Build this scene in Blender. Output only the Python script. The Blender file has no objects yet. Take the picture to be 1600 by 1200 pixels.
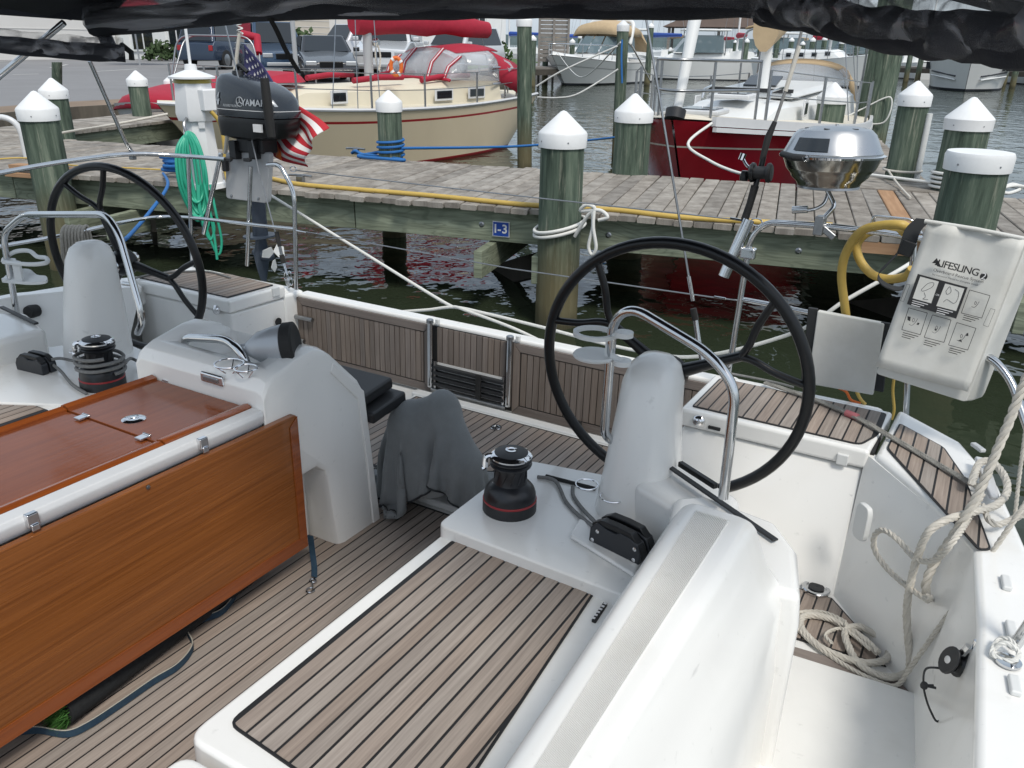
import bpy, bmesh, math, random
from mathutils import Vector, Matrix, noise
random.seed(7)
scene = bpy.context.scene
col = scene.collection
V = Vector
R = math.radians

# ------------------------------------------------------------------ camera
F_PX = 1270.0
CAM_H = 2.08            # eye above the water
SOLE_H = 1.63           # eye above the cockpit sole (boat frame)
def _ray(px, py):
    return V((px - 800.0, py - 600.0, F_PX)).normalized()
_up = _ray(900, 66).cross(_ray(1900, 81.6)).normalized()
if _up.y > 0: _up = -_up
_fy = _ray(1584, 132)                       # boat's fore-and-aft direction
_xb = _fy.cross(_up).normalized()
_zb = _xb.cross(_fy)
if _zb.y > 0: _zb = -_zb
_yw = (_fy - _up * _fy.dot(_up)).normalized()
TRIM = math.asin(_fy.dot(_up))              # slight trim of the yacht by the stern
EYE = V((0, 0, CAM_H))
cam_data = bpy.data.cameras.new('camera')
cam = bpy.data.objects.new('camera', cam_data)
col.objects.link(cam)
scene.camera = cam
cam_data.sensor_width = 36.0
cam_data.lens = F_PX / 1600.0 * 36.0
cam_data.clip_start = 0.05
cam_data.clip_end = 4000
cam.matrix_world = Matrix(((_xb.x, -_xb.y, -_xb.z, 0), (_yw.x, -_yw.y, -_yw.z, 0),
                           (_up.x, -_up.y, -_up.z, CAM_H), (0, 0, 0, 1)))
# boat frame -> world (sole z = 0, x right, y aft)
BOAT = Matrix.Translation(EYE) @ Matrix.Rotation(TRIM, 4, 'X') @ Matrix.Translation((0, 0, -SOLE_H))
IDENT = Matrix.Identity(4)
def _bd(px, py):
    r = _ray(px, py); return V((r.dot(_xb), r.dot(_fy), r.dot(_zb)))
def Bz(px, py, z):                          # pixel -> boat point on height z
    b = _bd(px, py); p = b * ((z - SOLE_H) / b.z); p.z += SOLE_H; return p
def By(px, py, y):
    b = _bd(px, py); p = b * (y / b.y); p.z += SOLE_H; return p
def Bx(px, py, x):
    b = _bd(px, py); p = b * (x / b.x); p.z += SOLE_H; return p
def _wd(px, py):
    r = _ray(px, py); return V((r.dot(_xb), r.dot(_yw), r.dot(_up)))
def Wz(px, py, z):                          # pixel -> world point on height z
    b = _wd(px, py); p = b * ((z - CAM_H) / b.z); p.z += CAM_H; return p
def Wy(px, py, y):
    b = _wd(px, py); p = b * (y / b.y); p.z += CAM_H; return p
def Wd(px, py, dist):                       # pixel -> world point at a horizontal distance
    b = _wd(px, py); p = b * (dist / math.hypot(b.x, b.y)); p.z += CAM_H; return p
def on_plane(px, py, p0, n):                # boat-frame ray / plane
    b = _bd(px, py); o = V((0, 0, SOLE_H)); return o + b * ((p0 - o).dot(n) / b.dot(n))

# ------------------------------------------------------------------ sky, sun, exposure
SUN_EL, SUN_AZ = R(56), R(125)              # azimuth from +Y towards +X
world = bpy.data.worlds.new('World'); scene.world = world; world.use_nodes = True
wn, wl = world.node_tree.nodes, world.node_tree.links
wn.clear()
w_out = wn.new('ShaderNodeOutputWorld'); w_bg = wn.new('ShaderNodeBackground')
w_sky = wn.new('ShaderNodeTexSky'); w_sky.sky_type = 'NISHITA'; w_sky.sun_disc = False
w_sky.sun_elevation = SUN_EL; w_sky.sun_rotation = SUN_AZ
w_sky.air_density = 1.0; w_sky.dust_density = 3.0; w_sky.ozone_density = 2.0
w_tc = wn.new('ShaderNodeTexCoord'); w_map = wn.new('ShaderNodeMapping'); w_map.inputs['Scale'].default_value = (1, 1, 3.2)
w_no = wn.new('ShaderNodeTexNoise'); w_no.inputs['Scale'].default_value = 2.2; w_no.inputs['Detail'].default_value = 3
w_cr = wn.new('ShaderNodeValToRGB'); w_cr.color_ramp.elements[0].position = .38; w_cr.color_ramp.elements[1].position = .66
w_cr.color_ramp.elements[0].color = (0.55, 0.55, 0.55, 1); w_cr.color_ramp.elements[1].color = (.85, .85, .85, 1)
w_mix = wn.new('ShaderNodeMixRGB'); w_mix.inputs['Color2'].default_value = (5.3, 6.05, 6.8, 1)
wl.new(w_tc.outputs['Generated'], w_map.inputs['Vector']); wl.new(w_map.outputs[0], w_no.inputs['Vector'])
wl.new(w_no.outputs['Fac'], w_cr.inputs[0]); wl.new(w_cr.outputs[0], w_mix.inputs['Fac'])
wl.new(w_sky.outputs[0], w_mix.inputs['Color1']); wl.new(w_mix.outputs[0], w_bg.inputs['Color'])
w_bg.inputs['Strength'].default_value = 0.112
wl.new(w_bg.outputs[0], w_out.inputs['Surface'])
sun_data = bpy.data.lights.new('sun', 'SUN'); sun_data.energy = 2.0; sun_data.angle = R(15); sun_data.color = (1, .95, .87)
sun = bpy.data.objects.new('sun', sun_data); col.objects.link(sun)
_sd = V((math.sin(SUN_AZ) * math.cos(SUN_EL), math.cos(SUN_AZ) * math.cos(SUN_EL), math.sin(SUN_EL)))
sun.rotation_euler = _sd.to_track_quat('Z', 'Y').to_euler(); sun.location = (0, 0, 30)
scene.view_settings.view_transform = 'Standard'; scene.view_settings.look = 'None'
scene.view_settings.gamma = 1.0; scene.view_settings.use_curve_mapping = False
scene.view_settings.exposure = 0.42
scene.render.resolution_x = 1024; scene.render.resolution_y = 768
scene.render.engine = 'CYCLES'

# ------------------------------------------------------------------ mesh collector
class MB:
    def __init__(s): s.v = []; s.f = []; s.mi = []; s.uv = {}
    def add(s, vs, fs, mi=0):
        o = len(s.v); s.v += [V(p) for p in vs]
        for f in fs: s.f.append([i + o for i in f]); s.mi.append(mi)
        return o
    def box(s, c, size, m=None, mi=0):
        c = V(c); hx, hy, hz = size[0] / 2, size[1] / 2, size[2] / 2
        vs = [V((x, y, z)) for z in (-hz, hz) for y in (-hy, hy) for x in (-hx, hx)]
        if m is not None: vs = [m @ p for p in vs]
        s.add([c + p for p in vs], [(0, 2, 3, 1), (4, 5, 7, 6), (0, 1, 5, 4), (2, 6, 7, 3), (0, 4, 6, 2), (1, 3, 7, 5)], mi); return s
    def hexa(s, b, t, mi=0):                 # bottom quad, top quad (same winding)
        s.add(list(b) + list(t), [(3, 2, 1, 0), (4, 5, 6, 7), (0, 1, 5, 4), (1, 2, 6, 5), (2, 3, 7, 6), (3, 0, 4, 7)], mi); return s
    def prism(s, poly, ext, mi=0):           # polygon extruded along vector
        n = len(poly); ext = V(ext); poly = [V(p) for p in poly]
        fs = [list(range(n))[::-1], [i + n for i in range(n)]] + [(i, (i + 1) % n, (i + 1) % n + n, i + n) for i in range(n)]
        s.add(poly + [p + ext for p in poly], fs, mi); return s
    def loft(s, secs, closed=True, caps=True, mi=0):
        n = len(secs[0]); vs = [V(p) for sec in secs for p in sec]; fs = []
        for k in range(len(secs) - 1):
            for i in range(n if closed else n - 1):
                j = (i + 1) % n; fs.append((k * n + i, k * n + j, (k + 1) * n + j, (k + 1) * n + i))
        if caps and closed:
            fs.append(list(range(n))[::-1]); fs.append([(len(secs) - 1) * n + i for i in range(n)])
        s.add(vs, fs, mi); return s
    def tube(s, pts, r, seg=8, closed=False, mi=0, caps=True):
        pts = [V(p) for p in pts]; n = len(pts)
        rs = r if isinstance(r, (list, tuple)) else [r] * n
        secs = []; prev = None
        for i, p in enumerate(pts):
            if closed: t = pts[(i + 1) % n] - pts[i - 1]
            else: t = pts[min(i + 1, n - 1)] - pts[max(i - 1, 0)]
            if t.length < 1e-9: t = V((0, 0, 1))
            t.normalize()
            if prev is None:
                a = V((0, 0, 1)) if abs(t.z) < .9 else V((1, 0, 0)); nr = t.cross(a).normalized()
            else:
                nr = prev - t * prev.dot(t)
                nr = nr.normalized() if nr.length > 1e-6 else t.orthogonal().normalized()
            prev = nr; b = t.cross(nr)
            secs.append([p + (nr * math.cos(2 * math.pi * k / seg) + b * math.sin(2 * math.pi * k / seg)) * rs[i] for k in range(seg)])
        if closed:
            best = 0; bd = 1e9               # join the seam with the least twist
            for k in range(seg):
                dd = (secs[-1][0] - secs[0][k]).length
                if dd < bd: bd = dd; best = k
            o = s.add([q for sec in secs for q in sec], [], mi)
            for i in range(n):
                j = (i + 1) % n; sh = best if j == 0 else 0
                for k in range(seg):
                    s.f.append([o + i * seg + k, o + i * seg + (k + 1) % seg, o + j * seg + (k + 1 + sh) % seg, o + j * seg + (k + sh) % seg]); s.mi.append(mi)
        else: s.loft(secs, True, caps, mi)
        return s
    def lathe(s, prof, m=IDENT, seg=24, mi=0):   # prof: (r, z) list
        secs = [[m @ V((r * math.cos(2 * math.pi * k / seg), r * math.sin(2 * math.pi * k / seg), z)) for k in range(seg)] for r, z in prof]
        return s.loft(secs, True, True, mi)
    def grid(s, rows, mi=0):
        n = len(rows[0]); fs = []
        for k in range(len(rows) - 1):
            for i in range(n - 1): fs.append((k * n + i, k * n + i + 1, (k + 1) * n + i + 1, (k + 1) * n + i))
        s.add([p for r in rows for p in r], fs, mi); return s
    def rope(s, pts, r, pitch=None, seg=5, strands=3, mi=0):   # laid rope: strands twisted round the path
        pts = resample(pts, r * .9); n = len(pts); pitch = pitch or r * 7
        fr = frames(pts); L = 0; paths = [[] for _ in range(strands)]
        for i, p in enumerate(pts):
            if i: L += (p - pts[i - 1]).length
            nr, b = fr[i]
            for k in range(strands):
                a = 2 * math.pi * (L / pitch + k / strands)
                paths[k].append(p + (nr * math.cos(a) + b * math.sin(a)) * r * .5)
        for q in paths: s.tube(q, r * .56, seg, mi=mi)
        return s
    def build(s, name, mat, parent=None, smooth=30, bevel=0, bseg=2, mods=None, recalc=True, solid=0):
        me = bpy.data.meshes.new(name); me.from_pydata([tuple(p) for p in s.v], [], s.f)
        mats = mat if isinstance(mat, (list, tuple)) else [mat]
        for m_ in mats: me.materials.append(m_)
        if len(mats) > 1: me.polygons.foreach_set('material_index', s.mi)
        if recalc:
            bm = bmesh.new(); bm.from_mesh(me); bmesh.ops.recalc_face_normals(bm, faces=bm.faces); bm.to_mesh(me); bm.free()
        if smooth:
            me.polygons.foreach_set('use_smooth', [True] * len(me.polygons))
            me.set_sharp_from_angle(angle=R(smooth))
        me.update()
        o = bpy.data.objects.new(name, me); col.objects.link(o)
        if solid:
            md = o.modifiers.new('solid', 'SOLIDIFY'); md.thickness = solid; md.offset = 0
        if bevel:
            md = o.modifiers.new('bevel', 'BEVEL'); md.width = bevel; md.segments = bseg; md.limit_method = 'ANGLE'; md.angle_limit = R(28); md.harden_normals = True
        if parent is not None: o.parent = parent
        else: o.matrix_world = FRAME
        return o
FRAME = IDENT
def resample(pts, step):
    pts = [V(p) for p in pts]; out = [pts[0]]; acc = 0
    for a, b in zip(pts, pts[1:]):
        L = (b - a).length
        if L < 1e-9: continue
        n = max(1, int(round(L / step)))
        for k in range(1, n + 1): out.append(a.lerp(b, k / n))
    return out
def frames(pts):
    out = []; prev = None; n = len(pts)
    for i, p in enumerate(pts):
        t = (pts[min(i + 1, n - 1)] - pts[max(i - 1, 0)]); t = t.normalized() if t.length > 1e-9 else V((0, 0, 1))
        if prev is None: nr = t.orthogonal().normalized()
        else:
            nr = prev - t * prev.dot(t); nr = nr.normalized() if nr.length > 1e-6 else t.orthogonal().normalized()
        prev = nr; out.append((nr, t.cross(nr)))
    return out
def spline(pts, n=8, closed=False):          # Catmull-Rom through points
    pts = [V(p) for p in pts]; out = []; m = len(pts)
    rng = range(m if closed else m - 1)
    for i in rng:
        if closed: p0, p1, p2, p3 = pts[i - 1], pts[i], pts[(i + 1) % m], pts[(i + 2) % m]
        else: p0, p1, p2, p3 = pts[max(i - 1, 0)], pts[i], pts[i + 1], pts[min(i + 2, m - 1)]
        for k in range(n):
            t = k / n
            out.append(.5 * ((2 * p1) + (p2 - p0) * t + (2 * p0 - 5 * p1 + 4 * p2 - p3) * t * t + (3 * p1 - p0 - 3 * p2 + p3) * t ** 3))
    if not closed: out.append(pts[-1])
    return out
def rounded(pts, r, n=5):                    # polyline with rounded corners (open)
    pts = [V(p) for p in pts]; out = [pts[0]]
    for a, b, c in zip(pts, pts[1:], pts[2:]):
        d1 = (a - b); d2 = (c - b); rr = min(r, d1.length * .49, d2.length * .49)
        p = b + d1.normalized() * rr; q = b + d2.normalized() * rr
        for k in range(n + 1):
            t = k / n; out.append((1 - t) ** 2 * p + 2 * t * (1 - t) * b + t * t * q)
    out.append(pts[-1]); return out
def round_poly(pts, r, n=4):                 # closed polygon with rounded corners
    pts = [V(p) for p in pts]; out = []; m = len(pts)
    rr_ = r if isinstance(r, (list, tuple)) else [r] * m
    for i in range(m):
        a, b, c = pts[i - 1], pts[i], pts[(i + 1) % m]; d1 = a - b; d2 = c - b
        rr = min(rr_[i], d1.length * .49, d2.length * .49)
        if rr < 1e-5: out.append(b); continue
        p = b + d1.normalized() * rr; q = b + d2.normalized() * rr
        for k in range(n + 1):
            t = k / n; out.append((1 - t) ** 2 * p + 2 * t * (1 - t) * b + t * t * q)
    return out
def clip_poly(poly, axis, lo, hi):           # 2D clip of a polygon to a strip
    def half(ps, sgn, lim):
        out = []
        for i in range(len(ps)):
            a, b = ps[i - 1], ps[i]; da = sgn * (a[axis] - lim); db = sgn * (b[axis] - lim)
            if da >= 0 and db >= 0: out.append(b)
            elif da >= 0 > db or db >= 0 > da:
                t = da / (da - db); q = a.lerp(b, t); out.append(q)
                if db >= 0: out.append(b)
        return out
    ps = half([V(p) for p in poly], 1, lo); ps = half(ps, -1, hi) if len(ps) > 2 else []
    return ps if len(ps) > 2 else []
def inset_poly(poly, d):                     # convex-ish inset in the XY plane
    n = len(poly); c = sum((V(p) for p in poly), V((0, 0, 0))) / n; out = []
    for i in range(n):
        a, b, e = V(poly[i - 1]), V(poly[i]), V(poly[(i + 1) % n])
        d1 = (b - a).normalized(); d2 = (e - b).normalized()
        n1 = V((-d1.y, d1.x, 0)); n2 = V((-d2.y, d2.x, 0))
        if n1.dot(c - b) < 0: n1, n2 = -n1, -n2
        m = (n1 + n2); k = 1 + n1.dot(n2); out.append(b + m * (d / max(k, .25)))
    return out
# ------------------------------------------------------------------ objects
def empty(name, loc=(0, 0, 0), parent=None, mat=None):
    o = bpy.data.objects.new(name, None); o.empty_display_size = .1; col.objects.link(o)
    if parent is not None: o.parent = parent
    if mat is not None: o.matrix_world = mat
    else: o.location = loc
    return o
def tag(o, label=None, cat=None, group=None, kind=None):
    if label: o['label'] = label
    if cat: o['category'] = cat
    if group: o['group'] = group
    if kind: o['kind'] = kind
    return o
def copy_tree(o, parent=None):
    c = o.copy(); col.objects.link(c)
    if parent is not None: c.parent = parent; c.matrix_parent_inverse = o.matrix_parent_inverse.copy()
    for ch in o.children: copy_tree(ch, c)
    return c
_fontcache = {}
def text(name, body, size, m, mat, parent=None, ext=.0006, align='CENTER', shear=0, bold=0, spacing=1.0):
    cu = bpy.data.curves.new('txt', 'FONT'); cu.body = body; cu.size = size; cu.extrude = ext; cu.align_x = align; cu.align_y = 'CENTER'
    cu.shear = shear; cu.offset = bold; cu.space_character = spacing; cu.resolution_u = 3
    t = bpy.data.objects.new('txt', cu); col.objects.link(t)
    me = bpy.data.meshes.new_from_object(t.evaluated_get(bpy.context.evaluated_depsgraph_get()))
    bpy.data.objects.remove(t); me.transform(m); me.name = name; me.materials.clear(); me.materials.append(mat)
    o = bpy.data.objects.new(name, me); col.objects.link(o)
    if parent is not None: o.parent = parent
    else: o.matrix_world = FRAME
    return o
def frame_m(o, x, y, z=None):                # matrix with given axes
    x = V(x).normalized(); y = V(y).normalized(); z = V(z).normalized() if z is not None else x.cross(y).normalized(); o = V(o)
    return Matrix(((x.x, y.x, z.x, o.x), (x.y, y.y, z.y, o.y), (x.z, y.z, z.z, o.z), (0, 0, 0, 1)))
def axis_m(o, z):                            # matrix whose z axis runs along z
    z = V(z).normalized(); x = z.orthogonal().normalized(); return frame_m(o, x, z.cross(x), z)

# ------------------------------------------------------------------ materials
def mat(name, base, rough=.5, metal=0, spec=.5, coat=0, noise_amt=0, noise_scale=8, dark=.6, stretch=(1, 1, 1), rnd=0, bump=0, bump_scale=60,
        alpha=1, trans=0, coords='Object', rnd_hue=None, sheen=0, bstretch=None, rough_var=0, detail=6, tint=None, sss=0):
    m = bpy.data.materials.new(name); m.use_nodes = True; nt = m.node_tree; N, L = nt.nodes, nt.links
    b = N['Principled BSDF']; b.inputs['Roughness'].default_value = rough; b.inputs['Metallic'].default_value = metal
    b.inputs['Specular IOR Level'].default_value = spec; b.inputs['Coat Weight'].default_value = coat; b.inputs['Coat Roughness'].default_value = .06
    b.inputs['Alpha'].default_value = alpha; b.inputs['Transmission Weight'].default_value = trans; b.inputs['Sheen Weight'].default_value = sheen
    base = tuple(base) + (1,)
    b.inputs['Base Color'].default_value = base
    if noise_amt or rnd or bump or rough_var:
        tc = N.new('ShaderNodeTexCoord'); oi = N.new('ShaderNodeObjectInfo')
        if coords == 'World':
            ge = N.new('ShaderNodeNewGeometry'); src = ge.outputs['Position']
        else: src = tc.outputs[coords]
        off = N.new('ShaderNodeVectorMath'); off.operation = 'SCALE'; off.inputs[0].default_value = (13.7, 7.3, 5.1)
        L.new(oi.outputs['Random'], off.inputs['Scale'])
        ad = N.new('ShaderNodeVectorMath'); ad.operation = 'ADD'; L.new(src, ad.inputs[0]); L.new(off.outputs[0], ad.inputs[1])
        mp = N.new('ShaderNodeMapping'); mp.inputs['Scale'].default_value = stretch; L.new(ad.outputs[0], mp.inputs['Vector'])
    colout = None
    if noise_amt:
        no = N.new('ShaderNodeTexNoise'); no.inputs['Scale'].default_value = noise_scale; no.inputs['Detail'].default_value = detail; no.inputs['Roughness'].default_value = .62
        L.new(mp.outputs[0], no.inputs['Vector'])
        rp = N.new('ShaderNodeValToRGB'); rp.color_ramp.elements[0].position = .32; rp.color_ramp.elements[1].position = .68
        t = tint or (dark, dark, dark)
        rp.color_ramp.elements[0].color = (base[0] * t[0], base[1] * t[1], base[2] * t[2], 1); rp.color_ramp.elements[1].color = base
        L.new(no.outputs['Fac'], rp.inputs[0])
        mx = N.new('ShaderNodeMixRGB'); mx.inputs['Fac'].default_value = noise_amt; mx.inputs['Color1'].default_value = base; L.new(rp.outputs[0], mx.inputs['Color2'])
        colout = mx.outputs[0]
    if rnd:
        hs = N.new('ShaderNodeHueSaturation'); mr = N.new('ShaderNodeMapRange'); mr.inputs['To Min'].default_value = 1 - rnd; mr.inputs['To Max'].default_value = 1 + rnd
        L.new(oi.outputs['Random'], mr.inputs['Value']); L.new(mr.outputs[0], hs.inputs['Value'])
        if colout: L.new(colout, hs.inputs['Color'])
        else: hs.inputs['Color'].default_value = base
        colout = hs.outputs[0]
        if rnd_hue:
            mh = N.new('ShaderNodeMixRGB'); ml = N.new('ShaderNodeMath'); ml.operation = 'MULTIPLY'; ml.inputs[1].default_value = 7.31
            fr = N.new('ShaderNodeMath'); fr.operation = 'FRACT'; L.new(oi.outputs['Random'], ml.inputs[0]); L.new(ml.outputs[0], fr.inputs[0])
            pw = N.new('ShaderNodeMath'); pw.operation = 'MULTIPLY'; pw.inputs[1].default_value = .7; L.new(fr.outputs[0], pw.inputs[0])
            mh.blend_type = 'MULTIPLY'; mh.inputs['Color2'].default_value = tuple(rnd_hue) + (1,); L.new(pw.outputs[0], mh.inputs['Fac']); L.new(colout, mh.inputs['Color1'])
            colout = mh.outputs[0]
    if colout: L.new(colout, b.inputs['Base Color'])
    if rough_var:
        nr = N.new('ShaderNodeTexNoise'); nr.inputs['Scale'].default_value = noise_scale * 1.7; nr.inputs['Detail'].default_value = 5; L.new(mp.outputs[0], nr.inputs['Vector'])
        rr = N.new('ShaderNodeMapRange'); rr.inputs['From Min'].default_value = .3; rr.inputs['From Max'].default_value = .7
        rr.inputs['To Min'].default_value = max(.02, rough - rough_var); rr.inputs['To Max'].default_value = min(1, rough + rough_var)
        L.new(nr.outputs['Fac'], rr.inputs['Value']); L.new(rr.outputs[0], b.inputs['Roughness'])
    if bump:
        nb = N.new('ShaderNodeTexNoise'); nb.inputs['Scale'].default_value = bump_scale; nb.inputs['Detail'].default_value = 4
        if bstretch:
            mb = N.new('ShaderNodeMapping'); mb.inputs['Scale'].default_value = bstretch; L.new(ad.outputs[0], mb.inputs['Vector']); L.new(mb.outputs[0], nb.inputs['Vector'])
        else: L.new(mp.outputs[0], nb.inputs['Vector'])
        bp = N.new('ShaderNodeBump'); bp.inputs['Strength'].default_value = bump; bp.inputs['Distance'].default_value = .01
        L.new(nb.outputs['Fac'], bp.inputs['Height']); L.new(bp.outputs[0], b.inputs['Normal'])
    return m
M = {}
M['gel'] = mat('white_gelcoat', (.80, .795, .77), .24, spec=.5, coat=.3, noise_amt=.25, noise_scale=2.2, dark=.92, rough_var=.03, coords='World')
M['gel2'] = mat('white_deck_gelcoat', (.77, .765, .74), .42, noise_amt=.4, noise_scale=9, dark=.9, bump=.03, bump_scale=220, coords='World', rough_var=.1)
def weather(m):
    """fine scuffs and faint run-off stains on gelcoat"""
    N, L = m.node_tree.nodes, m.node_tree.links; b = N['Principled BSDF']; src = b.inputs['Base Color'].links[0].from_socket; ge = N.new('ShaderNodeNewGeometry')
    for st_, sc, lo, hi, amt, c in (((1, 1, 1), 38, .66, .78, .22, (.32, .32, .30, 1)), ((9, 9, .9), 1, .56, .85, .22, (.55, .53, .46, 1)), ((1, .25, 1), 26, .70, .76, .3, (.25, .25, .25, 1))):
        mp = N.new('ShaderNodeMapping'); mp.inputs['Scale'].default_value = st_; L.new(ge.outputs['Position'], mp.inputs[0]); n = N.new('ShaderNodeTexNoise'); n.inputs['Scale'].default_value = sc; n.inputs['Detail'].default_value = 6; L.new(mp.outputs[0], n.inputs['Vector'])
        r_ = N.new('ShaderNodeMapRange'); r_.inputs['From Min'].default_value = lo; r_.inputs['From Max'].default_value = hi; r_.inputs['To Max'].default_value = amt; L.new(n.outputs['Fac'], r_.inputs['Value'])
        x = N.new('ShaderNodeMixRGB'); x.inputs['Color2'].default_value = c; L.new(r_.outputs[0], x.inputs[0]); L.new(src, x.inputs[1]); src = x.outputs[0]
    L.new(src, b.inputs['Base Color'])
weather(M['gel']); weather(M['gel2'])
M['plastic_white'] = mat('white_plastic', (.66, .67, .66), .45, noise_amt=.4, noise_scale=6, dark=.85)
M['cap'] = mat('white_piling_cap', (.74, .75, .75), .5, noise_amt=.5, noise_scale=7, dark=.82, coords='World')
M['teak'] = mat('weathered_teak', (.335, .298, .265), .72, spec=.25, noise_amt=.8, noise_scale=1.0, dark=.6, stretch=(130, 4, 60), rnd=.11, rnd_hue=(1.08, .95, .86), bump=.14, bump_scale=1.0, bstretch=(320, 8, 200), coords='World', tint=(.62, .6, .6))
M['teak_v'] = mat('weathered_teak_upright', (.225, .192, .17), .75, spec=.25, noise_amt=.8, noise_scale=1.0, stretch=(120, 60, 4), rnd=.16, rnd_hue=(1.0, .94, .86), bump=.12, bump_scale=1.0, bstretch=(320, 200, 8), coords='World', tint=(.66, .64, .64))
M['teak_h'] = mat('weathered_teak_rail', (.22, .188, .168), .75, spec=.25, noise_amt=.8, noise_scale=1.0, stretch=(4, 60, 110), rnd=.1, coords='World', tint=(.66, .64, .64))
M['caulk'] = mat('black_caulking', (.012, .012, .013), .6)
M['varnish'] = mat('varnished_teak', (.27, .092, .021), .3, spec=.35, coat=.4, noise_amt=.95, noise_scale=1.0, stretch=(20, 2.4, 120), dark=.5, coords='World', rough_var=.06, tint=(.55, .48, .4), detail=9)
M['varnish_edge'] = mat('varnished_teak_edging', (.27, .07, .014), .25, spec=.45, coat=.8, noise_amt=.8, noise_scale=1.0, stretch=(70, 3, 90), coords='World', tint=(.6, .5, .4))
M['mahog'] = mat('dark_varnished_top', (.20, .055, .016), .16, spec=.25, coat=.14, noise_amt=.7, noise_scale=1.0, stretch=(60, 2.2, 60), coords='World', tint=(.65, .6, .6), bump=.05, bump_scale=1.0, bstretch=(90, 6, 90))
M['steel'] = mat('stainless_steel', (.62, .63, .64), .12, metal=1, noise_amt=.3, noise_scale=20, dark=.7, rough_var=.06)
M['steel_dull'] = mat('dull_steel', (.36, .37, .38), .35, metal=1, noise_amt=.5, noise_scale=30, dark=.6)
M['chrome'] = mat('polished_chrome', (.72, .72, .73), .06, metal=1)
M['black'] = mat('black_paint', (.006, .0065, .0075), .3, spec=.35, coat=.1)
M['black_matte'] = mat('black_plastic', (.016, .017, .019), .48, noise_amt=.4, noise_scale=30, dark=.7)
M['rubber'] = mat('black_rubber', (.014, .014, .014), .75)
M['navy'] = mat('dark_navy_canvas', (.012, .014, .022), .85, noise_amt=.5, noise_scale=14, dark=.6, bump=.25, bump_scale=300)
M['grey_canvas'] = mat('grey_canvas', (.185, .197, .2), .85, noise_amt=.6, noise_scale=18, dark=.75, bump=.25, bump_scale=420, sheen=.2)
M['black_canvas'] = mat('dark_trim', (.02, .022, .024), .8)
M['white_canvas'] = mat('white_vinyl_bag', (.66, .66, .63), .55, noise_amt=.75, noise_scale=5, tint=(.78, .77, .74), bump=.1, bump_scale=12, rough_var=.1)
M['print'] = mat('black_print', (.018, .018, .019), .6)
M['print_grey'] = mat('grey_print', (.12, .12, .12), .6)
M['print_white'] = mat('white_print', (.7, .7, .7), .5)
M['rope_white'] = mat('white_rope', (.56, .53, .47), .85, noise_amt=.6, noise_scale=40, dark=.72)
M['rope_grey'] = mat('grey_rope', (.22, .22, .215), .85, noise_amt=.7, noise_scale=90, dark=.6)
M['rope_braid'] = mat('grey_braided_rope', (.33, .32, .29), .85, noise_amt=.7, noise_scale=120, dark=.55)
M['rope_grey2'] = mat('beige_grey_rope', (.36, .335, .29), .85, noise_amt=.7, noise_scale=90, dark=.6)
M['rope_clean'] = mat('clean_white_rope', (.66, .66, .63), .8, noise_amt=.4, noise_scale=60, dark=.8)
M['hose_yellow'] = mat('yellow_shore_cable', (.52, .36, .085), .5, noise_amt=.4, noise_scale=20, dark=.75)
M['hose_green'] = mat('green_water_hose', (.03, .36, .23), .42, noise_amt=.4, noise_scale=15, dark=.75)
M['rope_blue'] = mat('blue_rope', (.015, .13, .38), .7, noise_amt=.5, noise_scale=60, dark=.65)
M['alu'] = mat('white_painted_aluminium', (.6, .61, .62), .35, noise_amt=.4, noise_scale=10, dark=.85)
M['dock'] = mat('weathered_dock_plank', (.345, .325, .295), .9, spec=.15, noise_amt=.9, noise_scale=1.0, stretch=(7, 7, 1.2), rnd=.17, rnd_hue=(.99, .95, .9), bump=.5, bump_scale=1.0, bstretch=(60, 60, 3), coords='Object', tint=(.42, .4, .39), detail=9)
M['dock_new'] = mat('fresh_dock_plank', (.40, .25, .15), .85, spec=.15, noise_amt=.8, noise_scale=1.0, stretch=(2.5, 30, 30), coords='Object', tint=(.65, .6, .55))
M['print_blue'] = mat('blue_sign', (.012, .06, .32), .4)
M['engine'] = mat('blue_grey_engine_cowl', (.011, .015, .021), .22, coat=.4)
M['engine_leg'] = mat('blue_grey_engine_leg', (.045, .06, .085), .45, noise_amt=.5, noise_scale=20, dark=.7)
M['silver'] = mat('silver_plastic', (.42, .44, .46), .35, metal=.35)
M['glass'] = mat('dark_glass', (.012, .016, .02), .05, spec=.7)
M['rug'] = mat('rolled_black_mat', (.018, .02, .022), .95, noise_amt=.8, noise_scale=90, dark=.4)
M['grass'] = mat('green_turf', (.05, .16, .025), .8, rnd=.2, noise_amt=.6, noise_scale=60, dark=.5)
M['leash'] = mat('blue_woven_strap', (.022, .055, .085), .8, noise_amt=.9, noise_scale=55, tint=(.5, .6, .8))
M['leash_edge'] = mat('beige_strap_edge', (.35, .33, .28), .8)
M['orange'] = mat('orange_line', (.65, .14, .02), .6)
M['pink'] = mat('faded_pink_tape', (.5, .16, .17), .7)

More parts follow.
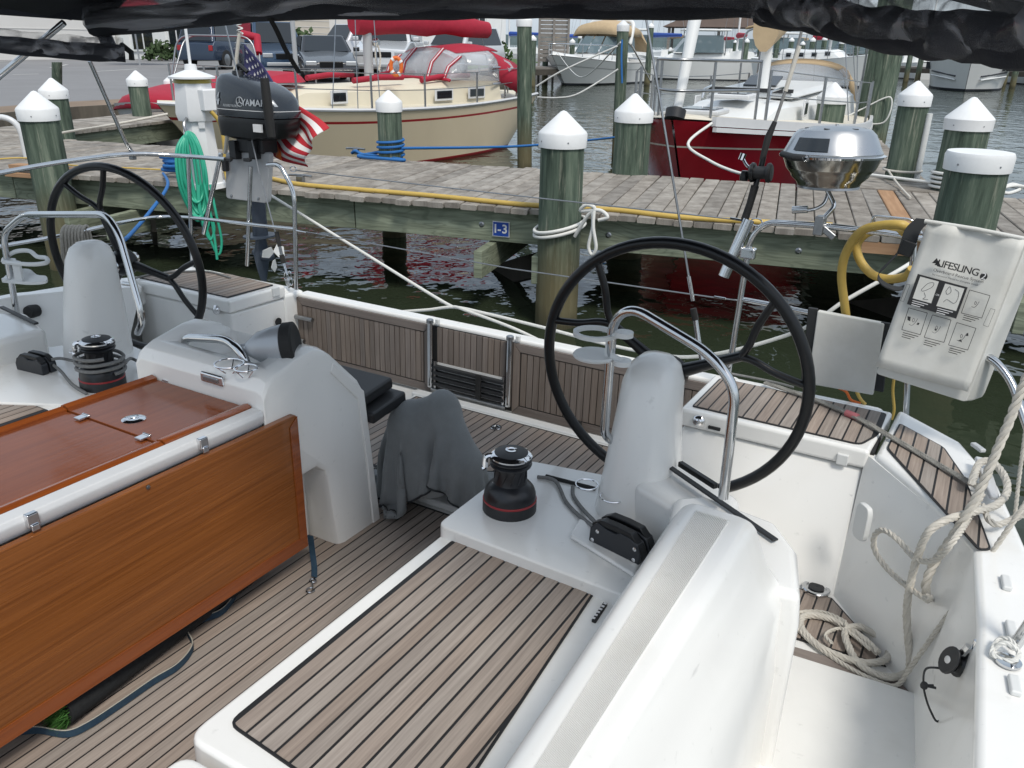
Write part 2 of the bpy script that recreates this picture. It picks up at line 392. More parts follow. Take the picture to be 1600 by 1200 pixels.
def vinyl_mat():
    m = bpy.data.materials.new('clear_vinyl'); m.use_nodes = True; N, L = m.node_tree.nodes, m.node_tree.links
    b = N['Principled BSDF']; b.inputs['Base Color'].default_value = (.30, .31, .35, 1); b.inputs['Roughness'].default_value = .16
    b.inputs['Specular IOR Level'].default_value = .6
    tc = N.new('ShaderNodeTexCoord'); mp = N.new('ShaderNodeMapping'); mp.inputs['Scale'].default_value = (1.1, 11, 11)
    no = N.new('ShaderNodeTexNoise'); no.inputs['Scale'].default_value = 1.3; no.inputs['Detail'].default_value = 1.2; no.inputs['Distortion'].default_value = 1.0
    L.new(tc.outputs['Object'], mp.inputs[0]); L.new(mp.outputs[0], no.inputs['Vector'])
    rr = N.new('ShaderNodeMapRange'); rr.inputs['From Min'].default_value = .47; rr.inputs['From Max'].default_value = .66; rr.inputs['To Min'].default_value = .14; rr.inputs['To Max'].default_value = .75
    L.new(no.outputs['Fac'], rr.inputs['Value']); L.new(rr.outputs[0], b.inputs['Alpha'])
    bp = N.new('ShaderNodeBump'); bp.inputs['Strength'].default_value = .22; bp.inputs['Distance'].default_value = .02; L.new(no.outputs['Fac'], bp.inputs['Height']); L.new(bp.outputs[0], b.inputs['Normal'])
    return m
M['vinyl'] = vinyl_mat()
def clear_mat(name, base, alpha):
    m = mat(name, base, .08, spec=.6); m.node_tree.nodes['Principled BSDF'].inputs['Alpha'].default_value = alpha; return m
M['window_clear'] = clear_mat('clear_window_vinyl', (.55, .57, .6), .38)
M['window_tint'] = clear_mat('tinted_windscreen', (.12, .17, .19), .75)

def piling_mat():
    m = bpy.data.materials.new('treated_piling_wood'); m.use_nodes = True; N, L = m.node_tree.nodes, m.node_tree.links
    b = N['Principled BSDF']; b.inputs['Roughness'].default_value = .85; b.inputs['Specular IOR Level'].default_value = .2
    ge = N.new('ShaderNodeNewGeometry'); oi = N.new('ShaderNodeObjectInfo'); tc = N.new('ShaderNodeTexCoord')
    off = N.new('ShaderNodeVectorMath'); off.operation = 'SCALE'; off.inputs[0].default_value = (17, 11, 3); L.new(oi.outputs['Random'], off.inputs['Scale'])
    ad = N.new('ShaderNodeVectorMath'); L.new(ge.outputs['Position'], ad.inputs[0]); L.new(off.outputs[0], ad.inputs[1])
    def nz(sc, st, det=7):
        mp = N.new('ShaderNodeMapping'); mp.inputs['Scale'].default_value = st; L.new(ad.outputs[0], mp.inputs[0])
        n = N.new('ShaderNodeTexNoise'); n.inputs['Scale'].default_value = sc; n.inputs['Detail'].default_value = det; n.inputs['Roughness'].default_value = .65; L.new(mp.outputs[0], n.inputs['Vector']); return n.outputs['Fac']
    n1 = nz(1, (16, 16, 1.4)); n2 = nz(1, (34, 34, 2.2)); n3 = nz(1, (2.5, 2.5, 1.2), 3)
    r1 = N.new('ShaderNodeValToRGB'); r1.color_ramp.elements[0].position = .33; r1.color_ramp.elements[1].position = .7
    r1.color_ramp.elements[0].color = (.035, .05, .038, 1); r1.color_ramp.elements[1].color = (.18, .215, .165, 1)
    e = r1.color_ramp.elements.new(.52); e.color = (.09, .122, .092, 1)
    L.new(n1, r1.inputs[0])
    r2 = N.new('ShaderNodeValToRGB'); r2.color_ramp.elements[0].position = .56; r2.color_ramp.elements[1].position = .72
    r2.color_ramp.elements[0].color = (0, 0, 0, 1); r2.color_ramp.elements[1].color = (.75, .75, .75, 1); L.new(n2, r2.inputs[0])
    m1 = N.new('ShaderNodeMixRGB'); m1.inputs['Color2'].default_value = (.32, .325, .26, 1); L.new(r2.outputs[0], m1.inputs[0]); L.new(r1.outputs[0], m1.inputs[1])
    # brown weathered wood towards the tide line
    sp = N.new('ShaderNodeSeparateXYZ'); L.new(ge.outputs['Position'], sp.inputs[0])
    aa = N.new('ShaderNodeMath'); aa.operation = 'MULTIPLY_ADD'; aa.inputs[1].default_value = .55; L.new(n3, aa.inputs[0]); L.new(sp.outputs['Z'], aa.inputs[2])
    rz = N.new('ShaderNodeMapRange'); rz.inputs['From Min'].default_value = .55; rz.inputs['From Max'].default_value = 1.1; rz.inputs['To Min'].default_value = .8; rz.inputs['To Max'].default_value = 0; L.new(aa.outputs[0], rz.inputs['Value'])
    m2 = N.new('ShaderNodeMixRGB'); m2.inputs['Color2'].default_value = (.14, .115, .06, 1); L.new(rz.outputs[0], m2.inputs[0]); L.new(m1.outputs[0], m2.inputs[1])
    rw = N.new('ShaderNodeMapRange'); rw.inputs['From Min'].default_value = .2; rw.inputs['From Max'].default_value = .42; rw.inputs['To Min'].default_value = 1; rw.inputs['To Max'].default_value = 0; L.new(aa.outputs[0], rw.inputs['Value'])
    m3 = N.new('ShaderNodeMixRGB'); m3.inputs['Color2'].default_value = (.035, .034, .022, 1); L.new(rw.outputs[0], m3.inputs[0]); L.new(m2.outputs[0], m3.inputs[1])
    L.new(m3.outputs[0], b.inputs['Base Color'])
    bp = N.new('ShaderNodeBump'); bp.inputs['Strength'].default_value = .6; bp.inputs['Distance'].default_value = .012; L.new(n2, bp.inputs['Height']); L.new(bp.outputs[0], b.inputs['Normal'])
    return m
M['piling'] = piling_mat()
def beam_mat():
    m = mat('greenish_treated_beam', (.28, .315, .235), .85, spec=.2, noise_amt=.95, noise_scale=1.0, stretch=(1.2, 1.2, 22), tint=(.45, .45, .42), coords='World', bump=.35, bump_scale=1.0, bstretch=(3, 3, 70), rnd=.1)
    N, L = m.node_tree.nodes, m.node_tree.links
    b = N['Principled BSDF']; src = b.inputs['Base Color'].links[0].from_socket
    ge = N.new('ShaderNodeNewGeometry'); mp = N.new('ShaderNodeMapping'); mp.inputs['Scale'].default_value = (.55, .55, 3.2); L.new(ge.outputs['Position'], mp.inputs[0])
    n = N.new('ShaderNodeTexNoise'); n.inputs['Scale'].default_value = 1.6; n.inputs['Detail'].default_value = 2; n.inputs['Distortion'].default_value = .6; L.new(mp.outputs[0], n.inputs['Vector'])
    w = N.new('ShaderNodeMath'); w.operation = 'MULTIPLY'; w.inputs[1].default_value = 95; L.new(n.outputs['Fac'], w.inputs[0])
    sn = N.new('ShaderNodeMath'); sn.operation = 'SINE'; L.new(w.outputs[0], sn.inputs[0])
    rr = N.new('ShaderNodeMapRange'); rr.inputs['From Min'].default_value = .2; rr.inputs['To Min'].default_value = 0; rr.inputs['To Max'].default_value = .38; L.new(sn.outputs[0], rr.inputs['Value'])
    mx = N.new('ShaderNodeMixRGB'); mx.inputs['Color2'].default_value = (.07, .085, .06, 1); L.new(rr.outputs[0], mx.inputs[0]); L.new(src, mx.inputs[1]); L.new(mx.outputs[0], b.inputs['Base Color'])
    return m
M['beam'] = beam_mat()
def water_mat():
    m = bpy.data.materials.new('marina_water'); m.use_nodes = True; N, L = m.node_tree.nodes, m.node_tree.links
    b = N['Principled BSDF']; b.inputs['Base Color'].default_value = (.024, .032, .019, 1); b.inputs['Roughness'].default_value = .03; b.inputs['IOR'].default_value = 1.33
    ge = N.new('ShaderNodeNewGeometry'); mp = N.new('ShaderNodeMapping'); mp.inputs['Scale'].default_value = (1, 1.0, 1); mp.inputs['Rotation'].default_value = (0, 0, .5); L.new(ge.outputs['Position'], mp.inputs[0])
    def nz(sc, det):
        n = N.new('ShaderNodeTexNoise'); n.inputs['Scale'].default_value = sc; n.inputs['Detail'].default_value = det; n.inputs['Roughness'].default_value = .5; L.new(mp.outputs[0], n.inputs['Vector']); return n.outputs['Fac']
    a = nz(1.3, 2); c = nz(4.6, 2); pt = nz(.35, 2)
    mm = N.new('ShaderNodeMath'); mm.operation = 'MULTIPLY_ADD'; mm.inputs[1].default_value = .30; L.new(c, mm.inputs[0]); L.new(a, mm.inputs[2])
    bp = N.new('ShaderNodeBump'); bp.inputs['Distance'].default_value = .05
    rr = N.new('ShaderNodeMapRange'); rr.inputs['From Min'].default_value = .35; rr.inputs['From Max'].default_value = .65; rr.inputs['To Min'].default_value = .5; rr.inputs['To Max'].default_value = 1; L.new(pt, rr.inputs['Value'])
    L.new(rr.outputs[0], bp.inputs['Strength']); L.new(mm.outputs[0], bp.inputs['Height']); L.new(bp.outputs[0], b.inputs['Normal'])
    return m
M['water'] = water_mat()
# ================================================================== setting
FRAME = IDENT
me_ = MB(); me_.add([(-1500, -300, 0), (1500, -300, 0), (1500, 2500, 0), (-1500, 2500, 0)], [(0, 1, 2, 3)])
tag(me_.build('water', M['water'], smooth=0), kind='structure')

M['asphalt'] = mat('parking_asphalt', (.23, .23, .235), .9, spec=.2, noise_amt=.7, noise_scale=.35, dark=.75, coords='World', bump=.2, bump_scale=60)
M['dirt'] = mat('bare_dirt', (.23, .17, .12), .95, noise_amt=.7, noise_scale=2, dark=.6, coords='World')
M['lawn'] = mat('lawn_grass', (.08, .14, .035), .95, noise_amt=.8, noise_scale=1.2, dark=.55, coords='World')
M['bulkhead'] = mat('timber_bulkhead', (.13, .115, .09), .9, noise_amt=.8, noise_scale=2, dark=.5, coords='World', stretch=(3, 3, .5))
M['hill'] = mat('hazy_wooded_hill', (.10, .135, .14), 1, spec=.05, noise_amt=.8, noise_scale=.06, dark=.6, coords='World')  # blue-green base carries the distance haze over the trees
M['line'] = mat('road_paint', (.6, .6, .58), .7, noise_amt=.5, noise_scale=3, dark=.7, coords='World')
GZ = .75
edge = [Wz(-260, 215, GZ), Wz(0, 178, GZ), Wz(120, 168, GZ), Wz(350, 155, GZ), Wz(480, 138, GZ), Wz(700, 121, GZ), Wz(830, 104, GZ)]
far = [V((-45, 120, GZ)), V((-220, 120, GZ)), V((-220, -20, GZ)), V((-30, -20, GZ))]
m_ = MB(); m_.prism([V((p.x, p.y, GZ - 3)) for p in edge + far], (0, 0, 3))
tag(m_.build('ground', M['asphalt'], smooth=0), kind='structure')
m_ = MB(); pl = [p + V((0, 0, .004)) for p in edge]; inn = [p + V((-1.5, .6, .004)) for p in edge]
m_.grid([pl, inn]); tag(m_.build('verge', M['dirt'], smooth=0), kind='structure')
m_ = MB()
g0 = [Wz(640, 96, GZ), Wz(720, 92, GZ), Wz(800, 92, GZ), Wz(845, 98, GZ), Wz(700, 112, GZ)]
m_.prism([p + V((0, 0, .004)) for p in g0], (0, 0, .03)); tag(m_.build('lawn', M['lawn'], smooth=0), kind='structure')
# painted bay lines
for i, (a, b) in enumerate([((20, 117), (60, 116)), ((80, 106), (105, 101)), ((150, 112), (215, 108)), ((0, 96), (20, 95)), ((230, 100), (280, 98)), ((300, 112), (335, 130))]):
    p, q = Wz(*a, GZ), Wz(*b, GZ); d_ = (q - p).normalized(); n_ = V((-d_.y, d_.x, 0)) * .06
    m_ = MB(); m_.prism([p + n_ + V((0, 0, .005)), p - n_ + V((0, 0, .005)), q - n_ + V((0, 0, .005)), q + n_ + V((0, 0, .005))], (0, 0, .003))
    tag(m_.build('parking_line', M['line'], smooth=0), kind='structure')
# far wooded shore
def ridge(dist, a0, a1, hmin, hmax, sd):
    m_ = MB(); rows = [[], [], []]; n = 90
    for i in range(n + 1):
        a = R(a0 + (a1 - a0) * i / n); h = hmin + (hmax - hmin) * (.5 + .5 * noise.noise(V((i * .13, sd, 0)))) + 1.2 * noise.noise(V((i * .9, sd, 3)))
        p = V((math.sin(a) * dist, math.cos(a) * dist, 0))
        rows[0].append(p + V((0, 0, -2))); rows[1].append(p * 1.01 + V((0, 0, h * .85))); rows[2].append(p * 1.06 + V((0, 0, h)))
    m_.grid(rows); return tag(m_.build('hills', M['hill'], smooth=60, recalc=False), kind='structure')
ridge(620, -75, 60, 3, 6, 1.0)
ridge(900, -80, 60, 6, 11, 5.0)
m_ = MB()
wall_pts = edge
for a, b in zip(edge, edge[1:]):
    d_ = (b - a); n_ = V((d_.y, -d_.x, 0)).normalized() * .05
    m_.prism([a + V((0, 0, .02)) , a + n_ + V((0, 0, .02)), b + n_ + V((0, 0, .02)), b + V((0, 0, .02))], (0, 0, -2.9))
tag(m_.build('bulkhead', M['bulkhead'], smooth=0), 'timber bulkhead holding the parking lot above the water', 'bulkhead')

# ================================================================== docks
DU = V((.978, .207, 0)); DV = V((-.207, .978, 0)); DZ = .86
DO = Wz(800, 324, DZ)
def D(u, v, z): return DO + DU * u + DV * v + V((0, 0, z - DZ))
DW = 2.12
dock_rot = Matrix.Rotation(math.atan2(DU.y, DU.x), 4, 'Z')
def plank_mesh(L, W, T):
    m_ = MB(); n = 6                       # slightly worn ends and edges
    c = .006
    def ring(x, s): return [V((x, -W / 2 + c, -T / 2)), V((x, W / 2 - c, -T / 2)), V((x, W / 2, -T / 2 + c)), V((x, W / 2, T / 2 - c)), V((x, W / 2 - c, T / 2)), V((x, -W / 2 + c, T / 2)), V((x, -W / 2, T / 2 - c)), V((x, -W / 2, -T / 2 + c))]
    m_.loft([ring(-L / 2, 1), ring(L / 2, 1)]); return m_
def board_mesh(L, W, T, mt):
    o = plank_mesh(L, W, T).build('plank', mt, smooth=0); me = o.data; bpy.data.objects.remove(o); return me
main_dock = empty('dock', mat=Matrix.Translation(D(0, 0, 0)) @ dock_rot)
tag(main_dock, 'main grey plank dock walkway running across behind the yacht', 'dock')
pm = [board_mesh(DW + .05, .136, .042, M['dock']), board_mesh(DW + .03, .138, .042, M['dock']), board_mesh(DW + .07, .133, .042, M['dock'])]
pm_new = board_mesh(DW + .05, .137, .043, M['dock_new'])
rd = random.Random(3)
u = -9.4; k = 0
while u < 5.2:
    fresh = abs(u - (Wz(1390, 320, DZ) - DO).dot(DU)) < .075
    o = bpy.data.objects.new('plank', pm_new if fresh else pm[k % 3]); col.objects.link(o); o.parent = main_dock
    o.matrix_local = Matrix.Translation((u, DW / 2 + rd.uniform(-.018, .018), DZ - .021 + rd.uniform(-.004, .004))) @ Matrix.Rotation(R(90) + rd.uniform(-.006, .006), 4, 'Z') @ Matrix.Rotation(rd.uniform(-.012, .012), 4, 'X')
    u += .1435; k += 1
def beam(name, u0, u1, v0, v1, z0, z1, parent, mt='beam', bevel=.006):
    m_ = MB(); m_.box(((u0 + u1) / 2, (v0 + v1) / 2, (z0 + z1) / 2), (u1 - u0, v1 - v0, z1 - z0))
    return m_.build(name, M[mt], parent, smooth=0, bevel=bevel)
M['beam_dark'] = mat('shaded_dark_beam', (.07, .062, .05), .9, noise_amt=.8, noise_scale=3, dark=.5, coords='World')  # shadow under the docks is put into this dark beam colour
for a, b in ((-9.4, -5.23), (-5.22, -1.45), (-1.44, .38), (.39, 5.2)):
    beam('stringer', a, b, .06, .13, DZ - .30, DZ - .046, main_dock)
beam('stringer', -9.4, 5.2, DW - .12, DW - .05, DZ - .30, DZ - .046, main_dock)
beam('stringer', -9.4, 5.2, DW / 2 - .03, DW / 2 + .03, DZ - .27, DZ - .046, main_dock, 'beam_dark')
def bolt(u, z):
    m_ = MB(); m_.lathe([(.0, -.03), (.024, -.03), (.024, -.006), (.014, 0), (0, .0)], axis_m((u, .052, z), (0, -1, 0)), 12); m_.build('bolt', M['steel_dull'], main_dock)
for uu in (-6.9, -4.9, -2.9, -.28, .78, 2.2): bolt(uu, DZ - .17)
for ub in (-7.45, -4.05, .05, 3.4):         # pile bents: twin caps and a diagonal brace
    for s in (-.24, .24): beam('pile_cap', ub + s - .035, ub + s + .035, -.28, DW + .25, DZ - .53, DZ - .31, main_dock)
    m_ = MB(); p0, p1 = V((ub + .3, .2, DZ - .32)), V((ub - .9, 1.5, -.1)); d_ = (p1 - p0)
    m_.hexa([p0 + V((0, 0, 0)), p0 + V((.06, 0, 0)), p1 + V((.06, 0, 0)), p1], [p0 + V((0, 0, -.22)), p0 + V((.06, 0, -.22)), p1 + V((.06, 0, -.22)), p1 + V((0, 0, -.22))])
    m_.build('brace', M['beam_dark'], main_dock, smooth=0)
beam('ledger', -5.2, -3.9, 1.2, 1.35, .15, .38, main_dock, 'beam_dark')
# short cut boards lying on the near edge and a repair board
for uu, vv, w, z in ((-4.75, .02, .75, .012), (-4.8, -.02, .7, -.06), (-6.0, .05, .5, .012)):
    m_ = MB(); m_.box((uu, vv, DZ + z + .02), (w, .12, .035)); m_.build('nailer', M['dock_new'], main_dock, smooth=0)
m_ = MB(); m_.box((2.95, -.012, DZ - .085), (.75, .03, .08)); m_.build('nailer', M['dock_new'], main_dock, smooth=0)

# right finger pier
ang = math.atan2(DU.y, DU.x)
fr = empty('finger_pier', mat=Matrix.Translation(D(0, 0, 0)) @ dock_rot); tag(fr, 'narrow plank finger pier running out beyond the barbecue grill', 'dock')
fu0 = (Wz(1340, 230, DZ) - DO).dot(DU) - .38; fpm = board_mesh(.92, .14, .04, M['dock'])
v = DW + .09; k = 0
while v < 10.2:
    o = bpy.data.objects.new('plank', fpm); col.objects.link(o); o.parent = fr
    o.matrix_local = Matrix.Translation((fu0 + .42 + rd.uniform(-.012, .012) - (v - DW) * .03, v, DZ - .012 + rd.uniform(-.003, .003))) @ Matrix.Rotation(rd.uniform(-.012, .012), 4, 'Z')
    v += .148
for s in (0, .8):
    m_ = MB(); m_.hexa([(fu0 + s, DW, DZ - .28), (fu0 + s + .05, DW, DZ - .28), (fu0 + s - .2, 10.2, DZ - .28), (fu0 + s - .25, 10.2, DZ - .28)], [(fu0 + s, DW, DZ - .036), (fu0 + s + .05, DW, DZ - .036), (fu0 + s - .2, 10.2, DZ - .036), (fu0 + s - .25, 10.2, DZ - .036)])
    m_.build('stringer', M['beam'], fr, smooth=0)
# left finger pier
fl = empty('finger_pier', mat=Matrix.Translation(D(0, 0, 0)) @ dock_rot); tag(fl, 'short plank finger pier beside the red covered boat', 'dock')
lu0 = (Wz(110, 206, DZ) - DO).dot(DU); v = DW + .09; fpm2 = board_mesh(1.3, .14, .04, M['dock'])
while v < 6.0:
    o = bpy.data.objects.new('plank', fpm2); col.objects.link(o); o.parent = fl
    o.matrix_local = Matrix.Translation((lu0 - .6 + rd.uniform(-.012, .012), v, DZ - .012)); v += .148
for s in (-.06, -1.2): beam('stringer', lu0 + s, lu0 + s + .06, DW, 6.0, DZ - .3, DZ - .036, fl)

# ================================================================== pilings
def piling(x, y, r, ztop, label, group, lean=(0, 0), cap='cone', seg=20, z0=-1.2):
    o = empty('piling', (x, y, 0)); tag(o, label, 'piling', group)
    m_ = MB(); sd = rd.uniform(0, 90); secs = []
    n = 14 if r > .12 else 4
    for k in range(n + 1):
        z = z0 + (ztop - z0) * k / n; t = k / n
        secs.append([V((lean[0] * (z - DZ), lean[1] * (z - DZ), z)) + V((math.cos(a), math.sin(a), 0)) * (r * (1.05 - .06 * t) * (1 + .035 * noise.noise(V((math.cos(a) * 1.6, math.sin(a) * 1.6, z * .5 + sd))))) for a in [2 * math.pi * j / seg for j in range(seg)]])
    m_.loft(secs); m_.build('post', M['piling'], o, smooth=50)
    rc = r * 1.07; c = V((lean[0] * (ztop - DZ), lean[1] * (ztop - DZ), 0)); mm = Matrix.Translation(c)
    m_ = MB()
    if cap == 'cone': m_.lathe([(rc * .96, ztop - .07), (rc, ztop - .075), (rc * 1.02, ztop + .02), (rc * .97, ztop + .035), (rc * .12, ztop + rc * .98), (.0, ztop + rc * 1.02)], mm, 28)
    elif cap == 'flat': m_.lathe([(rc, ztop - .075), (rc * 1.02, ztop + .015), (rc * .97, ztop + .04), (rc * .6, ztop + .045), (0, ztop + .045)], mm, 28)
    if cap: 
        cp = m_.build('cap', M['cap'], o, smooth=35)
        if r > .14:
            for j in range(5):
                a = 2 * math.pi * (j + .3) / 5; nm = MB(); nm.lathe([(0, 0), (.006, 0), (.006, .003), (0, .004)], axis_m(c + V((math.cos(a) * rc * 1.005, math.sin(a) * rc * 1.005, ztop - .03)), (math.cos(a), math.sin(a), 0)), 8); nm.build('nail', M['steel_dull'], cp)
    return o
def pile_at(px, ztop_px, plane_v=None, w=None, base=None, **kw): pass
def near_pile(px, py_cap, v, wpx, label, group, cap='cone', lean=(0, 0)):
    # piling whose axis stands at distance v from the dock's near edge, seen at px on the cap's lower rim
    b = _wd(px, py_cap); n = DV; t = (DO + DV * v - V((0, 0, CAM_H)) - V((0, 0, DZ - CAM_H))).dot(n) / b.dot(n); p = b * t
    zt = p.z + CAM_H; depth = V((p.x, p.y, p.z)).length
    cosang = _ray(px, py_cap).z; r = wpx / 2 / F_PX * depth * cosang
    return piling(p.x, p.y, r / 1.07, zt + .06, label, group, cap=cap, lean=lean)
G1 = 'pilings along the docks'
near_pile(61, 185, -.2, 60, 'front left piling with white cone cap beside the left steering wheel', G1)
near_pile(879, 226, -.19, 75, 'large green piling with white cone cap and white rope round it', G1)
near_pile(1527, 262, -.14, 97, 'thick green piling with flat white cap behind the white rescue bag', G1, cap='flat')
near_pile(990, 188, DW + .12, 60, 'green piling with white cone cap beside the red sailboat bow', G1)
near_pile(608, 172, DW + .1, 41, 'pale green piling with blue rope tied round its foot', G1)
near_pile(85, 152, DW + .35, 42, 'piling with white cone cap behind the front left piling', G1)
near_pile(1512, 200, DW + .22, 70, 'green piling with cone cap between grill and white bag, white rope coiled at foot', G1)
near_pile(1428, 163, DW + .75, 49, 'weathered piling with cone cap and white pipe on the right of the finger pier', G1)
near_pile(1300, 160, 7.2, 46, 'green piling with cone cap straight behind the grill lid', G1)
near_pile(215, 133, 5.2, 31, 'piling with cone cap beside the red boat cover', G1)
near_pile(267, 134, 7.5, 20, 'piling with cone cap left of the white power pedestal', G1)
G2 = 'tall mooring pilings'
def water_pile(px, py, pxt, pyt, wpx, label, cap='cone', group=G2):
    p = Wz(px, py, 0); q = Wy(pxt, pyt, p.y); depth = (p - EYE).dot(V((_wd(800, 600)))); r = wpx / 2 / F_PX * depth
    return piling(p.x, p.y, r / 1.05, q.z, label, group, cap=cap, lean=((q.x - p.x) / max(q.z, .1) * .9, 0))
water_pile(818, 262, 817, 34, 23, 'tall mooring piling with white cap beside the cream sailboat stern')
water_pile(963, 250, 972, 42, 18, 'tall mooring piling with blue line in front of the white motor yacht')
water_pile(966, 205, 966, 45, 13, 'slim dark piling just behind the tall one with the blue line', None)
p_ = Wz(1362, 193, DZ); piling(p_.x, p_.y, .27, 3.05, 'tallest leaning green piling at the end of the finger pier', G2, lean=(.02, -.02))
water_pile(104, 245, 108, 98, 15, 'bare green post between the front left pilings and the parking lot', None)

# number sign on the stringer
sg = empty('dock_sign', mat=Matrix.Translation(D((Wz(783, 358, DZ - .2) - DO).dot(DU) - .02, .045, 0)) @ dock_rot); tag(sg, 'small blue sign reading I-3 screwed to the dock edge', 'sign')
b = _wd(783, 358); t = (DO + DV * .05 - EYE).dot(DV) / b.dot(DV); sp_ = EYE + b * t; sg.matrix_world = Matrix.Translation(sp_) @ dock_rot
m_ = MB(); m_.box((0, 0, 0), (.145, .008, .125)); m_.build('plate', M['print_white'], sg, smooth=0)
m_ = MB(); m_.box((0, -.005, 0), (.132, .004, .112)); m_.build('panel', M['print_blue'], sg, smooth=0)
text('lettering', 'I-3', .1, frame_m((0, -.009, 0), (1, 0, 0), (0, 0, 1)), M['print_white'], sg, bold=.002, spacing=1.1)
# ================================================================== dock gear (world frame)
FRAME = IDENT
def wthing(name, label, cat, loc, rz=0, group=None):
    o = empty(name, mat=Matrix.Translation(V(loc)) @ Matrix.Rotation(rz, 4, 'Z')); return tag(o, label, cat, group)
def wrope(name, label, cat, pts, r, mt, n=8, laid=False, group=None, seg=8):
    path = spline(pts, n); m_ = MB()
    if laid: m_.rope(path, r)
    else: m_.tube(path, r, seg)
    o = V(path[0]); m_.v = [p - o for p in m_.v]; ob = m_.build(name, M[mt], None, smooth=60); ob.location = o; return tag(ob, label, cat, group)
def Dp(px, py, z): return Wz(px, py, z)
dz = DZ + .02
# power pedestal: white lighthouse-shaped post
pp_ = Wz(322, 292, DZ); pd = wthing('power_pedestal', 'white lighthouse-shaped power pedestal with hose and meter box on the dock', 'power pedestal', pp_, math.atan2(-pp_.x, pp_.y))
vr = V((pp_.y, -pp_.x, 0)).normalized(); vc = V((-pp_.x, -pp_.y, 0)).normalized()
def PD(a, b, z): return pp_ + vr * (a * s_) + vc * (b * s_) + V((0, 0, z))
def octo(r, z, n=8, ph=.39): return [V((r * math.cos(ph + 2 * math.pi * k / n), r * math.sin(ph + 2 * math.pi * k / n), z)) for k in range(n)]
depth_ = (pp_ - EYE).length * .93; s_ = depth_ / F_PX
def zpx(py): return Wy(312, py, pp_.y).z - DZ
M['ped'] = mat('white_pedestal_plastic', (.72, .73, .74), .35, noise_amt=.4, noise_scale=5, dark=.88)
M['amber'] = mat('amber_lens', (.28, .22, .02), .3)
m_ = MB(); m_.loft([octo(33 * s_, 0), octo(31 * s_, .04), octo(28 * s_, .05), octo(22 * s_, zpx(182) - .02)]); m_.build('column', M['ped'], pd, smooth=20)
m_ = MB(); m_.loft([octo(28 * s_, zpx(182) - .03), octo(31 * s_, zpx(176)), octo(27 * s_, zpx(130))]); m_.build('head', M['ped'], pd, smooth=20)
m_ = MB(); m_.loft([octo(27 * s_, zpx(130), 16), octo(26 * s_, zpx(124), 16)]); m_.build('lens', M['amber'], pd)
m_ = MB(); m_.loft([octo(33 * s_, zpx(123), 20), octo(33 * s_, zpx(120), 20), octo(9 * s_, zpx(110), 20), octo(8 * s_, zpx(101), 20), octo(1 * s_, zpx(100), 20)]); m_.build('roof', M['ped'], pd, smooth=25)
m_ = MB(); c = V((20 * s_, -22 * s_, zpx(155))); m_.box(c, (30 * s_, 22 * s_, 30 * s_), Matrix.Rotation(.5, 3, 'Z')); m_.build('socket_box', M['ped'], pd, bevel=.012)
m_ = MB(); m_.box(V((5 * s_, -24 * s_, zpx(192))), (9 * s_, .01, 12 * s_)); m_.build('notice', M['board_grey0'] if 'board_grey0' in M else M['alu'], pd, smooth=0)
m_ = MB(); m_.tube([V((0, 0, zpx(105))), V((0.0, 0, zpx(105) + 1.25))], .012, 8); m_.build('flag_stick', M['ped'], pd)
m_ = MB(); m_.tube(rounded([V((-12 * s_, -20 * s_, zpx(180))), V((-20 * s_, -34 * s_, zpx(190))), V((-16 * s_, -36 * s_, zpx(208)))], .05), .014, 8); m_.build('hose_hook', M['steel_dull'], pd)
# green hose coil hung on it
ho = PD(-15, 38, zpx(206)); hs = wthing('hose_coil', 'green water hose coil hanging on the power pedestal down past the dock edge', 'hose', ho, math.atan2(-pp_.x, pp_.y))
rh = random.Random(9)
for k in range(8):
    x0 = (k - 3.5) * 2.6 * s_; L_ = (88 + 30 * rh.random()) * s_; hw_ = (4 + 2.2 * k) * s_; cx_ = rh.uniform(-3, 3) * s_
    pts = [V((x0 * .3, -.02 + k * .008, .01 * (k % 3))), V((cx_ - hw_ * .8, -.03 - k * .006, -18 * s_)), V((cx_ - hw_, -.03 - k * .01, -L_ * .6)), V((cx_ - hw_ * .5, -.05, -L_ * .97)), V((cx_ + hw_ * .1, -.06 - k * .006, -L_ * 1.06)), V((cx_ + hw_ * .7, -.04, -L_ * .92)), V((cx_ + hw_, -.03 - k * .004, -L_ * .55)), V((cx_ + hw_ * .8, -.02, -18 * s_))]
    m_ = MB(); m_.tube(spline(pts, 6, True), .0125, 7, closed=True); m_.build('loop', M['hose_green'], hs, smooth=60)
for k, (dx_, zl) in enumerate(((10, 150), (18, 172))):
    m_ = MB(); m_.tube(spline([V((dx_ * .3 * s_, -.06, -70 * s_)), V((dx_ * .2 * s_, -.09, -110 * s_)), V((dx_ * s_, -.1, -zl * s_)), V(((dx_ + 9) * s_, -.1, -zl * .9 * s_)), V(((dx_ + 6) * s_, -.1, -110 * s_)), V(((dx_ + 3) * s_, -.06, -70 * s_))], 6), .0115, 7); m_.build('loop', M['hose_green'], hs, smooth=60)
L_ = 95 * s_
m_ = MB(); m_.tube(spline([V((.0, -.04, -L_ * 1.2)), V((.04, -.08, -L_ * 1.45)), V((.09, -.1, -L_ * 1.25)), V((.1, -.1, -L_ * 1.5)), V((.1, -.12, -L_ * 1.9))], 6), .012, 7); m_.build('tail', M['hose_green'], hs, smooth=60)
wrope('shore_cable', 'yellow cable running down the side of the power pedestal', 'cable', [PD(20, 32, zpx(172)), PD(30, 30, zpx(190)), PD(33, 30, zpx(225)), PD(30, 28, zpx(265)), PD(40, 24, .03), Wz(395, 268, dz)], .017, 'hose_yellow')
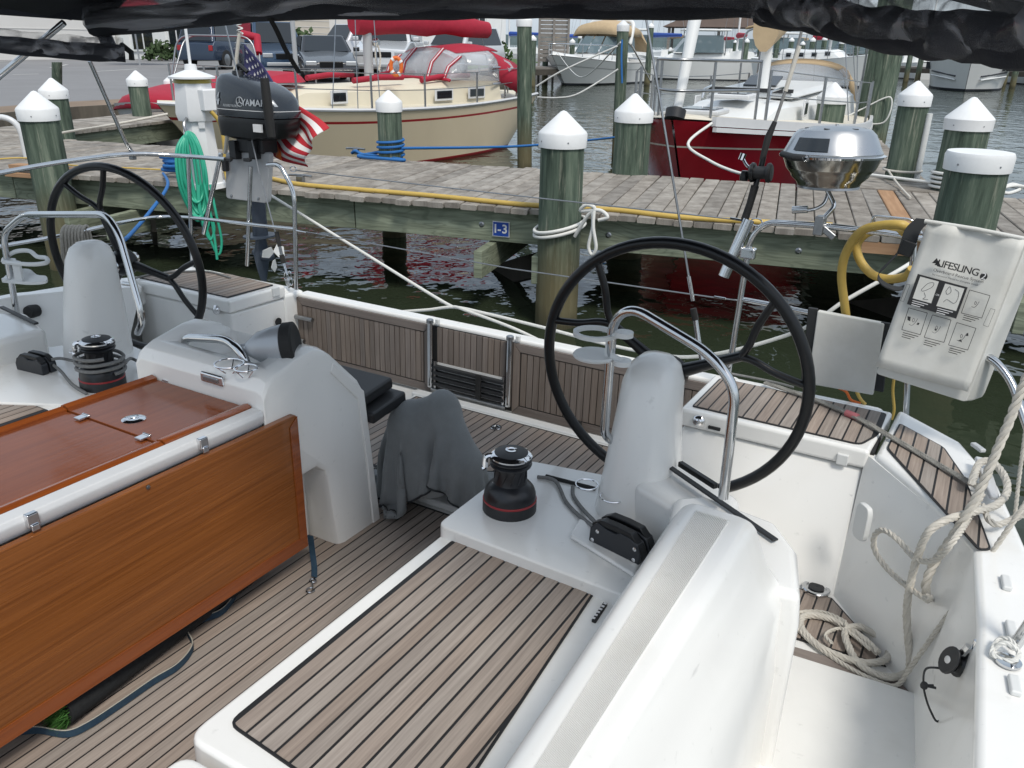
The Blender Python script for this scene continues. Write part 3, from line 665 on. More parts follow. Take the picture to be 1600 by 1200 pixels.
wrope('shore_cable', 'yellow cable lying along the near dock edge behind the yacht', 'cable', [Wz(425, 279, dz), Wz(470, 288, dz), Wz(560, 296, dz), Wz(680, 306, dz), Wz(800, 318, dz), Wz(860, 322, dz), Wz(960, 328, dz), Wz(1060, 339, dz), Wz(1175, 346, dz), Wz(1300, 352, dz)], .02, 'hose_yellow')
wrope('thin_cable', 'thin orange cable lying on the left dock planks', 'cable', [Wz(-20, 250, dz), Wz(40, 247, dz), Wz(110, 258, dz), Wz(190, 262, dz), Wz(270, 266, dz), Wz(330, 268, dz)], .008, 'hose_yellow')
wrope('cable_bundle', 'dark cable bundle beside the power pedestal', 'cable', [PD(15, -20, zpx(175)), PD(45, -20, zpx(190)), PD(60, -20, zpx(205)), PD(62, -20, zpx(230))], .03, 'rubber')
# blue ropes
p8 = [Wz(550, 239, dz), Wz(556, 236, dz + .03), Wz(566, 241, dz), Wz(590, 244, dz), Wz(632, 250, dz), Wz(600, 248, dz + .01), Wz(560, 244, dz), Wz(580, 240, dz), Wz(600, 236, dz + .03)]
wrope('blue_rope', 'blue rope end lying on the dock planks by its cleat', 'rope', p8, .018, 'rope_blue')
bp_ = [ob for ob in bpy.data.objects if ob.get('label', '').startswith('pale green piling')][0]
bc = bp_.location; 
m_ = MB(); m_.tube([V((.145 * math.cos(a), .145 * math.sin(a), .03 + .010 * a / 1.2)) for a in [k * .3 for k in range(70)]], .014, 7); ob = m_.build('blue_rope', M['rope_blue']); ob.location = (bc.x, bc.y, DZ + .01); tag(ob, 'blue rope turns wound round the foot of a pale piling', 'rope')
wrope('blue_rope', 'taut blue line running from the pale piling past the big green one', 'rope', [bc + V((.14, .0, DZ + .12)), Wd(800, 229, 10.8), Wd(900, 221, 12.2), Wd(975, 213, 13.5)], .016, 'rope_blue')
m_ = MB(); cb = Wz(282, 272, dz)
m_.tube([cb + V(((.16 + .02 * math.sin(a * 2.3)) * math.cos(a), (.12 + .02 * math.cos(a * 1.7)) * math.sin(a), .02 + .006 * a)) for a in [k * .35 for k in range(75)]], .017, 7); o0 = V(cb); m_.v = [p - o0 for p in m_.v]; ob = m_.build('blue_rope', M['rope_blue'], smooth=60); ob.location = o0; tag(ob, 'blue rope coil heaped on the dock beside the green hose', 'rope')
wrope('blue_rope', 'blue mooring line dropping from the dock behind the left wheel', 'rope', [cb + V((-.05, -.15, .02)), Wd(262, 290, 6.6), Wd(235, 330, 6.0), Wd(205, 365, 5.4), Wd(190, 378, 5.1)], .012, 'rope_blue')
wrope('white_rope', 'white mooring line stretched low over the left finger pier', 'rope', [Wz(80, 212, dz + .05), Wz(105, 206, dz + .1), Wz(180, 194, dz + .25), Wz(262, 178, dz + .35)], .014, 'rope_white')
# white line round the big piling
np_ = [ob for ob in bpy.data.objects if ob.get('label', '').startswith('large green piling')][0]; nc = np_.location; rr = .192
m_ = MB()
for k in range(2): m_.tube([V((rr * math.cos(a), rr * math.sin(a), DZ - .10 + k * .035 + .05 * math.cos(a - .6))) for a in [2 * math.pi * j / 32 for j in range(32)]], .014, 7, closed=True)
kx = V((rr * .9, -rr * .45, DZ - .02))
m_.tube(spline([kx + V((0, 0, -.1)), kx + V((.1, -.02, .06)), kx + V((.16, -.02, .13)), kx + V((.1, -.03, .15)), kx + V((.05, -.02, .1)), kx + V((.2, -.02, .12)), kx + V((.27, -.03, .08)), kx + V((.2, -.03, .05))], 7), .014, 7)
m_.tube(spline([kx + V((.17, -.05, .12)), kx + V((.18, -.07, 0)), kx + V((.21, -.07, -.14)), kx + V((.18, -.07, -.2)), kx + V((.15, -.07, -.14)), kx + V((.17, -.06, .0)), kx + V((.16, -.05, .11))], 7), .013, 7)
ob = m_.build('white_rope', M['rope_clean'], smooth=60); ob.location = (nc.x, nc.y, 0); tag(ob, 'white rope hitched round the large green piling with a hanging loop', 'rope')
# white line coil at the far right piling, tan tie on the weathered one, white pipe
fp_ = [ob for ob in bpy.data.objects if ob.get('label', '').startswith('green piling with cone cap between')][0]; fc = fp_.location
m_ = MB(); m_.tube([V((.215 * math.cos(a), .215 * math.sin(a), DZ + .02 + a * .0065)) for a in [k * .3 for k in range(84)]], .014, 7); ob = m_.build('white_rope', M['rope_clean'], smooth=60); ob.location = (fc.x, fc.y, 0); tag(ob, 'white rope turns coiled round a piling foot right of the grill', 'rope')
wrope('white_rope', 'white rope drawn taut from behind the grill to a piling foot', 'rope', [Wz(1360, 273, dz + .05), Wz(1400, 278, dz + .05), Wz(1455, 285, dz + .05)], .014, 'rope_clean')
wrope('white_rope', 'white rope heap at the right edge of the dock', 'rope', [Wz(1560, 300, dz), Wz(1580, 288, dz + .03), Wz(1596, 294, dz), Wz(1575, 302, dz), Wz(1562, 296, dz + .02), Wz(1590, 290, dz + .03), Wz(1620, 300, dz)], .016, 'rope_clean')
wpp = [ob for ob in bpy.data.objects if ob.get('label', '').startswith('weathered piling')][0]; wc = wpp.location
m_ = MB(); m_.tube([V((.155, -.03, .3)), V((.155, -.03, 1.5))], .03, 12); ob = m_.build('white_pipe', M['plastic_white'], smooth=60); ob.location = (wc.x, wc.y, 0); tag(ob, 'white plastic pipe strapped to a weathered piling', 'pipe')
m_ = MB(); m_.tube([V((.175 * math.cos(a) + .01, .175 * math.sin(a), DZ + .1)) for a in [2 * math.pi * k / 24 for k in range(24)]], .012, 7, closed=True); ob = m_.build('tan_rope', M['rope_white'], smooth=60); ob.location = (wc.x, wc.y, 0); tag(ob, 'tan rope tied round the weathered piling and its pipe', 'rope')
wrope('tan_rope', 'tan rope sloping from the weathered piling to the dock', 'rope', [wc + V((-.1, -.15, DZ + .1)), wc + V((.05, -.6, DZ + .04)), wc + V((.22, -1.2, DZ + .02))], .01, 'rope_white')
tp = [ob for ob in bpy.data.objects if ob.get('label', '').startswith('tallest')][0].location
wrope('white_rope', 'thin white rope looped low round the tallest piling', 'rope', [V((tp.x - .5, tp.y - .6, DZ + .03)), V((tp.x - .15, tp.y - .33, DZ + .25)), V((tp.x + .25, tp.y - .25, DZ + .45)), V((tp.x + .22, tp.y - .28, DZ + .05)), V((tp.x - .3, tp.y - .3, DZ + .03))], .013, 'rope_clean')
# dock cleats, ladder hoop on the left
hp0 = Wz(-6, 250, DZ)
m_ = MB(); a_, b_ = Wz(-30, 248, DZ), Wz(42, 248, DZ); up = V((0, 0, .42)); m_.tube(rounded([a_, a_ + up, b_ + up, b_], .2, 8), .03, 10); o0 = V(a_); m_.v = [p - o0 for p in m_.v]; ob = m_.build('ladder_hoop', M['alu'], smooth=60); ob.location = o0; tag(ob, 'grey tubular ladder hoop at the left edge of the dock', 'ladder')
for px, py, lab in ((556, 241, 'small dark dock cleat under the blue rope'), (470, 285, 'dark dock cleat beside the yellow cable')):
    p = Wz(px, py, DZ); cl_ = wthing('dock_cleat', lab, 'cleat', p, .2); m_ = MB(); m_.tube([V((-.12, 0, .06)), V((-.05, 0, .065)), V((.05, 0, .065)), V((.12, 0, .06))], .011, 8); m_.build('horn', M['steel_dull'], cl_); m_ = MB(); m_.box((0, 0, .03), (.07, .05, .06)); m_.build('base', M['steel_dull'], cl_, bevel=.006)
# ================================================================== neighbouring boats, cars, buildings (world frame)
FRAME = IDENT
def hull_mesh(L, B, fb, fs, rake_b, rake_s, tw, rows, dep=.35, full=.62, vee=.35):
    """rows: list of (fraction below sheer 0..1 to waterline 1, material); stern x=-L/2, bow x=+L/2; returns MB"""
    m_ = MB(); ns = 26; st = []
    fr_ = [r[0] for r in rows] + [1.0]
    for i in range(ns + 1):
        t = i / ns; x = -L / 2 + L * t
        # half beam in plan
        if t < full: w = B / 2 * (tw + (1 - tw) * math.sin(min(1, t / full) * math.pi / 2) ** .9)
        else: w = B / 2 * max(.0, (1 - ((t - full) / (1 - full)) ** 2.2)) ** .85
        sh = fs + (fb - fs) * (t ** 1.8) - .10 * fs * math.sin(math.pi * t)
        half = []
        for f in fr_:
            z = sh * (1 - f); k = f
            ww = w * (1 - vee * k * (t ** 1.5)) * (1 - .06 * k)
            xx = x - rake_b * k * max(0, (t - .55) / .45) ** 1.5 + rake_s * k * max(0, (.35 - t) / .35) ** 1.5
            half.append(V((xx, max(ww, .012), z)))
        zz = half[-1]
        half.append(V((zz.x, zz.y * .55, -dep))); 
        st.append([V((p.x, p.y, p.z)) for p in half] + [V((p.x, -p.y, p.z)) for p in half[::-1]])
    n = len(st[0]); nh = len(fr_) + 1
    o = m_.add([p for s in st for p in s], [])
    for i in range(ns):
        for k in range(n - 1):
            kk = k if k < nh - 1 else (n - 2 - k); kk = min(kk, len(rows))
            mi = rows[kk][1] if kk < len(rows) else rows[-1][1]
            m_.f.append([i * n + k, i * n + k + 1, (i + 1) * n + k + 1, (i + 1) * n + k]); m_.mi.append(mi)
    m_.f.append(list(range(n))); m_.mi.append(rows[0][1])                       # transom
    dk = [st[i][0] for i in range(ns + 1)], [st[i][-1] for i in range(ns + 1)]
    return m_, st
def deck_mesh(st, dz, camber=.06, inset=.03):
    m_ = MB(); rows = []
    for s in st:
        a, b = s[0], s[-1]; c = (a + b) / 2; r = []
        for k in range(7): t = k / 6; p = a.lerp(b, t); p = c + (p - c) * (1 - inset); r.append(V((p.x, p.y, p.z + dz + camber * (1 - (2 * t - 1) ** 2))))
        rows.append(r)
    m_.grid(rows); return m_
def sheer_at(st, x, side=-1):
    best = min(st, key=lambda s: abs(s[0].x - x)); p = best[0]; return V((p.x, side * p.y, p.z))
M['cream'] = mat('cream_hull_paint', (.70, .60, .43), .3, coat=.3, noise_amt=.5, noise_scale=1.2, dark=.88, stretch=(1, 1, .4), coords='World')
M['cream_deck'] = mat('cream_deck', (.62, .57, .45), .55, noise_amt=.4, noise_scale=3, dark=.88, coords='World')
M['red_canvas'] = mat('red_sunbrella', (.36, .012, .035), .8, noise_amt=.5, noise_scale=9, dark=.7, coords='World', bump=.3, bump_scale=14)
M['red_paint'] = mat('red_hull_stripe', (.30, .015, .02), .4)
M['maroon'] = mat('maroon_hull_paint', (.32, .010, .022), .2, coat=.4, noise_amt=.4, noise_scale=2, dark=.8, coords='World')
M['white_boat'] = mat('white_boat_paint', (.70, .71, .70), .3, coat=.2, noise_amt=.4, noise_scale=1.5, dark=.9, coords='World')
M['tan_canvas'] = mat('tan_canvas', (.48, .36, .22), .8, noise_amt=.5, noise_scale=6, dark=.75, coords='World', bump=.3, bump_scale=10)
M['grey_alu'] = mat('grey_mast', (.45, .46, .47), .4, metal=.4)
M['antifoul'] = mat('dark_antifouling', (.02, .022, .03), .6)
M['tan_deck'] = mat('tan_nonskid', (.62, .58, .49), .7, noise_amt=.4, noise_scale=4, dark=.88, coords='World')
def stanchions(root, st, xs, side, h, mt='steel_dull', lines=2):
    tops = []
    for x in xs:
        p = sheer_at(st, x, side); q = p + V((0, -side * .06, h)); m_ = MB(); m_.tube([p + V((0, -side * .06, 0)), q], .018, 8); m_.build('stanchion', M[mt], root); tops.append((p + V((0, -side * .06, 0)), q))
    for k in range(lines):
        f = 1 - k * .45; m_ = MB(); m_.tube([a.lerp(b, f) for a, b in tops], .0075, 5); m_.build('lifeline', M['rope_clean'] if mt == 'x' else M['steel_dull'], root)
# ---------------- cream sailboat (bow towards the dock on the left)
def place(name, label, cat, bow, stern, group=None):
    bow, stern = V(bow), V(stern); d_ = bow - stern; o = empty(name, mat=Matrix.Translation(V(((bow.x + stern.x) / 2, (bow.y + stern.y) / 2, 0))) @ Matrix.Rotation(math.atan2(d_.y, d_.x), 4, 'Z')); tag(o, label, cat, group); return o, V((d_.x, d_.y, 0)).length
cs, L = place('sailboat', 'cream sailboat with red canvas covers moored beyond the dock', 'sailboat', (-10.95, 7.3, 0), (-9.75, 16.6, 0))
m_, st = hull_mesh(L - 1.0, 3.05, 1.15, 1.02, .9, 1.0, .55, [(0, 0), (.16, 1), (.2, 0), (.45, 0), (.7, 0), (.94, 1)], dep=.4)
for q_ in m_.v: q_.x -= .5
st = [[q_ - V((.5, 0, 0)) for q_ in s_] for s_ in st]
m_.build('hull', [M['cream'], M['red_paint']], cs, smooth=50)
deck_mesh(st, .0).build('deck', M['cream_deck'], cs, smooth=60)
S_ = 1   # the side that faces us is +y local when heading away from the camera's right
m_ = MB(); m_.tube([sheer_at(st, s[0].x, 1) + V((0, 0, .02)) for s in st], .03, 6); m_.build('toe_rail', M['alu'], cs)
# local frame: bow +x, +y = port
def cabin(root, st, x0, x1, w0, w1, h0, h1, name='cabin_trunk', mt='cream_deck', z=None):
    m_ = MB(); secs = []
    for i in range(9):
        t = i / 8; x = x0 + (x1 - x0) * t; w = w0 + (w1 - w0) * t; h = (h0 + (h1 - h0) * t) * (1 if t < .98 else .2); zb_ = sheer_at(st, x).z - .02 if z is None else z
        secs.append([V((x, w, zb_)), V((x, w * .93, zb_ + h * .8)), V((x, w * .8, zb_ + h)), V((x, 0, zb_ + h * 1.12)), V((x, -w * .8, zb_ + h)), V((x, -w * .93, zb_ + h * .8)), V((x, -w, zb_))])
    m_.loft(secs, True, True); return m_.build(name, M[mt], root, smooth=40)
cabin(cs, st, -3.2, 2.1, 1.02, .6, .46, .30)
nearS = 1
def port_window(root, x, w, h, y, z, tilt=.07, frame='alu'):
    g = MB(); g.box((x, y, z), (w + .09, .025, h + .08)); fo_ = g.build('window', M[frame], root, bevel=.02, bseg=3)
    g = MB(); g.box((x, y + .012 * (1 if y > 0 else -1), z), (w, .02, h)); g.build('pane', M['glass'], fo_, bevel=.012)
for x, w, yy in ((.9, .28, .80), (-1.55, .42, .94), (-2.45, .42, .985)):
    for s in (1, -1): port_window(cs, x, w, .14, s * yy, sheer_at(st, x).z + .19)
for x0, x1, yy in ((-.75, .4, .66), (-2.5, -1.2, .74)):
    for s in (1, -1):
        g = MB(); g.tube([V((x0, s * yy, sheer_at(st, x0).z + .50)), V(((x0 + x1) / 2, s * yy, sheer_at(st, x0).z + .51)), V((x1, s * (yy - .05), sheer_at(st, x1).z + .44))], .05, 8); g.build('handrail_cover', M['red_canvas'], cs, smooth=60)
g = MB(); zc_ = sheer_at(st, 2.3).z; g.loft([[V((x, w, zc_ + .34)), V((x, w * .7, zc_ + h)), V((x, -w * .7, zc_ + h)), V((x, -w, zc_ + .34))] for x, w, h in ((1.2, .35, .42), (1.4, .5, .5), (2.0, .42, .42), (2.3, .28, .32))]); g.build('hatch_cover', M['red_canvas'], cs, bevel=.03)
g = MB(); mx = -.55; zm = sheer_at(st, mx).z + .45; g.tube([V((mx, 0, zm)), V((mx, 0, zm + 9.5))], .085, 14); g.build('mast', M['grey_alu'], cs, smooth=60)
g = MB(); mx2 = mx
g.lathe([(0, -.05), (.07, -.05), (.075, 0), (.05, .05), (0, .05)], axis_m(V((mx - .13, .1, zm + .62)), (0, 1, 0)), 16); g.build('mast_winch', M['steel'], cs)
g = MB(); g.rope(spline([V((mx - .1, .13, zm + .65)), V((mx - .16, .15, zm + .4)), V((mx - .1, .16, zm + .15)), V((mx - .05, .14, zm + .4)), V((mx - .1, .14, zm + .62))], 6), .016); g.build('halyard_coil', M['rope_white'], cs)
# sail cover along the boom
g = MB(); secs = []
for i in range(15):
    t = i / 14; x = mx + .3 - t * 3.75; zc_ = zm + .98 + .04 * math.sin(t * 3) - .10 * t; h = .24 - .07 * t + .015 * math.sin(t * 17); w = .17 - .05 * t
    secs.append([V((x, w * math.cos(a) * (1 + .15 * noise.noise(V((i * .7, a, 2)))), zc_ + h * math.sin(a) * (1 + .12 * noise.noise(V((i * .5, a, 7)))))) for a in [2 * math.pi * k / 16 for k in range(16)]])
g.loft(secs); g.build('sail_cover', M['red_canvas'], cs, smooth=70)
g = MB(); g.box((mx - .05, .19, zm + 1.12), (.07, .012, .2)); g.build('maker_tag', M['print_white'], cs, smooth=0)
# dodger
g = MB(); dzb = sheer_at(st, -3.0).z + .40
def dod(x, w, z0, h): return [V((x, w * math.cos(a), z0 + h * math.sin(a) ** .55 if math.sin(a) > 0 else z0)) for a in [math.pi * k / 16 for k in range(17)]]
d0, d1, d2, d3 = dod(-1.75, .92, dzb, .04), dod(-2.2, .96, dzb, .58), dod(-3.15, 1.0, dzb - .03, .68), dod(-3.95, 1.06, dzb - .38, .82)
g.grid([d1, d2]); 
tri = MB(); tri.grid([d2[:6], d3[:6]]); 
ro_ = MB(); ro_.grid([d1, d2, [p + V((.0, 0, -.05)) for p in d3]]) 
ob = MB(); ob.grid([[p for p in d1[4:13]], [p for p in d2[4:13]], [p for p in dod(-3.45, 1.0, dzb - .03, .66)[4:13]]]); ob.build('dodger_top', M['red_canvas'], cs, smooth=70, solid=.02)
for k, s in ((0, 1), (1, -1)):
    sl_ = slice(0, 5) if s == 1 else slice(12, 17)
    g = MB(); g.grid([d2[sl_], d3[sl_]]); g.build('dodger_side', M['red_canvas'], cs, smooth=70, solid=.02)
    g = MB(); g.grid([d1[sl_], d2[sl_]]); g.build('dodger_side_window', M['window_clear'], cs, smooth=70, solid=.008)
    q = [d2[sl_][i].lerp(d3[sl_][i], .35) for i in ((1, 3) if s == 1 else (3, 1))] + [d2[sl_][i].lerp(d3[sl_][i], .6) for i in ((3, 2) if s == 1 else (1, 2))]
    g = MB(); g.prism([p + V((0, s * .02, 0)) for p in q], (0, s * .01, 0)); g.build('dodger_quarter_window', M['window_clear'], cs, smooth=0)
g = MB(); g.grid([d0, [a.lerp(b, .5) + V((.1, 0, .02)) for a, b in zip(d0, d1)], d1]); g.build('dodger_windscreen', M['window_clear'], cs, smooth=70, solid=.008)
g = MB(); g.tube([p + V((.01, 0, 0)) for p in d0], .03, 6); g.build('dodger_hem', M['red_canvas'], cs, smooth=60)
for k in (3, 6, 10, 13):
    for off, mt_ in ((-.03, 'red_canvas'), (0, 'print_white'), (.03, 'red_canvas')):
        g = MB(); g.tube([d0[k] + V((.015, off, .0)), d0[k].lerp(d1[k], .5) + V((.115, off, .025)), d1[k] + V((.01, off, .01))], .014, 6); g.build('dodger_strap', M[mt_], cs)
for s in (1, -1): stanchions(cs, st, (-3.9, -2.2, -.5, .9, 2.1, 3.1), s, .58, 'steel_dull')
g = MB(); zz_ = sheer_at(st, -4.1).z; 
for h in (.3, .6): g.tube(rounded([V((-2.9, 1.02, zz_ + h)), V((-4.0, .86, zz_ + h)), V((-4.2, .3, zz_ + h)), V((-4.2, -.3, zz_ + h)), V((-4.0, -.86, zz_ + h))], .3), .018, 8)
for x, y in ((-3.9, .86), (-4.2, .4), (-4.2, -.4), (-3.4, .95)): g.tube([V((x, y, zz_)), V((x, y, zz_ + .6))], .018, 8)
g.build('pushpit', M['steel'], cs, smooth=60)
lr = V((-2.6, .3, dzb + .1)); g = MB()
rb = empty('life_ring', parent=cs); g = MB(); c_ = V((.35, .2, zm + .12))
lo_ = [cs.matrix_world.inverted() @ Wd(619, 104, 15.2)][0]
vdir = (cs.matrix_world.to_3x3().inverted() @ (Wd(619, 104, 15.2) - EYE)).normalized(); ex_ = vdir.cross(V((0, 0, 1))).normalized(); ey_ = ex_.cross(vdir)
g.tube([lo_ + (ex_ * math.cos(a) * .09 + ey_ * math.sin(a) * .14) for a in [2 * math.pi * k / 28 for k in range(28)]], .035, 8, closed=True); g.build('ring', M['orange'], rb)
for a in (.6, 2.2, 3.8, 5.3):
    g = MB(); c_ = lo_ + (ex_ * math.cos(a) * .09 + ey_ * math.sin(a) * .14); g.lathe([(.0, -.02), (.04, -.02), (.04, .02), (0, .02)], axis_m(c_, -ex_ * math.sin(a) + ey_ * math.cos(a)), 10); g.build('band', M['print_white'], rb)
for xx, yy in ((-.9, .0), (.95, 0)): pass
for a, b in (((mx, 0, zm + 9), (1.0, 1.35, sheer_at(st, 1.0).z)), ((mx, 0, zm + 6), (.5, 1.35, sheer_at(st, .5).z)), ((mx, 0, zm + 9.4), (-4.2, 0, 1.1)), ((mx, 0, zm + 6), (1.5, 1.3, sheer_at(st, 1.5).z))):
    g = MB(); g.tube([a, b], .008, 5); g.build('shroud', M['steel_dull'], cs)
# ---------------- maroon sailboat
rs, L = place('sailboat', 'maroon sailboat with white deck and tan canvas moored bow-in', 'sailboat', (-3.12, 8.85, 0), (-3.5, 18.3, 0))
m_, st = hull_mesh(L, 3.1, 1.32, 1.0, .95, .6, .6, [(0, 0), (.22, 1), (.235, 0), (.6, 0), (.93, 2)], dep=.4, full=.55)
m_.build('hull', [M['maroon'], M['tan_deck'], M['antifoul']], rs, smooth=50)
deck_mesh(st, .02).build('deck', M['tan_deck'], rs, smooth=60)
for s in (1, -1):
    g = MB(); g.loft([[sheer_at(st, q[0].x, s) + V((0, a, b)) for a, b in ((.03 * s, -.04), (.03 * s, .06), (-.02 * s, .06), (-.02 * s, -.04))] for q in st[:-1]]); g.build('toe_rail', M['alu'], rs)
    g = MB(); g.loft([[sheer_at(st, q[0].x, s) + V((0, a, b)) for a, b in ((.045 * s, -.10), (.045 * s, -.05), (-.0 * s, -.05), (-.0 * s, -.10))] for q in st[:-1]]); g.build('rub_rail', M['alu'], rs)
cabin(rs, st, -2.4, 2.6, 1.1, .55, .46, .26, mt='white_boat')
zc_ = sheer_at(st, -.3).z + .42
g = MB(); g.loft([[V((x, w, z)), V((x, w * .9, z + .09)), V((x, -w * .9, z + .09)), V((x, -w, z))] for x, w, z in ((-2.3, .75, zc_ + .02), (1.1, .62, zc_ - .02))]); g.build('coachroof', M['white_boat'], rs, bevel=.03)
g = MB(); g.box((1.1, 0, zc_ + .085), (.06, 1.2, .05)); g.build('traveller', M['black_matte'], rs)
for x, yy in ((1.0, .80), (-.2, .95), (-1.2, 1.04)):
    for s in (1, -1): port_window(rs, x, .2, .16, s * (yy - .02), sheer_at(st, x).z + .22)
for x, y, z, w in ((2.0, 0, sheer_at(st, 2.0).z + .36, .5), (3.6, .0, sheer_at(st, 3.6).z + .12, .55)):
    g = MB(); g.box((x, y, z), (w, w, .06)); h_ = g.build('hatch', M['alu'], rs, bevel=.02); g = MB(); g.box((x, y, z + .032), (w - .12, w - .12, .02)); g.build('pane', M['glass'], h_, bevel=.01)
g = MB(); g.box((-.2, -.1, zc_ + .16), (.5, .5, .03), Matrix.Rotation(.25, 3, 'Y')); g.build('solar_panel', M['glass'], rs, bevel=.004)
for s in (-.5, .5): 
    g = MB(); zz_ = sheer_at(st, 1.6).z + .42; g.tube(rounded([V((1.2, s, zz_ - .06)), V((1.25, s, zz_ + .06)), V((1.9, s * .9, zz_ + .03)), V((1.95, s * .9, zz_ - .08))], .04), .016, 7); g.build('handrail', M['steel'], rs)
for s in (1, -1): stanchions(rs, st, (-3.6, -2.0, -.4, 1.2, 2.6, 3.7), s, .6)
g = MB(); zb_ = sheer_at(st, 4.4).z
for h in (.33, .64): g.tube(rounded([V((3.5, .62, zb_ + h - .02)), V((4.5, .25, zb_ + h)), V((4.75, 0, zb_ + h)), V((4.5, -.25, zb_ + h)), V((3.5, -.62, zb_ + h - .02))], .15), .016, 8)
for x, y in ((3.5, .62), (4.3, .3), (4.3, -.3), (3.5, -.62)): g.tube([V((x, y, zb_ - .1)), V((x, y, zb_ + .64))], .016, 8)
g.build('pulpit', M['steel_dull'], rs, smooth=60)
g = MB(); g.tube([V((4.6, 0, zb_ + .05)), V((4.2, 0, zb_ + 1.1)), V((1.0, 0, zb_ + 9))], [.05, .075, .06], 10); g.build('furled_jib', M['white_boat'], rs, smooth=60)
g = MB(); g.lathe([(.07, 0), (.11, .02), (.11, .12), (.07, .14)], axis_m(V((4.65, 0, zb_ + .02)), (-.35, 0, 1)), 16); g.build('furler_drum', M['black_matte'], rs)
mz = zc_ + .05; g = MB(); g.tube([V((.3, 0, mz)), V((.3, 0, mz + 9))], .085, 12); g.build('mast', M['white_boat'], rs, smooth=60)
g = MB(); secs = []
for i in range(12):
    t = i / 11; x = .55 - t * 3.8; zq = mz + 1.3 + .25 * t; h = .42 - .22 * t; w = .2 - .08 * t
    secs.append([V((x, w * math.cos(a), zq + h * math.sin(a) - (.35 * (1 - t) if math.sin(a) < -.3 else 0) * (1 if i < 4 else .2))) for a in [2 * math.pi * k / 14 for k in range(14)]])
g.loft(secs); g.build('sail_cover', M['tan_canvas'], rs, smooth=70)
# tan dodger and bimini
dzb = sheer_at(st, -2.2).z + .45
d1, d2, d3 = dod(-2.75, .8, dzb, .38), dod(-3.1, .85, dzb, .45), dod(-3.7, .95, dzb - .3, .55)
g = MB(); g.grid([d1[3:14], d2[3:14]]); g.build('dodger_top', M['tan_canvas'], rs, smooth=70, solid=.02)
d0 = dod(-2.45, .85, dzb, .05); g = MB(); g.grid([d0, d1]); g.build('dodger_windscreen', M['window_clear'], rs, smooth=70, solid=.008)
for sl_ in (slice(0, 5), slice(12, 17)):
    g = MB(); g.grid([d1[sl_], d2[sl_]]); g.build('dodger_side_window', M['window_clear'], rs, smooth=70, solid=.008)
    g = MB(); g.grid([d2[sl_], d3[sl_]]); g.build('dodger_side', M['tan_canvas'], rs, smooth=70, solid=.02)
g = MB(); g.grid([[V((x, 1.1 * math.cos(a), dzb + .95 + .10 * math.sin(a) + e)) for a in [math.pi * k / 10 for k in range(11)]] for x, e in ((-2.9, 0), (-3.6, .04), (-4.4, 0))]); g.build('bimini', M['tan_canvas'], rs, smooth=70, solid=.03)
for x in (-2.8, -4.3):
    g = MB(); g.tube(rounded([V((x, 1.08, dzb - .3)), V((x, 1.08, dzb + .95)), V((x, -1.08, dzb + .95)), V((x, -1.08, dzb - .3))], .2), .018, 8); g.build('bimini_frame', M['steel_dull'], rs)
for a, b in (((.3, 0, mz + 9), (.2, 1.4, 1.1)), ((.3, 0, mz + 6), (.7, 1.35, 1.1)), ((.3, 0, mz + 6), (-.3, 1.35, 1.1)), ((.3, 0, mz + 9), (.2, -1.4, 1.1)), ((.3, 0, mz + 9), (-4.7, 0, 1.1))):
    g = MB(); g.tube([a, b], .008, 5); g.build('shroud', M['steel_dull'], rs)
wrope('white_rope', 'white mooring line sagging from the maroon bow to the dock', 'rope', [rs.matrix_world @ V((4.4, .35, 1.28)), Wd(1075, 225, 9.2), Wd(1110, 252, 9.0), Wd(1150, 269, 8.8), Wz(1190, 277, dz)], .016, 'rope_clean')
# ---------------- white motor yacht
my, L = place('motor_yacht', 'white motor yacht with tan canvas moored in the middle distance', 'motor yacht', (-20.4, 39.2, 0), (-19.9, 48.3, 0))
m_, st = hull_mesh(L, 3.6, 1.45, 1.1, 1.4, .1, .92, [(0, 0), (.3, 1), (.34, 0), (.65, 0), (.93, 2)], dep=.3, full=.55, vee=.55)
m_.build('hull', [M['white_boat'], M['grey_alu'], M['antifoul']], my, smooth=45)
deck_mesh(st, .03, .18).build('deck', M['white_boat'], my, smooth=60)
cabin(my, st, -1.2, 3.4, 1.5, .6, .55, .15, mt='white_boat')
zc_ = sheer_at(st, 0).z + .55
w0 = [V((1.0, y, zc_ - .05 - .04 * abs(y))) for y in (-1.3, -.7, 0, .7, 1.3)]; w1 = [V((.1, y * .9, zc_ + .75)) for y in (-1.35, -.7, 0, .7, 1.35)]
w0[0].x = w0[-1].x = -.2; w1[0].x = w1[-1].x = -.7
for i in range(4):
    g = MB(); q = [w0[i].lerp(w0[i + 1], .05), w0[i].lerp(w0[i + 1], .95), w1[i].lerp(w1[i + 1], .95), w1[i].lerp(w1[i + 1], .05)]; g.prism(q, (-.03, 0, .01)); g.build('windscreen_pane', M['window_tint'], my, smooth=0)
for y in (1.3, -1.3):
    g = MB(); s = 1 if y > 0 else -1; g.prism([V((-.3, s * 1.34, zc_ - .05)), V((-1.9, s * 1.5, zc_ - .05)), V((-2.0, s * 1.36, zc_ + .75)), V((-.75, s * 1.24, zc_ + .75))], (0, -.03 * s, 0)); g.build('side_window', M['window_tint'], my, smooth=0)
g = MB(); g.grid([[V((x, 1.42 * math.cos(a), zc_ + .75 + h * math.sin(a) ** .6)) for a in [math.pi * k / 12 for k in range(13)]] for x, h in ((0, .12), (-.25, .7), (-1.5, .85), (-2.8, .6))]); g.build('camper_top', M['tan_canvas'], my, smooth=70, solid=.03)
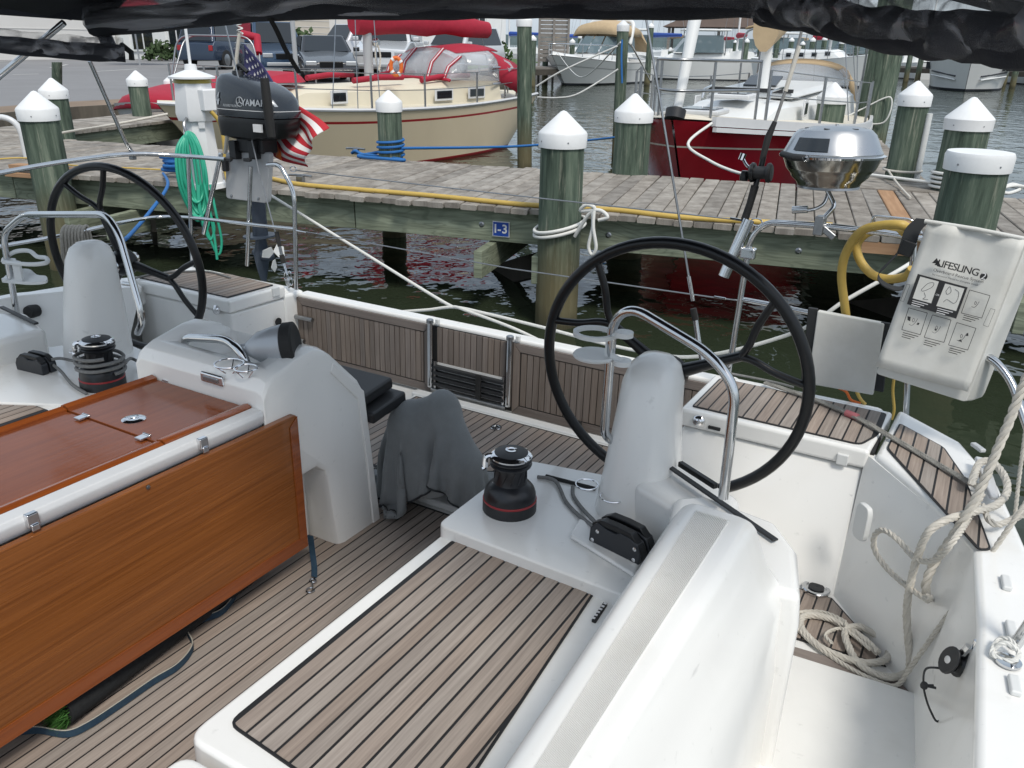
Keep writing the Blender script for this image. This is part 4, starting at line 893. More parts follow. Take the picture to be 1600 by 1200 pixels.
g = MB(); g.grid([[V((-2.8, 1.42 * math.cos(a), zc_ + .75 + .6 * math.sin(a) ** .6)) for a in [math.pi * k / 12 for k in range(13)]], [V((-4.2, 1.5 * math.cos(a), zc_ - .1 + .1 * math.sin(a))) for a in [math.pi * k / 12 for k in range(13)]]]); g.build('aft_curtain', M['tan_canvas'], my, smooth=70, solid=.03)
g = MB(); g.tube(rounded([V((-1.4, 1.4, zc_ + .4)), V((-1.9, 1.35, zc_ + 1.55)), V((-1.9, -1.35, zc_ + 1.55)), V((-1.4, -1.4, zc_ + .4))], .4), .12, 8); g.build('radar_arch', M['white_boat'], my, smooth=60)
g = MB(); g.lathe([(.3, 0), (.32, .1), (.25, .2), (0, .22)], Matrix.Translation((-1.9, 0, zc_ + 1.6)), 20); g.build('radar_dome', M['white_boat'], my)
g = MB(); zz_ = sheer_at(st, 4).z
g.tube(spline([V((-.2, 1.62, zz_ + .55)), V((2, 1.35, zz_ + .58)), V((4, .55, zz_ + .62)), V((4.75, 0, zz_ + .62)), V((4, -.55, zz_ + .62)), V((2, -1.35, zz_ + .58)), V((-.2, -1.62, zz_ + .55))], 5), .03, 7)
for x, y in ((.8, 1.5), (2, 1.35), (3.1, .95), (4.1, .48), (.8, -1.5), (2, -1.35), (3.1, -.95), (4.1, -.48)): g.tube([V((x, y * .97, zz_ - .15)), V((x, y, zz_ + .58))], .024, 6)
g.build('bow_rail', M['steel'], my, smooth=60)
for pts, lab in (([my.matrix_world @ V((4.4, .2, 1.6)), Wd(905, 120, 30), Wd(970, 66, 15.6)], 'white mooring line from the motor yacht bow up to a tall piling'), ([Wd(840, 152, 16.2), Wd(870, 153, 15.8), Wd(900, 148, 15.6), Wd(940, 125, 15.6), Wd(966, 108, 15.6)], 'white mooring line sagging from the cream stern to a tall piling'), ([Wd(838, 135, 16), Wd(880, 110, 15.8), Wd(965, 72, 15.6)], 'white mooring line rising from the cream stern to a tall piling'), ([Wd(985, 68, 15.6), Wd(1000, 95, 17), Wd(1015, 125, 20)], 'white mooring line slanting down right of the tall piling')):
    wrope('white_rope', lab, 'rope', pts, .016, 'rope_clean')
wrope('blue_rope', 'blue line hanging straight down the tall mooring piling', 'rope', [Wd(972, 62, 15.4), Wd(971, 90, 15.35), Wd(972, 130, 15.3)], .018, 'rope_blue')
# ---------------- white power boat, bow on
pb_, L = place('motor_boat', 'white motor boat seen bow-on with dark hull windows at the right', 'motor boat', (-2.1, 50.2, 0), (-2.6, 60, 0))
m_, st = hull_mesh(L, 4.3, 2.2, 1.8, 1.0, .1, .95, [(0, 0), (.35, 0), (.7, 0), (.95, 1)], dep=.3, full=.5, vee=.35); m_.build('hull', [M['white_boat'], M['antifoul']], pb_, smooth=45)
deck_mesh(st, .02, .2).build('deck', M['white_boat'], pb_, smooth=60); cabin(pb_, st, -2.5, 2.5, 1.7, .9, .9, .3, mt='white_boat')
for s in (1, -1):
    p = st[-8][0 if s > 0 else -1]; g = MB(); q = [V((p.x, s * p.y * .985, p.z * .72)), V((p.x - 1.6, s * st[-12][0].y * 1.005, p.z * .72)), V((p.x - 1.6, s * st[-12][0].y * 1.0, p.z * .52)), V((p.x, s * p.y * .94, p.z * .52))]; g.prism([v_ + V((.0, s * .02, 0)) for v_ in q], (.02, s * .04, 0)); g.build('hull_window', M['glass'], pb_, smooth=0)
    for k in range(2):
        a = sheer_at(st, L / 2 - .9, s); b = sheer_at(st, L / 2 - 3.0, s); g = MB(); g.tube([V((a.x - .45, a.y * .78, .55 + k * .18)), V((b.x, b.y * .94, .72 + k * .2))], .04, 6); g.build('spray_rail', M['antifoul'] if k else M['white_boat'], pb_)
g = MB(); zz_ = 2.2; g.tube(spline([V((-1, 1.95, zz_ + .5)), V((2.5, 1.6, zz_ + .6)), V((4.6, .3, zz_ + .7)), V((4.6, -.3, zz_ + .7)), V((2.5, -1.6, zz_ + .6)), V((-1, -1.95, zz_ + .5))], 5), .03, 7)
for x, y in ((0, 1.85), (2.5, 1.58), (4, .6), (4, -.6), (2.5, -1.58), (0, -1.85)): g.tube([V((x, y, zz_ - .2)), V((x, y, zz_ + .6))], .025, 6)
g.build('bow_rail', M['steel'], pb_, smooth=60)
# ---------------- white workboat behind the maroon one
wb, L = place('sailboat', 'small white sailboat behind the maroon boat stern', 'sailboat', (-6.6, 50.6, 0), (-13.6, 53.2, 0))
m_, st = hull_mesh(L, 2.5, 1.7, 1.35, .5, .4, .7, [(0, 0), (.3, 0), (.7, 0), (.94, 1)], dep=.3); m_.build('hull', [M['white_boat'], M['antifoul']], wb, smooth=45); deck_mesh(st, .02).build('deck', M['white_boat'], wb, smooth=60)
cabin(wb, st, -1.8, 1.8, .9, .6, .6, .45, mt='white_boat')
for x in (-1.2, -.4, .4, 1.2): port_window(wb, x, .3, .2, -(.84 - .03 * x), sheer_at(st, x).z + .3); 
g = MB(); g.tube([V((.8, 0, 1.8)), V((.8, 0, 12))], .09, 10); g.build('mast', M['grey_alu'], wb)
for s in (1, -1): stanchions(wb, st, (-3, -1.5, 0, 1.5, 3), s, .6)
# ---------------- small white boat at the right edge
db_, L = place('dinghy', 'white boat bow just showing at the right edge', 'boat', (1.02, 12.35, 0), (2.4, 16.5, 0))
m_, st = hull_mesh(L, 2.2, 1.05, .8, .4, .1, .9, [(0, 0), (.12, 0), (.5, 0), (.95, 1)], dep=.3, vee=.2); m_.build('hull', [M['white_boat'], M['antifoul']], db_, smooth=50); deck_mesh(st, .02, .1).build('deck', M['white_boat'], db_, smooth=60)
# ---------------- red covered runabout on the left
rb_, L = place('runabout', 'small grey boat under a red canvas cover beside the left finger pier', 'boat', (-12.7, 9.3, 0), (-16.1, 14.8, 0))
m_, st = hull_mesh(L, 2.2, 1.05, .8, .5, .1, .9, [(0, 0), (.5, 0), (.95, 1)], dep=.3); m_.build('hull', [M['board_grey1'] if 'board_grey1' in M else M['alu'], M['antifoul']], rb_, smooth=50)
g = MB(); rows = []
for q in st:
    t = (q[0].x + L / 2) / L; h = .10 + .40 * math.sin(min(1, max(0, (1 - t) * 1.5)) * math.pi / 2) * (1 if t > .05 else .8); r = []
    for k in range(9):
        u = k / 8; p = q[0].lerp(q[-1], u); r.append(V((p.x, p.y * 1.02, p.z + .02 + h * (1 - abs(2 * u - 1) ** 1.7) - (.12 if k in (0, 8) else 0))))
    rows.append(r)
g.grid(rows); g.build('cover', M['red_canvas'], rb_, smooth=60, solid=.02)
g = MB(); fo1 = [V((-1.2, 1.0, 1.0)), V((-2.0, .8, 2.1)), V((-2.0, -.8, 2.1)), V((-1.2, -1.0, 1.0))]
for dx in (0, .5): g.tube(rounded([p + V((dx, 0, 0)) if 0 < i < 3 else p for i, p in enumerate(fo1)], .3), .02, 7)
g.build('bimini_frame', M['steel_dull'], rb_, smooth=60)
g = MB(); g.tube([V((-1.75, .84, 1.75)), V((-1.95, .8, 2.08)), V((-2.0, .45, 2.14))], .09, 8); g.build('folded_bimini', M['red_canvas'], rb_, smooth=60)
# ================================================================== shore: buildings, cars, planting, far marina
M['block'] = mat('beige_block_wall', (.50, .46, .40), .9, noise_amt=.5, noise_scale=.6, dark=.85, coords='World', bump=.2, bump_scale=4)
M['pale_wall'] = mat('pale_render_wall', (.60, .59, .57), .9, noise_amt=.5, noise_scale=.5, dark=.88, coords='World')
M['leaf'] = mat('shrub_leaves', (.045, .085, .025), .8, rnd=.2, noise_amt=.8, noise_scale=6, dark=.45, coords='World'); M['leaf_y'] = mat('yellow_shrub_leaves', (.35, .30, .03), .8, noise_amt=.8, noise_scale=6, dark=.5, coords='World')
M['roof_brown'] = mat('brown_shingle_roof', (.10, .07, .055), .9, noise_amt=.6, noise_scale=1, dark=.7, coords='World'); M['wood_grey'] = mat('grey_timber', (.24, .22, .20), .9, noise_amt=.8, noise_scale=1.5, dark=.6, coords='World', stretch=(1, 1, 4))
def building(name, label, p, q, h, wall_mt, depth=12, wins=(), doors=(), course=0, trim=True):
    d_ = V((q.x - p.x, q.y - p.y, 0)); Lb = d_.length; o = empty(name, mat=Matrix.Translation((p.x, p.y, GZ)) @ Matrix.Rotation(math.atan2(d_.y, d_.x), 4, 'Z')); tag(o, label, 'building')
    g = MB(); g.box((Lb / 2, depth / 2, h / 2), (Lb, depth, h)); w = g.build('wall', M[wall_mt], o, smooth=0)
    if course:
        g = MB(); z = course
        while z < h: g.box((Lb / 2, -.012, z), (Lb, .03, .035)); z += course
        c = g.build('block_course', M['pale_wall'], o, smooth=0); c['kind'] = 'stuff'
    for (x, z, ww, hh) in wins:
        g = MB(); g.box((x, -.04, z), (ww + .25, .1, hh + .25)); f = g.build('window', M['white_boat'], o, smooth=0); g = MB(); g.box((x, -.09, z), (ww, .04, hh)); g.build('pane', M['glass'], f, smooth=0)
        g = MB(); g.box((x, -.12, z), (.07, .04, hh)); g.build('mullion', M['white_boat'], f, smooth=0)
    g = MB(); g.box((Lb / 2, depth / 2, h + .15), (Lb + .4, depth + .4, .3)); g.build('roof', M['white_boat'], o, smooth=0)
    return o
a_, b_, c_, d__ = Wd(-260, 95, 52), Wd(185, 88, 58), Wd(345, 84, 64), Wd(640, 75, 74)
building('building', 'pale rendered building wall at the far left of the parking lot', a_, b_, 6.5, 'pale_wall', course=1.6)
building('building', 'white shopfront with dark windows behind the parking lot', b_ + V((.2, .2, 0)), c_, 3.6, 'white_boat', wins=[(1.6, 1.5, 1.6, 1.9), (4.4, 1.5, 1.2, 2.2), (7.6, 1.5, 2.2, 1.8), (10.6, 1.5, 1.4, 1.8)])
building('building', 'beige block building behind the parked cars', c_ + V((.3, .3, 0)), d__, 8.5, 'block', course=.42, wins=[(21, 5.6, 2.4, 1.2)])
building('building', 'long pale upper building rising behind the shopfront', b_ + V((-6, 12, 0)), c_ + V((6, 12, 0)), 8, 'pale_wall', wins=[(4, 5.8, 1.2, .8), (9, 5.8, 1.2, .8), (14, 5.8, 1.2, .8), (19, 5.8, 1.2, .8)])
building('building', 'white house behind the red sail cover', Wd(660, 70, 90), Wd(790, 70, 96), 4.6, 'white_boat', wins=[(3, 3, 1.5, 1.2), (7, 3, 1.5, 1.2)])
# cars
def car(label, px, py, dist_z, yaw_to_cam, paint, kind='sedan'):
    p = Wd(px, py, dist_z); p.z = GZ; tocam = math.atan2(-p.y, -p.x); o = empty('parked_car' if kind != 'pickup' else 'pickup_truck', mat=Matrix.Translation(p) @ Matrix.Rotation(tocam + yaw_to_cam, 4, 'Z')); tag(o, label, 'car' if kind != 'pickup' else 'truck', 'cars parked along the quay')
    mt = mat('car_paint', paint, .25, metal=.3, coat=.7); T = {'sedan': (4.6, .9, .78, 1.42, ((2.3, .5), (2.25, .62), (1.2, .92), (-1.6, .98), (-2.25, .9), (-2.3, .55)), (1.15, .35, -1.2, -1.9)), 'suv': (4.8, .95, .95, 1.85, ((2.4, .6), (2.35, .85), (1.3, 1.12), (-2.2, 1.16), (-2.35, 1.0), (-2.4, .6)), (1.2, .55, -2.0, -2.3)), 'pickup': (5.6, 1.0, 1.05, 1.95, ((2.8, .65), (2.75, 1.0), (1.5, 1.25), (-2.7, 1.25), (-2.8, 1.2), (-2.8, .7)), (1.3, .7, -.9, -1.1))}[kind]
    L_, hw_, belt, H_, prof_, cab = T; low = .26 if kind == 'sedan' else .38
    g = MB(); g.loft([[V((x, -hw_ * k * .97, low)), V((x, -hw_ * k, (low + z) * .55)), V((x, -hw_ * k * .93, z)), V((x, 0, z + .04)), V((x, hw_ * k * .93, z)), V((x, hw_ * k, (low + z) * .55)), V((x, hw_ * k * .97, low))] for (x, z), k in zip(prof_, (.88, .95, 1, 1, .96, .9))]); g.build('body', mt, o, bevel=.05, bseg=3, smooth=40)
    zb_ = prof_[2][1] - .02; b4 = [V((cab[0], -hw_ * .9, zb_)), V((cab[0], hw_ * .9, zb_)), V((cab[3], hw_ * .9, zb_)), V((cab[3], -hw_ * .9, zb_))]; t4 = [V((cab[1], -hw_ * .72, H_)), V((cab[1], hw_ * .72, H_)), V((cab[2], hw_ * .72, H_)), V((cab[2], -hw_ * .72, H_))]
    g = MB(); g.hexa(b4, t4); g.build('cabin', mt, o, bevel=.06, bseg=3)
    def pane(nm, q, off):
        c = sum(q, V((0, 0, 0))) / 4; g = MB(); g.prism([c + (v_ - c) * .86 + off for v_ in q], off * .5); g.build(nm, M['glass'], o, smooth=0)
    pane('windscreen', [b4[0], b4[1], t4[1], t4[0]], V((.02, 0, .012))); pane('rear_window', [b4[2], b4[3], t4[3], t4[2]], V((-.02, 0, .012))); pane('side_window', [b4[1], b4[2], t4[2], t4[1]], V((0, .02, .008))); pane('side_window', [b4[3], b4[0], t4[0], t4[3]], V((0, -.02, .008)))
    for x in (L_ * .31, -L_ * .31):
        for s in (-1, 1):
            g = MB(); r_ = .33 if kind == 'sedan' else .4; g.lathe([(0, -.11), (r_, -.11), (r_, .11), (r_ * .7, .12), (0, .1)], axis_m((x, s * (hw_ - .1), r_), (0, s, 0)), 20); w_ = g.build('wheel', M['rubber'], o); g = MB(); g.lathe([(r_ * .62, .115), (r_ * .55, .13), (0, .125)], axis_m((x, s * (hw_ - .1), r_), (0, s, 0)), 16); g.build('rim', M['steel_dull'], w_)
    zf = (prof_[0][1] + prof_[1][1]) / 2
    for s in (-1, 1):
        g = MB(); g.box((L_ / 2 - .05, s * hw_ * .68, zf + .05), (.12, .34, .14)); g.build('headlight', M['silver'], o, bevel=.03); g = MB(); g.box((-L_ / 2 + .04, s * hw_ * .78, zf + .15), (.1, .18, .22)); g.build('tail_light', M['red_paint'], o, bevel=.02)
        g = MB(); g.box((cab[0] - .15, s * (hw_ + .08), zb_ + .12), (.12, .2, .14)); g.build('mirror', mt, o, bevel=.03)
    g = MB(); g.box((L_ / 2 - .02, 0, zf + .02), (.08, hw_ * .8, .18)); g.build('grille', M['black'], o, bevel=.02); g = MB(); g.box((L_ / 2 + .01, 0, low + .12), (.1, hw_ * 1.5, .12)); g.build('bumper', M['silver'] if kind != 'sedan' else mt, o, bevel=.03)
    if kind == 'pickup': g = MB(); g.box((-1.95, 0, 1.28), (1.5, 1.6, .06)); g.build('bed', M['black_matte'], o, smooth=0)
    return o
car('dark grey sedan facing the water in front of the block building', 507, 120, 30, R(6), (.018, .02, .024))
car('blue sport utility car with pale windscreen behind the flag', 428, 118, 33, R(12), (.02, .05, .10), 'suv')
car('dark blue sport utility car seen from behind at left', 352, 92, 42, R(150), (.015, .03, .06), 'suv')
car('white pickup truck behind the red sail cover mast', 612, 112, 33, R(-8), (.62, .63, .64), 'pickup')
car('second white pickup truck beyond the dark grey sedan', 560, 100, 42, R(-50), (.6, .6, .62), 'pickup')
car('white car half hidden behind the red dodger', 720, 108, 37, R(-30), (.6, .61, .62), 'suv')
# lamp post, shrubs, umbrella
lp_ = Wd(463, 108, 27); g = MB(); g.tube([V((0, 0, 0)), V((0, 0, 7))], .07, 10); o = g.build('lamp_post', M['grey_alu']); o.location = (lp_.x, lp_.y, GZ); tag(o, 'grey lamp post beside the dark grey sedan', 'lamp post')
def shrub(label, px, py, dist, r, mt):
    p = Wd(px, py, dist); o = empty('shrub', (p.x, p.y, GZ)); tag(o, label, 'shrub', 'shrubs by the buildings'); g = MB(); rr_ = random.Random(px)
    for k in range(420):
        a = rr_.uniform(0, 6.28); b = math.acos(rr_.uniform(-.2, 1)); q = r * rr_.uniform(.6, 1.05) * (1 + .25 * math.sin(a * 3)); c = V((math.sin(b) * math.cos(a) * q, math.sin(b) * math.sin(a) * q, .25 * r + math.cos(b) * q * .8)); e = V((rr_.uniform(-1, 1), rr_.uniform(-1, 1), rr_.uniform(-1, 1))).normalized() * r * .16; f_ = e.orthogonal().normalized() * r * .1
        g.add([c - e, c + f_, c + e, c - f_], [(0, 1, 2, 3)])
    g.build('foliage', M[mt], o, smooth=0, recalc=False); g = MB(); g.tube([V((0, 0, 0)), V((0, 0, r * .7))], .06, 6); g.build('stem', M['wood_grey'], o)
for a in (('low dark green shrub by the shopfront', 318, 84, 56, 1.3, 'leaf'), ('dark green shrub against the block wall', 458, 78, 62, 1.7, 'leaf'), ('yellow shrub behind the dark grey sedan', 522, 78, 60, 1.2, 'leaf_y'), ('small green shrub left of the shopfront', 300, 86, 55, .8, 'leaf'), ('green shrub in a pot in front of the shopfront', 252, 86, 54, .9, 'leaf'), ('green shrub at the lawn edge right of the red dodger', 765, 84, 60, 1.2, 'leaf')): shrub(*a)
pu = Wd(216, 84, 46); um = wthing('parasol', 'red parasol in front of the shopfront', 'parasol', (pu.x, pu.y, GZ)); g = MB(); g.tube([V((0, 0, 0)), V((0, 0, 3.2))], .04, 8); g.build('pole', M['grey_alu'], um); g = MB(); g.lathe([(1.55, 2.55), (1.5, 2.6), (.8, 3.05), (0, 3.25)], IDENT, 12); g.build('canopy', M['red_canvas'], um, smooth=20)
# timber lattice tower and far docks
tw_ = Wd(864, 100, 46); tt = wthing('timber_screen', 'tall grey timber screen beside the motor yacht', 'screen', (tw_.x, tw_.y, 0), .5)
for k in range(14):
    g = MB(); g.box((0, 0, 1.2 + k * .2), (1.5, .06, .17)); g.build('board', M['wood_grey'], tt, smooth=0)
for x in (-.75, 0, .75): g = MB(); g.box((x, -.07, 1.9), (.12, .1, 4.2)); g.build('post', M['wood_grey'], tt, smooth=0)
def far_dock(label, p, q, z=.9, w=1.5):
    d_ = q - p; Ld = V((d_.x, d_.y, 0)).length; o = empty('far_dock', mat=Matrix.Translation((p.x, p.y, 0)) @ Matrix.Rotation(math.atan2(d_.y, d_.x), 4, 'Z')); tag(o, label, 'dock')
    g = MB(); g.box((Ld / 2, 0, z - .06), (Ld, w, .1)); g.build('deck', M['wood_grey'], o, smooth=0); g = MB(); g.box((Ld / 2, -w / 2, z - .25), (Ld, .1, .28)); g.build('stringer', M['beam_dark'], o, smooth=0)
    return o
ORD = 'first second third fourth fifth sixth seventh eighth ninth tenth eleventh twelfth thirteenth fourteenth fifteenth sixteenth seventeenth eighteenth nineteenth twentieth twenty-first twenty-second twenty-third twenty-fourth twenty-fifth twenty-sixth'.split()
def far_pile(px, dist, h, r, lab): p = Wd(px, 100, dist); piling(p.x, p.y, r, h, lab, 'far dock pilings', seg=10)
for lab, a, b in (('dark far dock beside the white motor yacht', Wd(800, 100, 44), Wd(878, 100, 46)), ('far dock running behind the maroon sailboat', Wd(1020, 90, 60), Wd(1420, 90, 66)), ('far dock behind the bow-on motor boat', Wd(1380, 95, 66), Wd(1680, 95, 62))): far_dock(lab, a, b)
fb_ = [ob for ob in bpy.data.objects if ob.get('label', '').startswith('dark far dock')]
FP = ((832, 43, 2.2), (852, 47, 1.9), (893, 52, 2.1), (905, 60, 2.4), (930, 66, 2.2), (1013, 47, 2.9), (1046, 58, 1.7), (1068, 60, 2.6), (1090, 62, 2.2), (1163, 58, 2.3), (1185, 60, 2.6), (1232, 60, 2.4), (1250, 63, 2.2), (1283, 61, 2.5), (1310, 62, 2.3), (1420, 62, 2.4), (1438, 60, 2.2), (1575, 61, 2.5), (1590, 58, 2.3), (985, 70, 2.4), (1105, 75, 2.2), (1145, 80, 2.3), (1210, 56, 2.6), (1265, 57, 2.4), (1335, 58, 2.5), (1352, 66, 2.3))
FPX = sorted(q[0] for q in FP)
for px, dist, h in FP:
    far_pile(px, dist, h, .16, ORD[FPX.index(px)] + ' small white-capped far piling counting from the left, beyond the near boats')
pv = Wd(1120, 80, 85); pav = wthing('pavilion', 'open pavilion with brown hipped roof in the far marina', 'pavilion', (pv.x, pv.y, .9), .3)
g = MB(); g.add([(-5, -4, 2.6), (5, -4, 2.6), (5, 4, 2.6), (-5, 4, 2.6), (-1.5, 0, 4.3), (1.5, 0, 4.3)], [(0, 1, 5, 4), (1, 2, 5), (2, 3, 4, 5), (3, 0, 4), (3, 2, 1, 0)]); g.build('roof', M['roof_brown'], pav, smooth=0)
for x in (-4.4, 0, 4.4):
    for y in (-3.4, 3.4): g = MB(); g.box((x, y, 1.2), (.25, .25, 2.9)); g.build('post', M['wood_grey'], pav, smooth=0)
g = MB(); g.box((0, 0, -.3), (11, 9, .6)); g.build('floor', M['wood_grey'], pav, smooth=0)
def far_boat(label, px, dist, rz, Lb, kind, group='boats in the far marina'):
    p = Wd(px, 100, dist); o = empty('far_boat', mat=Matrix.Translation((p.x, p.y, 0)) @ Matrix.Rotation(rz, 4, 'Z')); tag(o, label, 'boat', group)
    m_, st = hull_mesh(Lb, Lb * .33, 1.45, 1.1, .6, .1, .85, [(0, 0), (.4, 0), (.94, 1)], dep=.3, vee=.3); m_.build('hull', [M['white_boat'], M['antifoul']], o, smooth=45); deck_mesh(st, .02).build('deck', M['white_boat'], o, smooth=60)
    cabin(o, st, -Lb * .25, Lb * .25, Lb * .12, Lb * .07, .6, .3, mt='white_boat')
    if kind == 'sail':
        g = MB(); g.tube([V((.4, 0, 1.2)), V((.4, 0, 12.5))], .075, 8); g.build('mast', M['white_boat'], o); g = MB(); g.tube([V((.3, 0, 2.7)), V((-Lb * .36, 0, 2.7))], [.2, .12], 8); g.build('sail_cover', M[('print_blue', 'tan_canvas', 'red_canvas', 'white_canvas')[int(px) % 4]], o)
        for q in ((Lb / 2 - .2, 0), (-Lb / 2 + .1, 0), (.3, Lb * .15), (.3, -Lb * .15)): g = MB(); g.tube([V((.4, 0, 12.3)), V((q[0], q[1], 1.2))], .012, 4); g.build('stay', M['steel_dull'], o)
    else:
        zc = 1.9; g = MB(); g.hexa([V((1.4, -1, zc - .3)), V((1.4, 1, zc - .3)), V((-1.6, 1, zc - .3)), V((-1.6, -1, zc - .3))], [V((.6, -.85, zc + .7)), V((.6, .85, zc + .7)), V((-1.5, .85, zc + .7)), V((-1.5, -.85, zc + .7))]); g.build('wheelhouse', M['window_tint'], o, smooth=0)
        g = MB(); g.box((-.5, 0, zc + 1.0), (2.9, 2.1, .12)); g.build('hardtop', M['white_boat'], o, bevel=.05)
        for x in (.7, -1.7):
            for y in (-.9, .9): g = MB(); g.tube([V((x, y, zc - .4)), V((x, y, zc + 1))], .035, 6); g.build('post', M['steel_dull'], o)
    return o
FB = ((1085, 57, 3.6, 8, 'motor'), (1020, 72, 2.6, 9, 'sail'), (1150, 66, 2.0, 8, 'sail'), (1215, 68, 4.2, 9, 'motor'), (1270, 74, 2.4, 9, 'sail'), (1330, 70, 3.9, 8, 'motor'), (1405, 72, 2.2, 9, 'sail'), (1620, 66, 2.4, 10, 'motor'), (900, 95, 1.2, 10, 'sail'), (925, 110, 2.8, 9, 'sail'), (960, 90, 2.2, 9, 'motor'), (800, 80, 2.9, 9, 'sail'), (1450, 90, 2.5, 10, 'sail'), (1540, 95, 2.2, 10, 'sail'), (1045, 84, 2.3, 9, 'sail'), (1075, 92, 2.6, 9, 'sail'), (1130, 100, 2.1, 9, 'sail'), (1195, 88, 2.4, 9, 'sail'), (1245, 96, 2.0, 9, 'sail'), (865, 105, 2.3, 9, 'sail'), (990, 60, 2.0, 8, 'motor'))
FBX = sorted(q[0] for q in FB)
for px, dist, rz, Lb, kind in FB:
    far_boat(ORD[FBX.index(px)] + ' far boat from the left, ' + ('white with hardtop' if kind == 'motor' else 'white with bare mast') + (' beyond the maroon sailboat' if 1010 < px < 1300 else ' right of the tallest piling' if px > 1400 else ' behind the grill' if px > 1300 else ' around the white motor yacht'), px, dist, rz, Lb, kind)
# ================================================================== the yacht we stand on (boat frame)
yacht = empty('sailing_yacht', mat=BOAT)
tag(yacht, 'white sailing yacht cockpit with teak decks and twin black steering wheels', 'sailboat')
CX = -2.05
def ybuild(mb, name, mt, parent=None, **kw): return mb.build(name, M[mt] if isinstance(mt, str) else mt, parent or yacht, **kw)
def teak_panel(name, poly, z, pitch, parent=None, mt='teak', gap=.0062, axis=0, margin=.012, off=0.0, thick=.006, border=True):
    """laid teak panel: black caulked bed with single planks proud of it; poly in XY at height z"""
    poly = [V((p[0], p[1], z)) for p in poly]
    m_ = MB(); m_.prism([p + V((0, 0, -.004)) for p in poly], (0, 0, .0035)); bed = ybuild(m_, name, 'caulk', parent, smooth=0)
    inner = inset_poly(poly, margin) if margin else poly
    lo = min(p[axis] for p in inner); hi = max(p[axis] for p in inner); x = lo - ((lo - off) % pitch)
    while x < hi:
        pl = clip_poly(inner, axis, x + gap / 2, x + pitch - gap / 2)
        if pl:
            ext = max(p[axis] for p in pl) - min(p[axis] for p in pl)
            if ext > .008:
                # drop doubled points
                q = [pl[0]]
                for p in pl[1:]:
                    if (p - q[-1]).length > 2e-4: q.append(p)
                if len(q) > 2:
                    pm_ = MB(); pm_.prism([V((p.x, p.y, z - .0032)) for p in q], (0, 0, .0042)); pm_.build('plank', M[mt], bed, smooth=0)
        x += pitch
    return bed
# ---------------- cockpit sole
m_ = MB(); m_.prism([(-3.9, -.6, -.005), (.1, -.6, -.005), (.1, 2.2, -.005), (-.2, 2.75, -.005), (-.9, 3.32, -.005), (-3.3, 3.32, -.005), (-4.1, 2.7, -.005)], (0, 0, -.12))
ybuild(m_, 'cockpit_floor', 'gel2', smooth=0)
teak_panel('sole_deck', [(-2.4, -.1), (-1.16, -.1), (-1.16, 2.3), (-2.4, 2.3)], 0, .0415)
teak_panel('aft_sole_deck', [(-2.35, 2.42), (-.95, 2.42), (-.95, 3.16), (-2.35, 3.16)], .028, .0415)
m_ = MB(); m_.box((-1.65, 2.36, .012), (1.5, .085, .03)); m_.box((-1.65, 3.21, .008), (1.5, .06, .05)); m_.box((-1.65, 2.8, .006), (1.46, .8, .03)); ybuild(m_, 'floor_sill', 'gel2', bevel=.01, bseg=3)
def drain(name, c, r, z):
    o = MB(); o.lathe([(r, z - .004), (r, z + .004), (r * .92, z + .007), (r * .72, z + .007), (r * .68, z + .003), (r * .3, z + .003), (r * .28, z + .006), (0, z + .006)], Matrix.Translation((c.x, c.y, 0)), 32)
    return ybuild(o, name, 'steel')
drain('deck_plate', Bz(775, 669, .03), .028, .031)
# helm well on the right
m_ = MB(); m_.prism([(-.42, .2, .0), (.26, .2, .0), (.26, 2.25, 0), (-.1, 2.85, 0), (-.9, 2.85, 0), (-.9, 2.3, 0), (-.42, 2.1, 0)], (0, 0, -.06)); ybuild(m_, 'helm_well_floor', 'gel2', smooth=0)
m_ = MB(); a0, a1 = Bz(1215, 1020, .0), Bz(1440, 1090, 0)
m_.prism([V((a0.x, a0.y - .012, .002)), V((a1.x + .04, a1.y - .012, .002)), V((.25, 1.1, .05)), V((-.25, 1.1, .05))], (0, 0, .02)); ybuild(m_, 'foot_ramp', 'gel2', bevel=.008)
wp_ = [Bz(1241, 912, .004), Bz(1300, 938, .004), Bz(1312, 955, .004), Bz(1425, 1085, .004), Bz(1415, 1088, .004), Bz(1236, 1022, .004)]
teak_panel('helm_teak', [Bz(1200, 905, .004), Bz(1300, 935, .004), Bz(1345, 985, .004), Bz(1385, 1042, .004), Bz(1200, 985, .004)], .006, .043, margin=.006)
m_ = MB(); q0, q1, q2, q3 = Bz(1200, 1000, .006), Bz(1395, 1058, .006), Bz(1428, 1090, .006), Bz(1200, 1022, .006)
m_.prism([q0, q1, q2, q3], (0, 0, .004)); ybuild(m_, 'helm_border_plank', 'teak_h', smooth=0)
dr = Bz(1275, 921, .01); drain('drain_flange', dr, .046, .012)
m_ = MB(); m_.lathe([(.026, .014), (.026, .021), (.012, .023), (0, .020)], Matrix.Translation((dr.x, dr.y, 0)), 24); ybuild(m_, 'drain_plug', 'black_matte')
